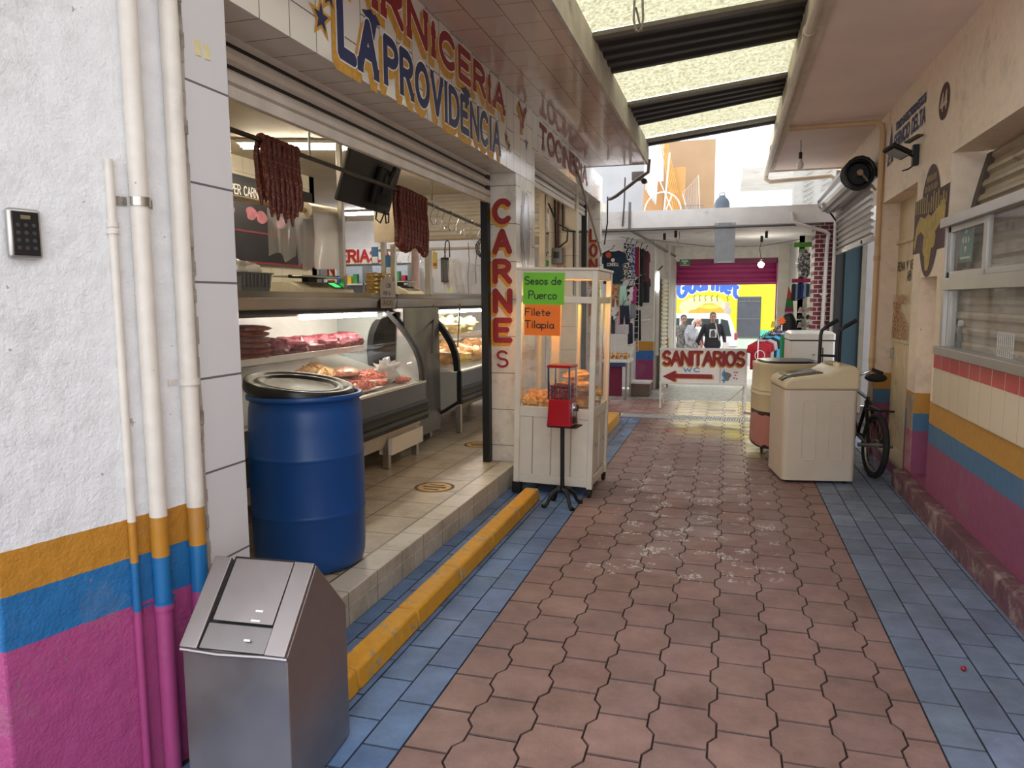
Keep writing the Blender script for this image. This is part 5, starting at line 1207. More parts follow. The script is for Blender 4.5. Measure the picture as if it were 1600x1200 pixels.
bt = thing('pump_bottle', 'dark bottle with a white cap behind the lower window pane', 'bottle', (1.457, 5.42, 1.21))
MB().lathe([(.016, 0), (.018, .01), (.018, .10), (.01, .125), (.01, .14)], 16).build('bottle', M_BLACK, bt, True); MB().lathe([(.012, .14), (.018, .15), (.018, .175), (.01, .18)], 12).build('cap', M_LWHITE, bt, True)
wr = thing('wire_basket', 'white wire basket behind the lower window pane', 'basket', (1.463, 4.62, 1.21))
mb = MB()
for k in range(9): mb.cyl((0, -.12+k*.03, 0), (0, -.12+k*.03, .13), .003, n=6)
for z in (0, .065, .13): mb.cyl((0, -.12, z), (0, .12, z), .003, n=6)
mb.build('wires', M_WHITEP, wr)

dr = bpy.data.objects.new('door_1', None); COL.objects.link(dr); struct(dr, 'beige metal door with faded hand painted words')
M_DOOR = mat('#cdb994', .5, 0, .12, 5, 0, 60, '#8c7654', .6)
mb = MB(); mb.bx(1.585, 1.62, 6.63, 8.05, .1, 2.45)
mb.build('door_leaf', M_DOOR, dr)
mb = MB()
for k in range(16): y = 6.66+k*.088; mb.bx(1.572, 1.587, y, y+.045, .12, 1.12)
mb.bx(1.565, 1.59, 6.63, 8.05, 1.12, 1.15); mb.bx(1.565, 1.59, 6.63, 8.05, 2.05, 2.08); mb.bx(1.565, 1.59, 7.3, 7.33, 1.15, 2.4)
mb.build('door_ribs', M_DOOR, dr, bevel=.004)
mb = MB()
for txt, y, z, h, wd in (('RENA Y VE', 8.0, 1.80, .075, .62), ('AB', 7.6, 1.70, .08, .14)): letter(mb, txt, (1.585, y, z), UX, UZ, h, .016, wd, lift=.004)
mb.build('lettering', mat('#4a4038', .7), dr)
mb = MB()
for txt, y, z, h, wd in (('LUNCH', 8.0, 1.49, .075, .5), ('NE', 8.0, 1.41, .07, .2), ('NADA', 8.0, 1.33, .07, .4), ('DE PASE', 8.0, 1.245, .07, .55), ('NO DE NO', 8.0, 1.16, .07, .55)): letter(mb, txt, (1.565, y, z), UX, UZ, h, .016, wd, lift=.006)
mb.build('lettering', mat('#a3623c', .7), dr)
MB().bx(1.55, 1.585, 7.95, 8.0, .95, 1.05).build('door_handle', M_STEEL, dr, bevel=.004)
MB().bx(1.42, 1.6, 6.63, 8.05, .098, .125).build('threshold', mat('#b5a58d', .8), dr)

# flood lamp
fl = thing('flood_light', 'black solar flood light bracketed above the metal door', 'lamp', (1.42, 6.66, 2.65))
MB().bx(-.045, 0, -.03, .03, -.07, .09).build('wall_mount', M_BLACK, fl, bevel=.005)
MB().tube([(-.03, 0, .0), (-.09, -.04, .02), (-.10, -.06, .05), (-.15, -.08, .03)], .011, 8).build('arm', M_BLACK, fl, True)
def slab_at(p, rot, d, nm, m, par, bev=.006):
    o = MB().box((0, 0, 0), d).build(nm, m, par, bevel=bev); o.location = p; o.rotation_euler = rot; return o
slab_at((-.17, -.10, .03), (R(-12), R(22), R(20)), (.17, .14, .03), 'lamp_head', M_BLACK, fl)
slab_at((-.175, -.103, .009), (R(-12), R(22), R(20)), (.125, .10, .006), 'lens', mat('#8c8884', .15), fl, .001)
slab_at((-.07, -.15, .11), (R(15), R(-30), R(20)), (.13, .07, .014), 'solar_panel', mat('#20262c', .2), fl)
MB().tube([(-.02, 0, -.06), (-.06, .03, -.09), (-.10, .05, -.10)], .006, 6).build('cable', M_BLACK, fl, True)

# pipes
pp = thing('drain_pipe', 'tall beige drain pipe beside the metal door running up under the slab', 'pipe')
MB().tube([(1.39, 8.01, -.0), (1.39, 8.01, 3.12), (1.38, 8.01, 3.19), (1.34, 8.01, 3.215), (.95, 8.1, 3.235), (.56, 8.2, 3.25)], .026, 14).build('tube', mat('#c3a27a', .5, 0, .08, 8, 0, 60, '#8f7350', .64), pp, True)
for z in (.9, 1.9): MB().cyl((1.39, 8.01, z), (1.39, 8.01, z+.05), .031, n=14).build('coupling', mat('#b8976f', .5), pp, True)
pp = thing('gutter_pipe', 'long white pipe along the lower edge of the right hand slab', 'pipe')
MB().tube([(.47, 2.5, 3.30), (.47, 6, 3.28), (.47, 10.9, 3.27), (.47, 11.08, 3.26), (.47, 11.1, 3.20), (.52, 11.1, 3.16), (1.31, 11.1, 3.2), (1.36, 11.1, 3.16)], .034, 14).build('tube', mat('#cdbfa9', .45, 0, .08, 8, 0, 60, '#8e8069', .62), pp, True)
for y in (4.2, 5.4, 6.6, 8.15, 9.3): MB().cyl((.47, y, 3.285), (.47, y+.07, 3.284), .042, n=14).build('coupling', mat('#c4b59d', .5), pp, True)
pp = thing('down_pipe', 'white bent drain pipe in front of the brick pillar', 'pipe')
MB().tube([(.82, 10.96, 2.72), (.84, 10.96, 2.60), (.90, 10.96, 2.555), (1.26, 11.0, 2.45), (1.30, 11.02, 2.42), (1.29, 11.04, 2.3), (1.25, 11.06, .0)], .026, 12).build('tube', M_PVC, pp, True)
for z in (1.05, 1.6): MB().box((1.27, 11.06, z), (.09, .03, .025)).build('strap', M_STEEL, pp)
pp = thing('down_pipe', 'straight white pipe at the edge of the brick pillar', 'pipe')
MB().cyl((1.385, 11.0, 0), (1.385, 11.0, 3.25), .03, n=14).build('tube', M_PVC, pp, True)

# raised steel shutter rolled on its drum, with a coil of black hose at its near end
rs = thing('rolled_shutter', 'shiny steel shutter rolled up on a drum over the right hand doorway', 'shutter')
n_ = 26; ring = [(.157*(1 if k % 2 else .93)*math.cos(2*math.pi*k/n_), .157*(1 if k % 2 else .93)*math.sin(2*math.pi*k/n_)) for k in range(n_)]
mb = MB(); mb.prism([(1.25+a, 2.80+c) for a, c in ring], 'y', 8.5, 10.6); mb.build('roll', mat('#8c847b', .35, .6, .15, 4), rs)
mb = MB(); prof = []
for i in range(8):
    k = i/8; z = 2.72-.55*k; x = 1.375+.03*k; prof += [(x, z), (x-.024, z-.012), (x-.024, z-.036), (x+.004, z-.046), (x+.006, z-.064)]
vs = [(x, y, z) for y in (8.32, 10.85) for x, z in prof]; k = len(prof); mb.add(vs, [(i, i+1, k+i+1, k+i) for i in range(k-1)]); mb.build('curtain', mat('#a8a097', .35, .5, .12, 4), rs, solid=.002)
MB().bx(1.385, 1.425, 8.32, 10.85, 2.12, 2.17).build('bottom_bar', M_ALU, rs)
MB().cyl((1.25, 8.3, 2.80), (1.25, 10.75, 2.80), .03, n=12).build('axle', mat('#9a8464', .5), rs, True)
MB().tube([(1.27, 8.36, 2.80), (1.41, 8.34, 2.62)], .012, 6).build('stay', mat('#8d8170', .5), rs, True)
MB().tube([(1.3, 8.36, 2.10), (1.32, 8.5, 2.13), (1.35, 8.7, 2.14)], .01, 6).build('latch', M_BLACK, rs)
MB().tube([(1.2, 10.6, 2.74), (1.38, 10.85, 2.55), (1.4, 10.86, 2.2)], .012, 6).build('chain', M_BLACK, rs)
MB().cyl((1.25, 8.47, 2.80), (1.25, 8.5, 2.80), .15, n=22).build('end_cap', M_BLACK, rs)
hc = thing('hose_coil', 'coil of black corrugated hose hung on the end of the rolled shutter', 'hose')
for k in range(5):
    pts = [(1.25+(.135+.012*math.sin(k*2))*math.cos(R(a)), 8.32+.035*k+.008*math.sin(R(a*3)), 2.80+(.135+.01*math.cos(k*2))*math.sin(R(a))) for a in range(0, 360, 12)]
    MB().tube(pts, [.024 if i % 2 else .02 for i in range(30)], 10, closed=True).build('loop', M_BLACK, hc, True)

# bulb on a cord under the right slab
bu = thing('hanging_bulb', 'unlit white bulb hanging under the right hand slab', 'lamp', (.735, 8.97, 0))
MB().tube([(0, 0, 3.285), (.004, 0, 3.2), (0, 0, 3.14)], .004, 6).build('cord', M_BLACK, bu); MB().cyl((0, 0, 3.08), (0, 0, 3.15), .019, n=12).build('socket', M_BLACK, bu, True)
MB().lathe([(.015, 3.08), (.02, 3.06), (.036, 3.03), (.037, 3.0), (.028, 2.975), (.0, 2.968)], 18).build('bulb', mat('#e6e0d6', .4), bu, True)

# ------------------------------------------------------------------ washing machines
M_WM = mat('#cfc2ae', .35, 0, .06, 3, 0, 60, '#8f8069', .66); M_WM2 = mat('#cdbd97', .4, 0, .06, 3, 0, 60, '#8f7d58', .66)
wm = thing('washing_machine', 'cream top loading washing machine standing nearest on the pavers, side towards us', 'washing machine', (.475, 6.455, 0), R(9))
def rrect(x0, x1, y0, y1, r, z, n=5):
    o = []
    for cx, cy, a in ((x1-r, y1-r, 0), (x0+r, y1-r, 90), (x0+r, y0+r, 180), (x1-r, y0+r, 270)):
        for k in range(n+1): t_ = R(a+90*k/n); o.append((cx+r*math.cos(t_), cy+r*math.sin(t_), z))
    return o
mb = MB(); mb.loft([rrect(.0, .585, 0, .56, .045, z) for z in (.025, .03, .77, .785)]); mb.build('cabinet', M_WM, wm, True)
prof = [(-.004, .785), (-.006, .835), (.02, .865), (.06, .882), (.35, .922), (.41, .958), (.465, .985), (.545, .985), (.578, .962), (.592, .90), (.592, .785)]
MB().prism(prof, 'y', -.004, .564).build('top_cover', mat('#d3c3a0', .3, 0, .05, 3), wm, bevel=.022, seg=3)
def topz(x):
    for (a, za), (c, zc) in zip(prof[1:-1], prof[2:-1]):
        if a <= x <= c: return za+(zc-za)*(x-a)/(c-a)
mb = MB(); mb.grid(lambda u, v: (.05+.27*u, .08+.40*v, topz(.05+.27*u)+.004), 6, 2); mb.build('lid', mat('#6f665c', .12, 0, .1, 4), wm, True, solid=.008)
mb = MB(); mb.grid(lambda u, v: (.0+.045*u, .10+.16*v, .852+.03*u), 3, 2); mb.build('badge_panel', mat('#3a2c3c', .25), wm, True, solid=.004)
for y in (.10, .16): MB().cyl((.44, y, .965), (.44, y, 1.005), .022, .018, 16).build('dial', mat('#d8c9a8', .4), wm, True)
MB().bx(.43, .50, .22, .46, .978, .995).build('control_panel', mat('#b9a987', .3), wm, bevel=.004)
for x0 in (.15, .36):
    MB().tube([(p[0], -.001, p[1]) for p in [(x0+q[0], q[1]) for q in [(.02, .2), (.09, .2), (.11, .22), (.11, .68), (.09, .70), (.02, .70), (0, .68), (0, .22)]]], .0035, 6, closed=True).build('pressed_rib', M_WM, wm, True)
for x, y in ((.06, .06), (.52, .06), (.06, .5), (.52, .5)): MB().cyl((x, y, 0), (x, y, .03), .02, n=12).build('foot', M_RUBBER, wm)

wm = thing('washing_machine', 'rounded cream and pink old washing machine with a black lid, behind the cream one', 'washing machine', (.575, 7.75, 0), R(12))
def sup(r, z, e=.62, n=40): return [(r*math.copysign(abs(math.cos(2*math.pi*k/n))**e, math.cos(2*math.pi*k/n)), r*math.copysign(abs(math.sin(2*math.pi*k/n))**e, math.sin(2*math.pi*k/n)), z) for k in range(n)]
t = NT('pink_enamel'); z = t.xyz(t.obj())[2]
chip = t.math('GREATER_THAN', t.math('ADD', t.math('ABSOLUTE', t.math('SUBTRACT', z, .27)), t.math('MULTIPLY', t.math('SUBTRACT', t.noise(9, 4, t.obj()), .5), .12)), .148)
M_PINKE = t.done(t.mix(chip, lin('#bd8075'), lin('#3a2a22')), .35)
mb = MB(); mb.loft([sup(.30, .09), sup(.312, .12), sup(.305, .45)]); mb.build('lower_tub', M_PINKE, wm, True)
mb = MB(); mb.loft([sup(.308, .45), sup(.308, .60), sup(.315, .615), sup(.308, .63), sup(.305, .64), sup(.311, .655), sup(.304, .67), sup(.296, .86), sup(.302, .88), sup(.30, .915), sup(.27, .92)]); mb.build('upper_tub', M_WM2, wm, True)
mb = MB(); mb.loft([sup(.25, .918), sup(.26, .93), sup(.25, .94), sup(.05, .95)]); mb.build('lid', mat('#2b2a29', .3), wm, True)
for a in (45, 135, 225, 315):
    f_ = MB().cyl((.24*math.cos(R(a)), .24*math.sin(R(a)), .05), (.24*math.cos(R(a)), .24*math.sin(R(a)), .10), .012, n=10).build('caster_stem', M_STEEL, wm); MB().tube([(.24*math.cos(R(a))-.01, .24*math.sin(R(a)), .027), (.24*math.cos(R(a))+.01, .24*math.sin(R(a)), .027)], .027, 14).build('wheel', M_RUBBER, f_, True)
wm = thing('washing_machine', 'tall white washing machine with a dark seam, farthest of the three', 'washing machine', (.68, 8.75, 0), R(3))
mb = MB(); mb.loft([rrect(0, .47, 0, .5, .03, z) for z in (.02, 1.07)]); mb.build('cabinet', mat('#d9d8d4', .3, 0, .05, 3), wm, True)
MB().bx(.003, .467, .003, .497, 1.07, 1.085).build('seam', M_BLACK, wm)
mb = MB(); mb.loft([rrect(-.004, .474, -.004, .504, .03, z) for z in (1.085, 1.15)]+[rrect(.03, .44, .03, .47, .03, 1.175)]); mb.build('top_cover', mat('#dedcd6', .3), wm, True)
MB().bx(.34, .35, -.003, 0, .1, 1.0).build('panel_joint', M_BLACK, wm); MB().cyl((.25, -.001, .92), (.25, -.012, .92), .012, n=10).build('knob', M_STEEL, wm)
for x, y in ((.05, .05), (.42, .05), (.05, .45), (.42, .45)): MB().cyl((x, y, 0), (x, y, .025), .02, n=10).build('foot', M_RUBBER, wm)

# hand truck
ht = thing('hand_truck', 'black hand truck with two bent handles behind the cream washing machine', 'hand truck')
for (x, y) in ((.815, 7.28), (.955, 7.2)):
    MB().tube([(x+.0, y, .10), (x+.012, y, 1.2), (x+.02, y, 1.245), (x+.05, y, 1.275), (x+.15, y-.02, 1.345)], .016, 12).build('handle', mat('#161516', .4, .2, .1, 8), ht, True)
    MB().tube([(x+.06, y-.005, 1.283), (x+.152, y-.021, 1.347)], .0185, 12).build('grip', M_RUBBER, ht, True)
for z in (.3, .65, 1.02): MB().cyl((.815, 7.28, z), (.96, 7.2, z), .012, n=8).build('cross_bar', M_BLACK, ht, True)
for (x, y) in ((.80, 7.30), (.985, 7.19)): MB().tube([(x-.015, y+.008, .1), (x+.015, y-.008, .1)], .1, 20).build('wheel', M_RUBBER, ht, True)
MB().add([(.80, 7.27, .012), (.94, 7.19, .012), (.86, 7.12, .012), (.74, 7.2, .012)], [(0, 1, 2, 3)]).build('toe_plate', M_BLACK, ht, solid=.012)

# bicycle
bk = thing('bicycle', 'small black bicycle leaning by the metal door, rear wheel towards us', 'bicycle', (1.235, 6.86, 0), R(9), None, (0, R(3), R(9)))
bk.scale = (1.08,)*3
def wheel(y):
    r = .258; w_ = MB().tube([(0, y+(r-.022)*math.cos(R(a)), r+(r-.022)*math.sin(R(a))) for a in range(0, 360, 10)], .024, 10, closed=True).build('wheel', M_RUBBER, bk, True)
    MB().tube([(0, y+(r-.047)*math.cos(R(a)), r+(r-.047)*math.sin(R(a))) for a in range(0, 360, 10)], .009, 8, closed=True).build('rim', M_STEEL, w_, True)
    mb = MB()
    for a in range(0, 360, 15): mb.cyl((.02*(1 if a % 30 else -1), y, r), (0, y+(r-.05)*math.cos(R(a)), r+(r-.05)*math.sin(R(a))), .0012, n=4)
    mb.build('spokes', M_STEEL, w_); MB().cyl((-.05, y, r), (.05, y, r), .018, n=12).build('hub', M_STEEL, w_, True)
wheel(0); wheel(.93)
mb = MB(); fr = [((0, .42, .28), (0, .25, .62)), ((0, .25, .60), (0, .74, .66)), ((0, .42, .28), (0, .76, .58)), ((.05, 0, .258), (.012, .40, .28)), ((-.05, 0, .258), (-.012, .40, .28)), ((.05, 0, .258), (.012, .26, .58)), ((-.05, 0, .258), (-.012, .26, .58)), ((0, .73, .70), (0, .78, .55))]
for a, c in fr: mb.cyl(a, c, .015, n=10)
mb.build('frame', mat('#1d1b22', .3, .2, .1, 8), bk, True)
mb = MB()
for s in (-.05, .05): mb.tube([(s*.7, .78, .56), (s, .82, .42), (s, .93, .258)], .012, 8)
mb.build('fork', M_BLACK, bk, True)
MB().cyl((0, .255, .6), (0, .225, .76), .012, n=10).build('seat_post', M_STEEL, bk, True)
mb = MB(); mb.loft([[(w_*math.cos(2*math.pi*k/16), y, z+h*math.sin(2*math.pi*k/16)) for k in range(16)] for y, w_, z, h in ((.08, .03, .79, .02), (.10, .075, .79, .035), (.16, .08, .785, .035), (.22, .05, .785, .028), (.30, .025, .785, .022), (.34, .012, .783, .015))]); mb.build('saddle', M_RUBBER, bk, True)
MB().tube([(-.22, .64, .79), (-.17, .70, .81), (-.08, .72, .76), (0, .73, .74), (.08, .72, .76), (.17, .70, .81), (.22, .64, .79)], .011, 10).build('handlebar', M_CHROME, bk, True)
for s in (-1, 1): MB().cyl((s*.165, .705, .81), (s*.225, .635, .788), .016, n=10).build('grip', M_RUBBER, bk, True)
for s in (-1, 1): MB().cyl((s*.05, 0, .258), (s*.13, 0, .258), .016, n=10).build('axle_peg', M_STEEL, bk, True)
mb = MB(); mb.tube([(-.11, .0, .545), (.11, -.02, .54)], .009, 8); mb.tube([(.0, .25, .55), (.0, -.05, .54)], .012, 8); mb.tube([(.05, 0, .26), (.06, -.01, .54)], .005, 6); mb.build('rear_carrier', M_BLACK, bk, True)
mb = MB(); mb.lathe([(.075, -.006), (.08, 0), (.075, .006)], 24); o = mb.build('chainring', M_STEEL, bk, True); o.location = (-.04, .42, .28); o.rotation_euler = (0, R(90), 0)
for s in (-1, 1): cr = MB().cyl((s*.06, .42, .28), (s*.07, .42+s*.1, .28-s*.11), .009, n=8).build('crank', M_STEEL, bk, True); MB().box((s*.115, .42+s*.1, .28-s*.11), (.09, .05, .02)).build('pedal', M_RUBBER, cr)
# ------------------------------------------------------------------ drain grate and the toilets sign
gr = thing('drain_grate', 'long slotted drain grate across the alley', 'drain grate', (0, 0, 0))
mb = MB()
for k in range(92): x = -1.34+k*.03; mb.prism([(x, 9.70), (x+.012, 9.70), (x+.034, 9.96), (x+.022, 9.96)], 'z', -.03, .002)
mb.build('slats', mat('#c4bfb9', .45, .2, .15, 8), gr)
for y in (9.685, 9.975): MB().bx(-1.36, 1.44, y-.012, y+.012, -.03, .003).build('edge_bar', M_STEEL, gr)
pg = MB().bx(-.25, .15, 10.55, 10.68, -.004, .004); tag(pg.build('drain_cover', mat('#c9bcb4', .5, .2, .15, 8)), 'short pale drain cover set in the pavers under the sign', 'drain cover')
sn_ = thing('toilet_sign', 'white framed standing sign reading SANITARIOS with a red arrow', 'sign', (-.31, 10.64, 0), R(.6))
for x in (-.58, .58):
    MB().bx(x-.012, x+.012, -.012, .012, .0, .86).build('leg', M_WHITEP, sn_)
    MB().tube([(x*.97, .45, 0), (x*.985, .02, .84)], .012, 8).build('leg', M_WHITEP, sn_)
    MB().cyl((x*.98, .24, .18), (x*.98, 0, .18), .008, n=8).build('brace', M_WHITEP, sn_)
for z in (.36, .845): MB().bx(-.596, .596, -.018, .018, z-.016, z+.016).build('frame_rail', M_WHITEP, sn_)
MB().tube([(-.57, .0, .34), (-.35, .42, .06)], .006, 6).build('brace', M_WHITEP, sn_); MB().tube([(.57, .0, .34), (.35, .42, .06)], .006, 6).build('brace', M_WHITEP, sn_)
MB().bx(-.57, .57, -.006, .006, .36, .845).build('panel', mat('#ebe8e4', .5, 0, .05, 4), sn_); MB().bx(.232, .24, -.010, -.006, .37, .83).build('panel_joint', mat('#a9a5a2', .5), sn_)
fx = (1, 0, 0)
letter(MB(), 'SANITARIOS', (-.54, -.0062, .628), fx, UZ, .18, .042, 1.09, .16, lift=.004).build('lettering', mat('#8a1b25', .5), sn_)
letter(MB(), 'SANITARIOS', (-.552, -.0062, .61), fx, UZ, .18, .046, 1.09, .16, lift=.002).build('lettering_shadow', M_GOLD, sn_)
ar = [(-.55, .455), (-.37, .545), (-.37, .495), (.13, .495), (.13, .435), (-.37, .435), (-.37, .37)]
poly(MB(), ar, (0, -.0062, 0), fx, UZ, .004).build('arrow', mat('#8a1b25', .5), sn_); poly(MB(), [(x+.022, z-.012) for x, z in ar], (0, -.0062, 0), fx, UZ, .002).build('arrow_shadow', M_GOLD, sn_)
mb = MB(); letter(mb, 'WC', (-.26, -.0062, .528), fx, UZ, .055, .014, .22, .3, lift=.004); letter(mb, '$', (.265, -.0062, .39), fx, UZ, .16, .016, .05, lift=.004)
mb.build('lettering', mat('#3f86b8', .5), sn_)
mb = MB(); poly(mb, [(.33+.05*math.cos(R(a))*(1+.3*math.sin(R(a*3))), .47+.06*math.sin(R(a))) for a in range(0, 360, 20)], (0, -.0062, 0), fx, UZ, .003); mb.build('smudge', mat('#7d7876', .7, 0, .4, 60), sn_)
mb = MB()
for x, z in ((.43, .53), (.46, .53), (.44, .49), (.425, .45), (.46, .44)): mb.bx(x-.012, x+.012, -.009, -.0062, z-.006, z+.008)
mb.build('print', mat('#8a2a32', .5), sn_)

# ------------------------------------------------------------------ clothes
def hanger(par, w_=.38, z=0.0, m=M_BLACK):
    return MB().tube([(-w_/2, 0, z-.06), (0, 0, z), (w_/2, 0, z-.06)], .006, 6).build('hanger', m, par) if False else MB().tube([(w_/2, 0, z-.06), (-w_/2, 0, z-.06), (-.01, 0, z), (0, 0, z+.04), (.02, 0, z+.055), (.025, 0, z+.035)], .006, 6).build('hanger', m, par)
def cloth(outline, m, par, nm='fabric', d=.03):
    mb = MB(); n = len(outline); cx = sum(p[0] for p in outline)/n; cz = sum(p[1] for p in outline)/n
    f = [(x, -d*.3, z) for x, z in outline]; b_ = [(x, d*.3, z) for x, z in outline]
    fi = [(cx+(x-cx)*.8, -d, cz+(z-cz)*.86) for x, z in outline]; bi = [(cx+(x-cx)*.8, d, cz+(z-cz)*.86) for x, z in outline]
    fs = [(i, (i+1) % n, n+(i+1) % n, n+i) for i in range(n)]
    fs += [(2*n+i, 2*n+(i+1) % n, (i+1) % n, i) for i in range(n)]+[(n+i, n+(i+1) % n, 3*n+(i+1) % n, 3*n+i) for i in range(n)]
    mb.add(f+b_+fi+bi, fs+[tuple(range(2*n, 3*n)), tuple(range(3*n, 4*n))]); return mb.build(nm, m, par, True, angle=60)
def tee(w_, h): a = w_/2; return [(-.2*w_, 0), (-.1*w_, -.03*h), (.1*w_, -.03*h), (.2*w_, 0), (a*1.0, -.1*h), (a*1.12, -.36*h), (a*.8, -.4*h), (a*.76, -.3*h), (a*.76, -h), (-a*.76, -h), (-a*.76, -.3*h), (-a*.8, -.4*h), (-a*1.12, -.36*h), (-a*1.0, -.1*h)]
def pants(w_, h): a = w_/2; return [(-a*.8, 0), (a*.8, 0), (a, -h), (a*.2, -h), (0, -.42*h), (-a*.2, -h), (-a, -h)]
def tank(w_, h): a = w_/2; return [(-.6*a, 0), (-.35*a, 0), (-.25*a, -.15*h), (.25*a, -.15*h), (.35*a, 0), (.6*a, 0), (.65*a, -.2*h), (a, -.32*h), (a, -h), (-a, -h), (-a, -.32*h), (-.65*a, -.2*h)]
def pattern(c1, c2, sc=30, lo=.5):
    t = NT('print_cloth'); return t.done(t.mix(t.ramp(t.noise(sc, 3, t.obj()), [(lo, (0, 0, 0)), (lo+.03, (1, 1, 1))]), lin(c1), lin(c2)), .8)
def garment(name, kind, x, y, z, w_, h, m, label, rz=0, hang=True, cat=None, group=None, extra=None):
    th = thing(name, label, cat or name.replace('_', ' '), (x, y, z), R(rz), group)
    cloth({'tee': tee, 'pants': pants, 'tank': tank}[kind](w_, h), m, th)
    if hang: hanger(th, min(.3, w_*.8), .03)
    if extra: extra(th)
    return th
def round_tag(par, x, z, col):
    poly(MB(), [(.045*math.cos(R(a)), .045*math.sin(R(a))) for a in range(0, 360, 24)], (x, -.034, z), fx, UZ, .001).build('price_sticker', mat(col, .6), par, solid=.002)
def navy_x(th): round_tag(th, -.07, -.07, '#e2552a'); letter(MB(), 'CONDELL', (-.09, -.031, -.24), fx, UZ, .045, .008, .18, lift=.003).build('print', M_LWHITE, th); poly(MB(), [(.03*math.cos(R(a)), .03*math.sin(R(a))) for a in range(0, 360, 30)], (0, -.031, -.15), fx, UZ, .003).build('print', M_LWHITE, th)
garment('t_shirt', 'tee', -1.74, 11.7, 2.31, .40, .52, mat('#22384c', .8), 'navy T-shirt with a white print and round orange sticker on the left stall', extra=navy_x)
garment('shorts', 'pants', -1.70, 11.7, 1.79, .25, .36, pattern('#c2a078', '#a05a4a', 22), 'beige flowered shorts under the navy T-shirt', extra=lambda th: round_tag(th, -.06, -.07, '#e2552a'))
garment('tank_top', 'tank', -1.79, 11.8, 1.29, .14, .29, mat('#45454a', .8), 'small dark grey tank top above the white basket', extra=lambda th: round_tag(th, -.02, .0, '#e2552a'))
garment('tank_top', 'tank', -1.63, 11.85, 1.32, .25, .32, mat('#cfccd2', .8), 'small white top with a green sticker above the basket', extra=lambda th: round_tag(th, -.02, .0, '#2f9a45'))
garment('leggings', 'pants', -1.53, 11.75, 2.42, .13, .57, pattern('#1b1b1d', '#e6e2dc', 34), 'black and white spotted leggings beside the navy T-shirt', 25)
garment('leggings', 'pants', -1.49, 12.0, 2.43, .13, .56, pattern('#3c4a86', '#c8cbe0', 30), 'blue and white patterned leggings hanging behind the spotted pair', 40)
garment('dress', 'tank', -1.44, 12.2, 2.40, .13, .49, mat('#8e1f2c', .8), 'dark red top hanging in the upper row of the left stall', 40)
garment('t_shirt', 'tee', -1.39, 12.5, 2.39, .16, .53, mat('#1c1a1d', .8), 'black top hanging behind the dark red one', 50)
garment('t_shirt', 'tee', -1.33, 12.7, 2.36, .14, .51, mat('#5c1f34', .8), 'maroon top at the end of the upper row', 50)
garment('shorts', 'pants', -1.57, 11.6, 1.76, .13, .32, mat('#a8d2c2', .8), 'mint shorts in the middle row of the left stall', 15)
garment('shorts', 'pants', -1.54, 11.58, 1.45, .18, .29, mat('#1e2338', .8), 'navy shorts with pink side stripes', 10, extra=lambda th: MB().bx(-.088, -.07, -.034, -.02, -.28, -.02).build('stripe', mat('#d97a78', .8), th))
garment('t_shirt', 'tee', -1.50, 11.9, 1.77, .12, .25, pattern('#e2e0de', '#26262e', 12), 'small black and white shirt behind the mint shorts', 35)
garment('t_shirt', 'tee', -1.45, 12.0, 1.77, .10, .29, mat('#b03a7c', .8), 'small magenta shirt behind the mint shorts', 45)
garment('shorts', 'pants', -1.47, 12.1, 1.48, .11, .24, mat('#8f9196', .8), 'grey shorts hanging under the magenta shirt', 40)
garment('jacket', 'tee', -1.41, 12.4, 1.89, .17, .46, mat('#19191c', .8), 'black jacket in the middle row near the wall', 40)
garment('jacket', 'tee', -1.34, 12.8, 1.93, .17, .44, mat('#232327', .8), 'dark grey jacket hanging deepest in the left stall', 45)
garment('trousers', 'pants', -1.42, 12.3, 1.37, .14, .5, mat('#1b1c22', .8), 'black trousers in the lowest row near the wall', 40)
garment('trousers', 'pants', -1.49, 11.95, 1.17, .08, .36, mat('#22253a', .8), 'narrow dark blue trousers above the basket rim', 40)
rk = thing('clothes_pole', 'horizontal pole carrying the upper row of clothes in the left stall', 'pole'); [MB().cyl((-1.60, 11.55, z), (-1.28, 12.9, z+dz), .008, n=8).build('bar', M_STEEL, rk) for z, dz in ((2.5, 0), (1.84, .16), (1.47, -.05), (1.2, .0))]
rk = thing('clothes_rack', 'white wire grid behind the clothes of the left stall', 'rack'); mb = MB()
for k in range(9): mb.cyl((-1.95+k*.07, 12.2, .7), (-1.95+k*.07, 12.2, 2.4), .004, n=5)
for k in range(18): mb.cyl((-1.95, 12.2, .7+k*.1), (-1.39, 12.2, .7+k*.1), .004, n=5)
mb.build('wires', M_WHITEP, rk)
# table with basket
tb = thing('stall_table', 'narrow folding table of the clothes stall with a maroon cloth panel', 'table', (-1.72, 11.45, 0))
MB().bx(-.32, .30, -.15, .42, .58, .62).build('tabletop', M_WHITEP, tb, bevel=.004); MB().bx(-.32, .19, -.13, -.12, .06, .52).build('cloth_panel', mat('#6e1f40', .8), tb)
MB().bx(-.32, .24, -.155, -.145, .52, .58).build('tile_edge', mat('#27406e', .4), tb)
for x, y in ((-.28, -.1), (.25, -.12), (.25, .38), (-.28, .38)): MB().cyl((x, y, 0), (x, y, .58), .014, n=8).build('leg', M_STEEL, tb)
bs = thing('wire_basket', 'white wire basket with golden goods on the stall table', 'basket', (-1.72, 11.45, .62)); mb = MB()
for k in range(10): mb.cyl((-.3+k*.062, -.13, 0), (-.3+k*.068, -.15, .24), .005, n=5)
for z in (0, .08, .16, .24): mb.cyl((-.3, -.13-z*.08, z), (.26+z*.2, -.13-z*.08, z), .005, n=5); mb.cyl((.26+z*.2, -.13-z*.08, z), (.26+z*.2, .4, z), .005, n=5)
for k in range(6): mb.cyl((.26, -.1+k*.1, 0), (.31, -.1+k*.1, .24), .005, n=5)
mb.bx(-.3, .26, -.13, .4, 0, .008); mb.build('wires', M_WHITEP, bs)
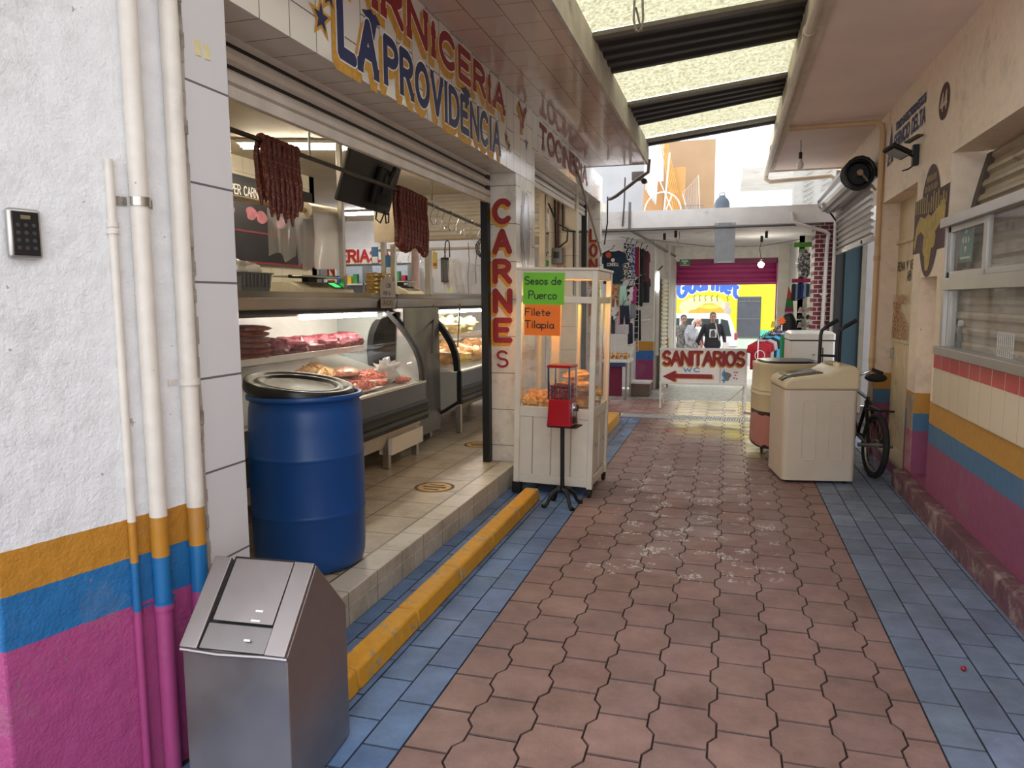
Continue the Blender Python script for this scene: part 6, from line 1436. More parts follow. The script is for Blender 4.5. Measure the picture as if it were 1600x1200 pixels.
for k in range(5): single(lump(MB(), (0, 0, 0), (.06, .05, .05), 120+k, .2), 'folded_garment', mat('#c98a2a', .8), (-1.95+k*.115, 11.42, .68), 'golden rolled garment in the white wire basket', 'garment', 'golden garments in the basket')
st_ = thing('storage_box', 'brown box with a pale lid on the ground right of the stall table', 'box', (-1.30, 11.95, 0)); MB().bx(-.16, .14, -.12, .3, 0.003, .2).build('box', mat('#6b5c50', .8), st_, bevel=.005); MB().bx(-.17, .15, -.13, .31, .2, .225).build('lid', mat('#d5d0ca', .7), st_, bevel=.005)

# rack of T-shirts on the right
rk = thing('clothes_rack', 'slanting rail of small T-shirts on hangers on the right', 'rack')
MB().tube([(.40, 10.3, 1.0), (.56, 10.55, 1.08), (.72, 10.8, 1.16)], .01, 8).build('rail', M_CHROME, rk)
for p in ((.40, 10.3), (.72, 10.8)): MB().cyl((p[0], p[1], 0), (p[0], p[1], 1.0 if p[0] < .5 else 1.24), .012, n=8).build('leg', M_CHROME, rk); MB().cyl((p[0]-.15, p[1]+.1, .01), (p[0]+.15, p[1]-.1, .01), .01, n=6).build('foot', M_CHROME, rk)
shc = [('#b3152a', 'red T-shirt with a round white print at the front of the slanting rail'), ('#a31527', 'second red T-shirt on the slanting rail'), ('#b9b7b4', 'light grey T-shirt behind the red ones on the slanting rail'), ('#1a1a1e', 'black T-shirt in the middle of the slanting rail'), ('#4aa5d0', 'light blue T-shirt on the slanting rail'), ('#23252c', 'dark T-shirt behind the light blue one'), ('#aab4c6', 'pale checked shirt near the end of the slanting rail'), ('#8a3340', 'dark red checked shirt at the end of the slanting rail')]
for i, (c, lb) in enumerate(shc):
    k = i/7.3; m_ = mat(c, .8) if i < 6 else pattern(c, '#31405e', 26)
    garment('t_shirt', 'tee', .42+.30*k, 10.33+.45*k, .965+.155*k, .30, .36+.02*i, m_, lb, 18, extra=(lambda th: MB().add([(r*math.cos(2*math.pi*j/24), -.032, -.17+r*math.sin(2*math.pi*j/24)) for r in (.06, .07) for j in range(24)], [(j, (j+1) % 24, 24+(j+1) % 24, 24+j) for j in range(24)]).build('print', M_LWHITE, th, solid=.001)) if i == 0 else None)
ot = thing('price_flag', 'bright orange star shaped price tag on the end of the slanting rail', 'tag', (.72, 10.78, 1.24)); star(MB(), (0, 0, 0), fx, UZ, .06, 0, .65, 9).build('card', mat('#f0641c', .6), ot, solid=.003)
# right stall: panels, hanging jeans, shoes
gp_ = thing('shelf_bar', 'bright green shelf bar over the right hand stall', 'shelf'); MB().bx(.96, 1.26, 12.25, 12.3, 2.33, 2.40).build('bar', mat('#5d9a32', .6), gp_); MB().bx(1.13, 1.2, 13.1, 13.16, 1.9, 2.36).build('side', mat('#4a7d2c', .6), gp_)
rail_ = thing('hanging_rail', 'magenta rail with jeans in the right hand stall', 'rail'); MB().bx(.95, 1.26, 12.28, 12.33, 1.79, 1.85).build('bar', mat('#b32a68', .6), rail_)
for i, (x, c) in enumerate(((.985, '#2a2f3e'), (1.02, '#8fa2b8'), (1.06, '#27346a'), (1.10, '#2b3f86'), (1.14, '#9eb2c4'), (1.18, '#35506e'), (1.215, '#7fa0bf'))):
    garment('jeans', 'pants', x, 12.22, 1.77, .09, .26-.012*i, mat(c, .8), ('dark grey', 'pale grey', 'navy', 'bright blue', 'lightest', 'slate blue', 'sky blue')[i]+' small jeans, '+('first', 'second', 'third', 'fourth', 'fifth', 'sixth', 'seventh')[i]+' from the left on the magenta rail', 50, False)
gb = thing('garment_bundle', 'grey checked garments bunched above the magenta rail', 'garments', (1.17, 12.9, 2.1)); lump(MB(), (0, 0, 0), (.11, .08, .2), 7, .4, 3).build('fabric', pattern('#4a484c', '#a5a3a6', 22), gb, True)
gw = thing('display_board', 'white slatted display panel in the right hand stall', 'panel'); mb = MB(); mb.bx(1.26, 1.30, 11.5, 13.1, 1.0, 2.4); [mb.bx(1.252, 1.262, 11.5, 13.1, 1.05+k*.1, 1.12+k*.1) for k in range(13)]; mb.build('panel', M_WHITEP, gw)
for i, (z, c) in enumerate(((1.36, '#d9b8b4'), (1.25, '#2a2628'), (1.14, '#d5cfcb'))):
    s_ = thing('shoe_shelf', ('upper', 'middle', 'lower')[i]+' small white shoe shelf in the right hand stall', 'shelf', (1.13, 12.0, z-.03)); MB().bx(-.1, .13, -.1, .1, 0, .012).build('board', M_WHITEP, s_)
    for j, x in enumerate((-.05, .06)):
        f_ = thing('shoe', ('pink', 'black', 'white')[i]+' trainer, '+('left', 'right')[j]+' of the pair on the '+('upper', 'middle', 'lower')[i]+' shoe shelf', 'shoe', (1.13+x, 12.0, z-.017), R(70))
        mb = MB(); mb.loft([[(xx, wy*math.cos(2*math.pi*k/12)*.5, zz*.5+zz*.5*math.sin(2*math.pi*k/12)) for k in range(12)] for xx, wy, zz in ((-.1, .02, .03), (-.09, .05, .06), (-.05, .055, .075), (0, .055, .055), (.06, .06, .04), (.1, .045, .03), (.115, .01, .02))]); mb.build('upper', mat(c, .6), f_, True)
        MB().bx(-.095, .1, -.028, .028, 0, .012).build('sole', M_LWHITE, f_, bevel=.005)
fgm = thing('striped_banner', 'leaning banner in red, green and magenta bands in the right hand stall', 'banner')
for z0, z1, c, nm in ((.0, 1.33, '#b9b4ae', 'pale_band'), (1.33, 1.40, '#a32a5a', 'magenta_band'), (1.40, 1.55, '#2a7a3a', 'green_band'), (1.55, 1.75, '#c8412c', 'red_band')):
    k0, k1 = max(0, (z0-1.33)/.42), (z1-1.33)/.42
    MB().add([(.90+.05*k0, 12.9, z0), (1.04-.04*k0, 12.9, z0), (1.04-.04*k1-(.05 if z0 > 1.5 else 0), 12.9, z1), (.90+.05*k1, 12.9, z1)], [(0, 1, 2, 3)]).build(nm, mat(c, .7), fgm, solid=.01)
yp = thing('price_flag', 'thin leaning stick with a yellow tag beside the street gate', 'tag', (.62, 11.6, 0)); MB().tube([(0, 0, .0), (.03, 0, .9), (.09, 0, 1.36)], .006, 6).build('stick', M_WHITEP, yp); MB().add([(.0, -.01, 1.12), (.05, -.01, 1.12), (.06, -.01, 1.2), (.02, -.01, 1.22)], [(0, 1, 2, 3)]).build('card', mat('#e8d22a', .6), yp, solid=.003)
gc = thing('green_cloth', 'green cloth hanging beside the tall white washing machine', 'cloth', (.70, 10.2, 1.05)); MB().grid(lambda u, v: (.14*u-.03, .02*math.sin(u*8), -.35*v+.08*u), 8, 6).build('fabric', mat('#2f8a5a', .8), gc, True, solid=.004)

# ------------------------------------------------------------------ passage: hanging sheet, exit sign, conduit, bulbs, gate shutter
gs = thing('hanging_sign', 'blank grey sign board hanging edge of the far slab', 'sign', (-.06, 10.985, 2.05)); MB().bx(-.14, .14, -.006, .006, 0, .56).build('board', mat('#8f9296', .5), gs); MB().bx(-.10, .10, -.010, -.006, .005, .02).build('fold', mat('#b5b7ba', .5), gs)
for x in (-.11, .11): MB().box((x, -.008, .545), (.02, .006, .02)).build('screw', M_STEEL, gs)
ex = thing('exit_sign', 'small green emergency sign left above the street gate', 'sign', (-.74, 13.5, 2.19)); MB().bx(-.09, .09, -.01, .01, -.055, .055).build('panel', mat('#2c7a45', .5), ex)
mb = MB(); letter(mb, 'SALiDA'.upper(), (-.055, -.011, .01), fx, UZ, .03, .006, .11, lift=.002); letter(mb, 'DE', (-.02, -.011, -.03), fx, UZ, .026, .005, .04, lift=.002); mb.bx(-.08, .08, -.012, -.01, -.05, -.044); mb.build('lettering', M_LWHITE, ex)
MB().bx(-.15, -.09, -.008, .008, .02, .06).build('bracket', M_WHITEP, ex); MB().bx(-.005, .005, -.004, .004, .055, .4).build('hanger', M_WHITEP, ex)
tag(MB().tube([(-1.40, 11.0, 2.95), (-1.40, 10.98, 2.56), (-1.38, 11.05, 2.545), (-1.02, 15.15, 2.40)], .02, 8).build('conduit', mat('#6f6963', .5), None, True), 'long grey conduit along the left edge of the passage ceiling', 'conduit')
tag(MB().tube([(-1.47, 10.97, 3.3), (-1.48, 10.97, 2.9), (-1.5, 10.97, 2.6)], .012, 8).build('conduit', mat('#4a4643', .5), None, True), 'thin black cable dropping to the far slab edge', 'conduit')
tag(MB().tube([(-4, 10.98, 2.54), (1.2, 10.98, 2.55)], .015, 8).build('conduit', mat('#55504c', .5), None, True), 'horizontal dark conduit under the front edge of the far slab', 'conduit')
for i, (x, y, lit) in enumerate(((-.98, 12.0, 0), (-.78, 11.6, 0), (.55, 12.2, 0), (.515, 13.0, 1))):
    th = thing('ceiling_bulb', ('empty lamp holder nearest the clothes of the left stall', 'lamp holder with a dangling wire on the passage ceiling', 'black lamp holder at the right of the passage ceiling', 'lit bulb hanging on wires before the street gate')[i], 'lamp', (x, y, 2.575))
    MB().cyl((0, 0, -.10), (0, 0, 0), .022, n=12).build('holder', M_BLACK, th, True)
    if i == 1: MB().tube([(0, 0, -.1), (.03, 0, -.18), (.06, 0, -.1), (.05, 0, -.02)], .004, 5).build('wire', M_BLACK, th)
    if lit:
        MB().tube([(0, 0, -.1), (-.03, 0, -.2), (0, 0, -.38)], .005, 6).build('cord', M_BLACK, th); MB().cyl((0, 0, -.43), (0, 0, -.38), .02, n=12).build('socket', M_STEEL, th, True); MB().sph((0, 0, -.47), .048).build('bulb', emis('#fff7ea', 80), th, True)
tag(MB().tube([(-1.25, 12.6, 2.53), (-.3, 13, 2.42), (.5, 12.9, 2.40), (1.1, 13.0, 2.5)], .004, 5).build('cable', M_BLACK), 'thin sagging cable across the passage ceiling', 'cable')
gt = thing('gate_shutter', 'purple roller shutter raised in the street gate', 'shutter', (0, 15.3, 0)); mb = MB(); prof = []
for i in range(4):
    z = 1.87+i*.1; prof += [(0, z), (.025, z+.02), (.03, z+.05), (.02, z+.08), (0, z+.095)]
vs = [(x, .18-p, z) for x in (-1.08, .92) for p, z in prof]; k = len(prof); mb.add(vs, [(i, i+1, k+i+1, k+i) for i in range(k-1)]); M_PURP = mat('#cc4f8f', .45, 0, .12, 5); mb.build('curtain', M_PURP, gt, True, solid=.004, angle=20)
MB().bx(-1.08, .92, .10, .30, 2.24, 2.40).build('drum_housing', mat('#8e2e5c', .45), gt); MB().bx(-1.06, .90, .13, .19, 1.83, 1.88).build('bottom_bar', M_PURP, gt)
for x0, x1 in ((-1.09, -1.03), (.90, .97)): MB().bx(x0, x1, .1, .2, -.3, 2.3).build('guide_rail', M_PURP, gt)
tl = thing('tube_light', 'upright white tube light on the passage pillar', 'lamp', (-1.19, 13.35, 0)); MB().bx(-.03, .03, -.02, .02, .55, 2.05).build('housing', M_WHITEP, tl); MB().cyl((0, -.03, 1.7), (0, -.03, 2.0), .016, n=10).build('tube', emis('#f2f6ff', 8), tl, True); MB().tube([(0, 0, 2.05), (.08, -.1, 2.12)], .014, 6).build('bracket', M_BLACK, tl)
ws = shutter('roller_shutter', 0, .55, -.1, 1.9, 0, 'narrow white roller shutter between the passage pillars', mat('#d5d0c8', .5), .075)
ws.location = (-1.13, 13.45, 0); ws.rotation_euler = (0, 0, R(-5))

# ------------------------------------------------------------------ things on the far roof and at the eaves
ZR = 2.822
def board(nm, label, x0, x1, y0, z1, lean, m, th_=.018):
    t_ = thing(nm, label, 'board', ((x0+x1)/2, y0, ZR), 0, None, (R(-lean), 0, 0)); MB().bx(-(x1-x0)/2, (x1-x0)/2, -th_/2, th_/2, 0.004, z1-ZR).build('sheet', m, t_, bevel=.002)
board('wooden_board', 'largest tan board leaning on the far roof', -1.06, -.245, 12.5, 4.1, 5, mat('#a98a68', .7, 0, .08, 3))
board('wooden_board', 'orange tan board in front of the largest one', -.985, -.68, 12.05, 3.6, 5, mat('#c99a5c', .7, 0, .08, 3))
board('wooden_board', 'short tan board at the left end of the far roof', -1.34, -1.03, 12.2, 3.42, 4, mat('#c29462', .7, 0, .08, 3))
for k in range(5): tag(MB().tube([(-.82+.028*k, 11.85+.03*k, ZR+.01), (-1.06+.025*k, 12.0, 3.95)], .011, 6).build('wooden_batten', mat('#d3a05a', .7)), 'thin light wooden slat leaning beside the boards', 'slat', 'wooden slats leaning on the far roof')
fr_ = thing('tube_hoop', 'white round tube frame standing on the edge of the far roof', 'hoop', (-.965, 11.4, ZR))
MB().tube([(.27*math.cos(R(a)), 0, .012+.295*math.sin(R(a))) for a in range(0, 181, 12)], .011, 8).build('arc', M_WHITEP, fr_, True); MB().cyl((-.27, 0, .012), (.03, 0, .012), .011, n=8).build('bar', M_WHITEP, fr_)
MB().cyl((0.02, 0, .01), (.09, 0, .87), .013, n=8).build('bar', M_WHITEP, fr_); MB().cyl((.04, 0, .02), (.14, 0, .27), .011, n=8).build('bar', M_WHITEP, fr_); MB().cyl((.15, 0, .01), (-.06, 0, .5), .009, n=8).build('bar', M_WHITEP, fr_); MB().cyl((.01, 0, .02), (.04, -.01, .03), .02, n=10).build('joint', M_BLACK, fr_)
tr_ = thing('trellis', 'fan of thin pale rods standing before the largest board', 'trellis', (-.55, 11.85, ZR)); mb = MB()
for k in range(10): mb.cyl((-.09+.018*k, 0, .01), (-.155+.026*k, .02, .34+.028*k), .006, n=6)
mb.cyl((-.155, .02, .34), (.08, .02, .6), .006, n=6); mb.build('rods', mat('#bfae9f', .5), tr_); MB().cyl((.11, 0, .0), (.075, .02, .6), .008, n=6).build('side_rod', M_CREAMP, tr_); MB().cyl((-.06, -.02, .0), (-.155, .02, .33), .008, n=6).build('side_rod', M_WHITEP, tr_)
cr_ = thing('wire_crate', 'small grey wire crate at the foot of the rods', 'crate', (-.54, 11.6, ZR)); mb = MB()
for k in range(10): mb.cyl((-.16+k*.034, 0, 0), (-.16+k*.034, 0, .12), .004, n=5)
for z in (.004, .06, .12): mb.cyl((-.16, 0, z), (.15, 0, z), .004, n=5); mb.cyl((.15, 0, z), (.15, .2, z), .004, n=5); mb.cyl((-.16, 0, z), (-.16, .2, z), .004, n=5)
mb.build('wires', mat('#77757a', .5), cr_)
tk = thing('water_tank', 'grey ribbed water tank far behind the roof boards', 'water tank', (-.16, 16, 3.02)); mb = MB(); mb.lathe([(.14, 0), (.155, .02), (.155, .1), (.16, .11), (.155, .12), (.155, .3), (.16, .31), (.155, .32), (.155, .46), (.13, .54), (.07, .60), (.06, .63), (0, .63)], 24); mb.build('tank', mat('#4d5560', .5), tk, True); MB().tube([(.05, 0, .62), (.05, 0, .68), (-.05, 0, .68), (-.05, 0, .62)], .012, 6).build('handle', mat('#4d5560', .5), tk); MB().bx(-.3, .3, -.3, .3, -.30, 0).build('base', M_CONC, tk)
struct(MB().bx(-1.5, 1.5, 15.69, 16.5, 2.5, 2.72).build('roof_far', M_CONC), 'low roof behind the far slab')
mt = thing('mattress_sheet', 'pale sheet draped beside the white pole on the far roof', 'sheet', (-1.16, 11.9, 3.25)); MB().grid(lambda u, v: (-.12+.22*u-.05*v*u, .02*math.sin(u*9), .62*(1-v)-.25*u*v), 8, 8).build('fabric', mat('#d9d9d6', .8), mt, True, solid=.01)
cc = thing('security_camera', 'round black security camera under the end of the tiled overhang', 'camera', (-1.06, 9.75, 3.04)); mb = MB(); mb.tube([(0, .12, .02), (0, -.03, 0)], .035, 16); mb.build('body', M_WHITEP, cc, True); MB().tube([(0, -.03, 0), (0, -.045, -.003)], .036, 16).build('lens', M_BLACK, cc, True); MB().tube([(0, .06, .03), (-.04, .1, .10), (-.04, .1, .15)], .012, 8).build('bracket', M_WHITEP, cc)
MB().bx(-.17, -.02, .06, .2, .04, .14).build('junction_box', mat('#6f6560', .6), cc)
tag(MB().tube([(-1.58, 10.2, 2.90), (-1.50, 9.9, 2.865), (-1.4, 9.7, 2.875), (-1.12, 9.45, 3.02), (-.98, 9.42, 3.10), (-.97, 9.42, 3.25)], .022, 10).build('drain_pipe', mat('#6f625c', .5), None, True), 'brown bent drain pipe at the far corner of the tiled overhang', 'pipe')
tag(MB().tube([(-1.62, 10.32, 2.95), (-1.62, 10.32, 2.6), (-1.66, 10.32, 2.3)], .01, 8).build('conduit', M_BLACK), 'black cable beside the far tiled column', 'conduit')
# rope loop hanging from the roof
rp = thing('rope_loop', 'loop of grey twisted rope hanging from the roof', 'rope', (-.62, 5.2, 3.5))
pts = [(-.03, 0, .25), (-.028, 0, 0), (-.032, .01, -.10), (-.02, .01, -.16), (0.0, .01, -.178), (.02, .01, -.16), (.03, .01, -.10), (.026, 0, 0), (.03, 0, .25)]
MB().tube(pts, .008, 8).build('rope', mat('#8f857c', .9, 0, .3, 60), rp, True); MB().tube([(-.02, .02, -.02), (.0, .03, -.1), (.02, .03, -.17), (-.02, .0, -.175)], .007, 8).build('rope', mat('#7d746c', .9, 0, .3, 60), rp, True)

# ------------------------------------------------------------------ across the street: mural, metal door, van
yw = 24.995
def gpath(x, y): k = x/1.95; return (x, y+.33*math.sin(math.pi*min(1, k*.98+.02)))
for th_, m_, lf in ((.19, M_LWHITE, .002), (.125, mat('#3a63b8', .6), .005)):
    letter(MB(), 'Gourmet', (-1.56, yw, 1.56), fx, UZ, .56, th_, 1.85, .22, lift=lf, path=gpath).build('lettering', m_, wall_st)
def blob(pts, m_, lf, nm): poly(MB(), pts, (0, yw, 0), fx, UZ, lf).build(nm, m_, wall_st)
blob([(-.75+.78*math.cos(R(a)), 1.30+.36*math.sin(R(a))) for a in range(0, 360, 15)], mat('#f3ee9a', .7), .002, 'mural_glow')
blob([(-1.3, 1.02), (-1.18, 1.2), (-1.0, 1.24), (-.9, 1.3), (-.72, 1.42), (-.45, 1.43), (-.25, 1.33), (-.15, 1.24), (.05, 1.1), (.0, 1.02)], mat('#e2a43a', .7, 0, .15, 4), .004, 'mural_bread')
blob([(-.55+.33*math.cos(R(a)), 1.31+.075*math.sin(R(a))) for a in range(0, 360, 18)], mat('#e9c050', .7), .006, 'mural_bread')
blob([(-.1, 1.08), (-.12, 1.22), (-.06, 1.3), (-.09, 1.44), (.1, 1.44), (.06, 1.3), (.13, 1.22), (.11, 1.08), (.0, 1.05)], mat('#b7a9a0', .7), .006, 'mural_jug')
mb = MB()
for x in (-1.05, -.88, -.7, -.5, -.33, 0.0):
    for j in range(6): mb.bx(x+.02*math.sin(j*1.6)-.011, x+.02*math.sin(j*1.6)+.011, yw-.006, yw-.003, 1.48+j*.035, 1.52+j*.035)
mb.build('mural_steam', mat('#3c3a1c', .7), wall_st)
d2 = bpy.data.objects.new('door_2', None); COL.objects.link(d2); struct(d2, 'dark grey metal door in the yellow wall'); MB().bx(.31, 1.03, 24.94, 25.0, .30, 1.63).build('door_leaf', mat('#4a4c52', .5, 0, .15, 5, 0, 60, '#9a9a9c', .7), d2)
for z in (.33, .92, 1.48, 1.6): MB().bx(.31, 1.03, 24.925, 24.95, z-.012, z+.012).build('door_rail', mat('#6a6c70', .5), d2)
MB().bx(.66, .68, 24.925, 24.95, 1.48, 1.6).build('door_rail', mat('#6a6c70', .5), d2)
vn = thing('van', 'white van parked in the street behind the people', 'van', (0, 20.7, -.52))
M_VAN = mat('#e3e2de', .3, 0, .04, 2); VP = [(-4.1, .32), (-4.15, .8), (-3.9, .95), (-3.2, 1.1), (-2.5, 1.62), (-2.2, 1.67), (-.1, 1.67), (.06, 1.62), (.16, 1.38), (.27, 1.0), (.29, .62), (.29, .32)]
MB().prism([(x, z) for x, z in VP], 'y', 0, 1.7).build('body', M_VAN, vn, True, bevel=.05, seg=3); MB().bx(-4.2, .34, -.02, 1.72, .30, .46).build('bumper', mat('#cfcdc8', .5), vn, bevel=.02)
for nm, pts in (('side_window', [(-.16, 1.08), (.12, 1.08), (.02, 1.5), (-.16, 1.54)]), ('side_window', [(-1.15, 1.08), (-.22, 1.08), (-.22, 1.54), (-1.15, 1.56)]), ('side_window', [(-1.9, 1.08), (-1.25, 1.08), (-1.25, 1.56), (-1.9, 1.56)])):
    MB().prism(pts, 'y', -.012, .01).build(nm, mat('#3d4646', .12, 0, .1, 5), vn)
for x in (-1.2, -1.95): MB().bx(x-.004, x+.004, -.006, .01, .5, 1.6).build('door_line', mat('#8a8884', .6), vn)
MB().bx(.20, .275, -.012, .06, .98, 1.17).build('tail_light', mat('#b3404a', .3), vn, bevel=.01); MB().bx(-.1, .28, -.006, .0, .78, .81).build('trim_line', mat('#9a9894', .5), vn)
for x in (-.75, -3.3):
    w_ = MB().tube([(x, -.02, .31), (x, .2, .31)], .31, 24).build('wheel', M_RUBBER, vn, True); MB().tube([(x, -.03, .31), (x, -.015, .31)], .18, 20).build('hubcap', M_STEEL, w_, True)

garment('t_shirt', 'tee', -2.34, 9.75, 2.10, .22, .34, mat('#cfd6d2', .8), 'white T-shirt with a round green sticker seen through the second opening', extra=lambda th: round_tag(th, .0, -.07, '#2f9a55'))
# ------------------------------------------------------------------ people
def remesh(o, v=.011, sm=2):
    m_ = o.modifiers.new('r', 'REMESH'); m_.mode = 'VOXEL'; m_.voxel_size = v; m_.use_smooth_shade = True
    s_ = o.modifiers.new('s', 'SMOOTH'); s_.factor = .5; s_.iterations = sm
    return applied(o)
def limb(mb, pts, rs, n=12):
    """tapered chain through joints with rounded joints"""
    mb.tube(pts, rs, n)
    for p, r in zip(pts, rs): mb.sph(p, r*.99, 10, 8)
def oval(cx, cy, z, rx, ry, n=20): return [(cx+rx*math.cos(2*math.pi*k/n), cy+ry*math.sin(2*math.pi*k/n), z) for k in range(n)]
def hand(mb, wr, d, side):
    """palm, four curled fingers and a thumb leaving the side of the palm"""
    d = Vector(d).normalized(); wr = Vector(wr); f = Vector((0, -1, 0)); f = (f-d*f.dot(d)).normalized(); s = d.cross(f)*side
    p = wr+d*.045; mb.loft([[wr+d*t*.09+s*.036*w_*math.cos(a)+f*.016*w_*math.sin(a) for a in [2*math.pi*k/10 for k in range(10)]] for t, w_ in ((0, .7), (.4, 1), (1, 1.05))])
    b = wr+d*.085
    for i, ln in enumerate((.062, .072, .068, .052)):
        q = b+f*(-.027+.018*i) if False else b+s*(-.027+.018*i)
        mb.tube([q, q+d*ln*.45+f*.006, q+d*ln*.8+f*.022, q+d*ln*.92+f*.04], [.0085, .008, .0075, .006], 8)
    q = wr+d*.03-s*.03; mb.tube([q, q+d*.03-s*.018+f*.012, q+d*.055-s*.018+f*.024], [.0105, .0095, .007], 8)
def person(label, loc, rz, H, arms, top, trou, hair_m, hair='short', skin='#a87a5e', seated=False, sleeve=1.0, build=1.0, extra=None, step=.05):
    th = thing('person', label, 'person', loc, rz); s = H/1.70
    V = lambda *p: tuple(c*s for c in p)
    hz = .92; dz = 0.0
    sh_ = 1.39; by = build
    mb = MB()
    # head: cranium, jaw, nose, ears, neck
    mb.sph(V(0, .012, 1.60), V(.074, .094, .098), 18, 14); mb.sph(V(0, -.02, 1.545), V(.056, .068, .068), 16, 12); mb.sph(V(0, -.088, 1.56), V(.014, .022, .02), 10, 8); mb.sph(V(0, -.075, 1.50), V(.024, .02, .016), 10, 8)
    for e in (-1, 1): mb.sph(V(e*.076, .012, 1.575), V(.012, .02, .032), 10, 8)
    limb(mb, [V(0, .02, 1.38), V(0, .01, 1.52)], [.055*s, .05*s])
    mb.loft([oval(0, 0, z*s, rx*s*by, ry*s) for z, rx, ry in ((.86, .15, .10), (.95, .16, .105), (1.08, .135, .095), (1.22, .155, .105), (1.34, .17, .10), (1.40, .13, .075), (1.43, .06, .05))])
    for k, (sx, el, wr) in enumerate(arms):
        S = V(sx*.175*by, .01, 1.365); E = V(*el); W = V(*wr); limb(mb, [S, E, W], [.048*s, .036*s, .025*s]); hand(mb, W, Vector(W)-Vector(E), 1 if sx > 0 else -1)
    if seated: legs = [((e*.09, 0, .90), (e*.11, -.42, .92), (e*.11, -.44, .46)) for e in (-1, 1)]
    else: legs = [((e*.085, 0, .90), (e*.09, -.03-e*step, .49), (e*.09, -e*step*2+.02, .08)) for e in (-1, 1)]
    for l_ in legs:
        limb(mb, [V(*p) for p in l_], [.082*s, .058*s, .04*s]); a = l_[2]; mb.sph(V(a[0], a[1]-.06, a[2]-.04), V(.042, .12, .04), 12, 8)
    b = mb.build('body', mat(skin, .6, 0, .05, 8), th, True); remesh(b, .0085*s, 2)
    # face
    for e in (-1, 1):
        MB().sph(V(e*.031, -.079, 1.588), V(.012, .008, .008), 10, 8).build('eye', mat('#1c1412', .3), th, True); MB().tube([V(e*.016, -.084, 1.608), V(e*.045, -.077, 1.61)], .0045*s, 6).build('eyebrow', hair_m if hair != 'fair' else mat('#7a5a40', .7), th)
    MB().tube([V(-.022, -.082, 1.522), V(0, -.09, 1.519), V(.022, -.082, 1.522)], .006*s, 6).build('mouth', mat('#8a4a42', .5), th, True)
    # clothes
    mb = MB(); mb.loft([oval(0, 0, z*s, rx*s*by, ry*s) for z, rx, ry in ((.84, .185, .13), (.90, .185, .135), (1.05, .165, .125), (1.22, .18, .13), (1.33, .19, .12), (1.405, .15, .09), (1.44, .075, .07))])
    for (sx, el, wr) in arms:
        S = Vector(V(sx*.175*by, .01, 1.365)); E = Vector(V(*el)); W = Vector(V(*wr))
        if sleeve >= 1: limb(mb, [S, E, W], [.066*s, .052*s, .038*s])
        else: limb(mb, [S, S.lerp(E, .6)], [.066*s, .056*s])
    tp = remesh(mb.build('top', top, th, True), .011*s, 3)
    mb = MB(); mb.loft([oval(0, 0, z*s, rx*s*by, ry*s) for z, rx, ry in ((.80, .17, .115), (.9, .175, .12), (.95, .165, .115))])
    for l_ in legs: limb(mb, [V(*p) for p in l_], [.098*s, .072*s, .056*s])
    remesh(mb.build('trousers', trou, th, True), .012*s, 3)
    for l_ in legs:
        a = l_[2]; mb = MB(); mb.sph(V(a[0], a[1]-.055, a[2]-.035), V(.05, .135, .045), 14, 10); mb.bx((a[0]-.045)*s, (a[0]+.045)*s, (a[1]-.17)*s, (a[1]+.07)*s, (a[2]-.085)*s, (a[2]-.06)*s); mb.build('shoe', mat('#26242a', .6), th, True)
    mb = MB(); mb.sph(V(0, .03, 1.625), V(.084, .098, .092), 18, 12)
    if hair == 'long': mb.loft([oval(0, y*s, z*s, rx*s, ry*s) for z, rx, ry, y in ((1.68, .06, .06, .03), (1.60, .105, .09, .04), (1.45, .13, .09, .06), (1.28, .14, .07, .09), (1.15, .11, .04, .11))])
    if hair == 'fair': mb.loft([oval(0, y*s, z*s, rx*s, ry*s) for z, rx, ry, y in ((1.62, .04, .04, .11), (1.55, .05, .05, .14), (1.42, .045, .04, .15), (1.28, .02, .02, .15))])
    hh = mb.build('hair', hair_m, th, True); remesh(hh, .012*s, 2)
    if extra: extra(th, s)
    return th
def print_x(th, s): poly(MB(), [(-.085, 1.06), (.085, 1.06), (.085, 1.26), (-.085, 1.26)], (0, -.155, 0), fx, UZ, 0).build('print', mat('#bdbab6', .8, 0, .3, 12), th, solid=.004); poly(MB(), [(-.05, 1.07), (.05, 1.07), (.06, 1.13), (.045, 1.22), (0, 1.25), (-.045, 1.22), (-.06, 1.13)], (0, -.158, 0), fx, UZ, 0).build('print', mat('#3a383a', .8), th, solid=.004); MB().tube([(.06, -.10, 1.40), (.10, -.135, 1.2), (.16, -.12, .98)], .014, 6).build('bag_strap', mat('#a8a29a', .7), th, True)
GZ = -.448
person('person in a black sweatshirt with a pale portrait print, walking towards us', (-.335, 19.0, GZ), R(4), 1.67, [(-1, (-.30, .0, 1.12), (-.37, -.06, .90)), (1, (.28, .03, 1.12), (.30, -.10, .90))], mat('#151417', .85), mat('#23273a', .85), mat('#15110f', .6), 'short', '#8a6048', build=1.12, extra=print_x)
person('person in a grey patterned top carrying a bundle on one arm', (-1.04, 19.0, GZ), R(8), 1.61, [(-1, (-.26, .0, 1.12), (-.25, -.05, .88)), (1, (.24, -.04, 1.14), (.13, -.25, 1.10))], pattern('#77726c', '#4a4540', 30), mat('#6f6a66', .85), mat('#1c1512', .6), 'short', '#8f6a54', build=1.05)
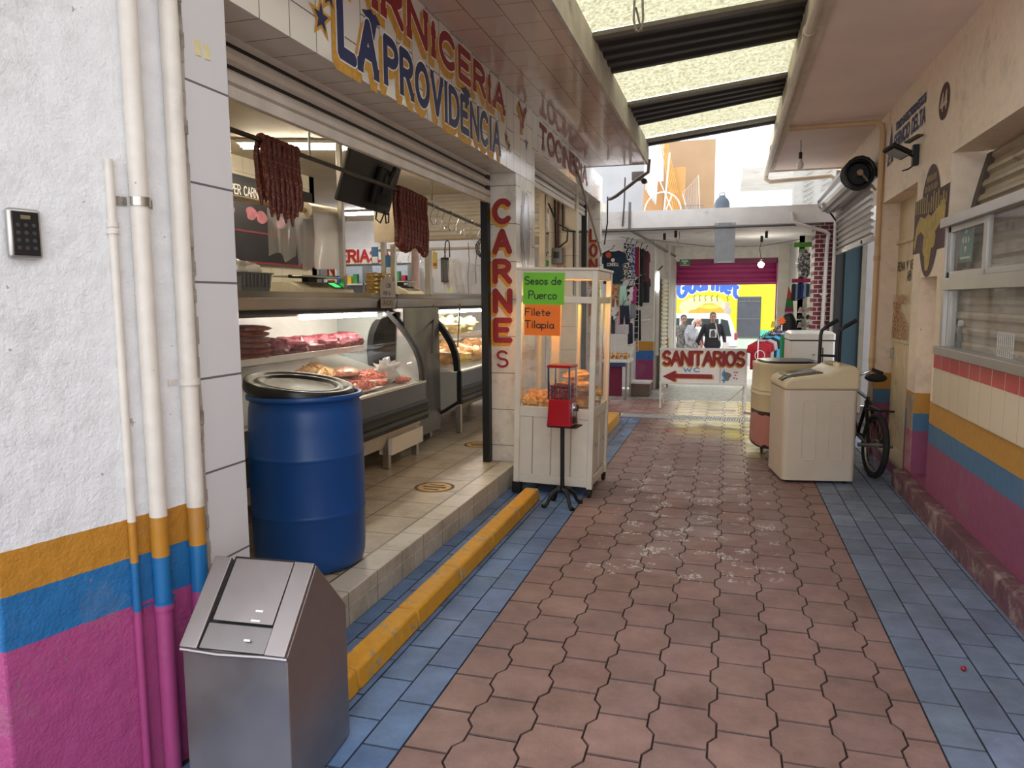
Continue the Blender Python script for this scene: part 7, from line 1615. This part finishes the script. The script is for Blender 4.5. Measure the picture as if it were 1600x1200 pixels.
person('girl with pale tied hair in a brown vest and white T-shirt, seen from the side', (-.70, 19.5, GZ-.02), R(80), 1.56, [(-1, (-.21, -.06, 1.12), (-.20, -.16, .88)), (1, (.21, -.04, 1.12), (.21, -.14, .88))], mat('#e3dfdc', .8), mat('#b58a8e', .85), mat('#d8c4b4', .6), 'fair', '#c49078', sleeve=.5,
       extra=lambda th, s: remesh((lambda m_: (m_.loft([oval(0, 0, z*s, rx*s, ry*s) for z, rx, ry in ((.92, .19, .14), (1.05, .172, .132), (1.22, .186, .136), (1.32, .18, .126), (1.40, .13, .09))]), m_.build('vest', mat('#4a2f2c', .85), th, True))[1])(MB()), .012, 2))
person('person with long black hair and a maroon top, seated at the right hand stall', (.87, 11.75, -.34), R(200), 1.66, [(-1, (-.24, -.08, 1.12), (-.16, -.28, 1.02)), (1, (.24, -.08, 1.12), (.16, -.28, 1.02))], mat('#5c1f33', .85), mat('#25252c', .85), mat('#0e0c0d', .5), 'long', '#8a6048', seated=True)
st = thing('stool', 'plain stool under the person at the right hand stall', 'stool', (.87, 11.75, 0)); MB().cyl((0, 0, .40), (0, 0, .44), .16, n=20).build('seat', M_WOOD, st, True)
for a in (45, 135, 225, 315): MB().cyl((.15*math.cos(R(a)), .15*math.sin(R(a)), 0), (.11*math.cos(R(a)), .11*math.sin(R(a)), .40), .015, n=8).build('leg', M_WOOD, st)
bd_ = thing('cloth_bundle', 'light grey cloth bundle over the arm of the person in grey', 'bundle', (-.86, 18.80, .66)); lump(MB(), (0, 0, 0), (.14, .10, .26), 61, .25, 2.2, 20, 14).build('cloth', mat('#9b9b9f', .85), bd_, True)
hb = thing('handbag', 'grey patterned handbag at the hip of the person in grey', 'bag', (-.84, 18.83, .38)); lump(MB(), (0, 0, 0), (.17, .08, .12), 66, .15, 2, 18, 12).build('bag', pattern('#5e5852', '#8f877f', 26), hb, True); MB().tube([(-.1, 0, .1), (-.14, .1, .5), (-.1, .15, .6)], .012, 6).build('strap', mat('#4a4540', .7), hb, True)
pb = thing('shopping_bag', 'pink and white plastic bag held by the girl', 'bag', (-.62, 19.30, .17)); lump(MB(), (0, 0, 0), (.16, .1, .17), 70, .3, 2, 18, 12).build('bag', mat('#e2c4cc', .5), pb, True); MB().tube([(-.05, 0, .12), (0, 0, .26), (.05, 0, .12)], .008, 6).build('handle', mat('#e2c4cc', .5), pb)
pp_ = thing('paper_bag', 'pale envelope in the hand of the person in black', 'bag', (-.03, 18.86, .43), R(20)); MB().bx(-.05, .09, -.01, .01, -.12, .06).build('paper', mat('#cfcac2', .7), pp_)
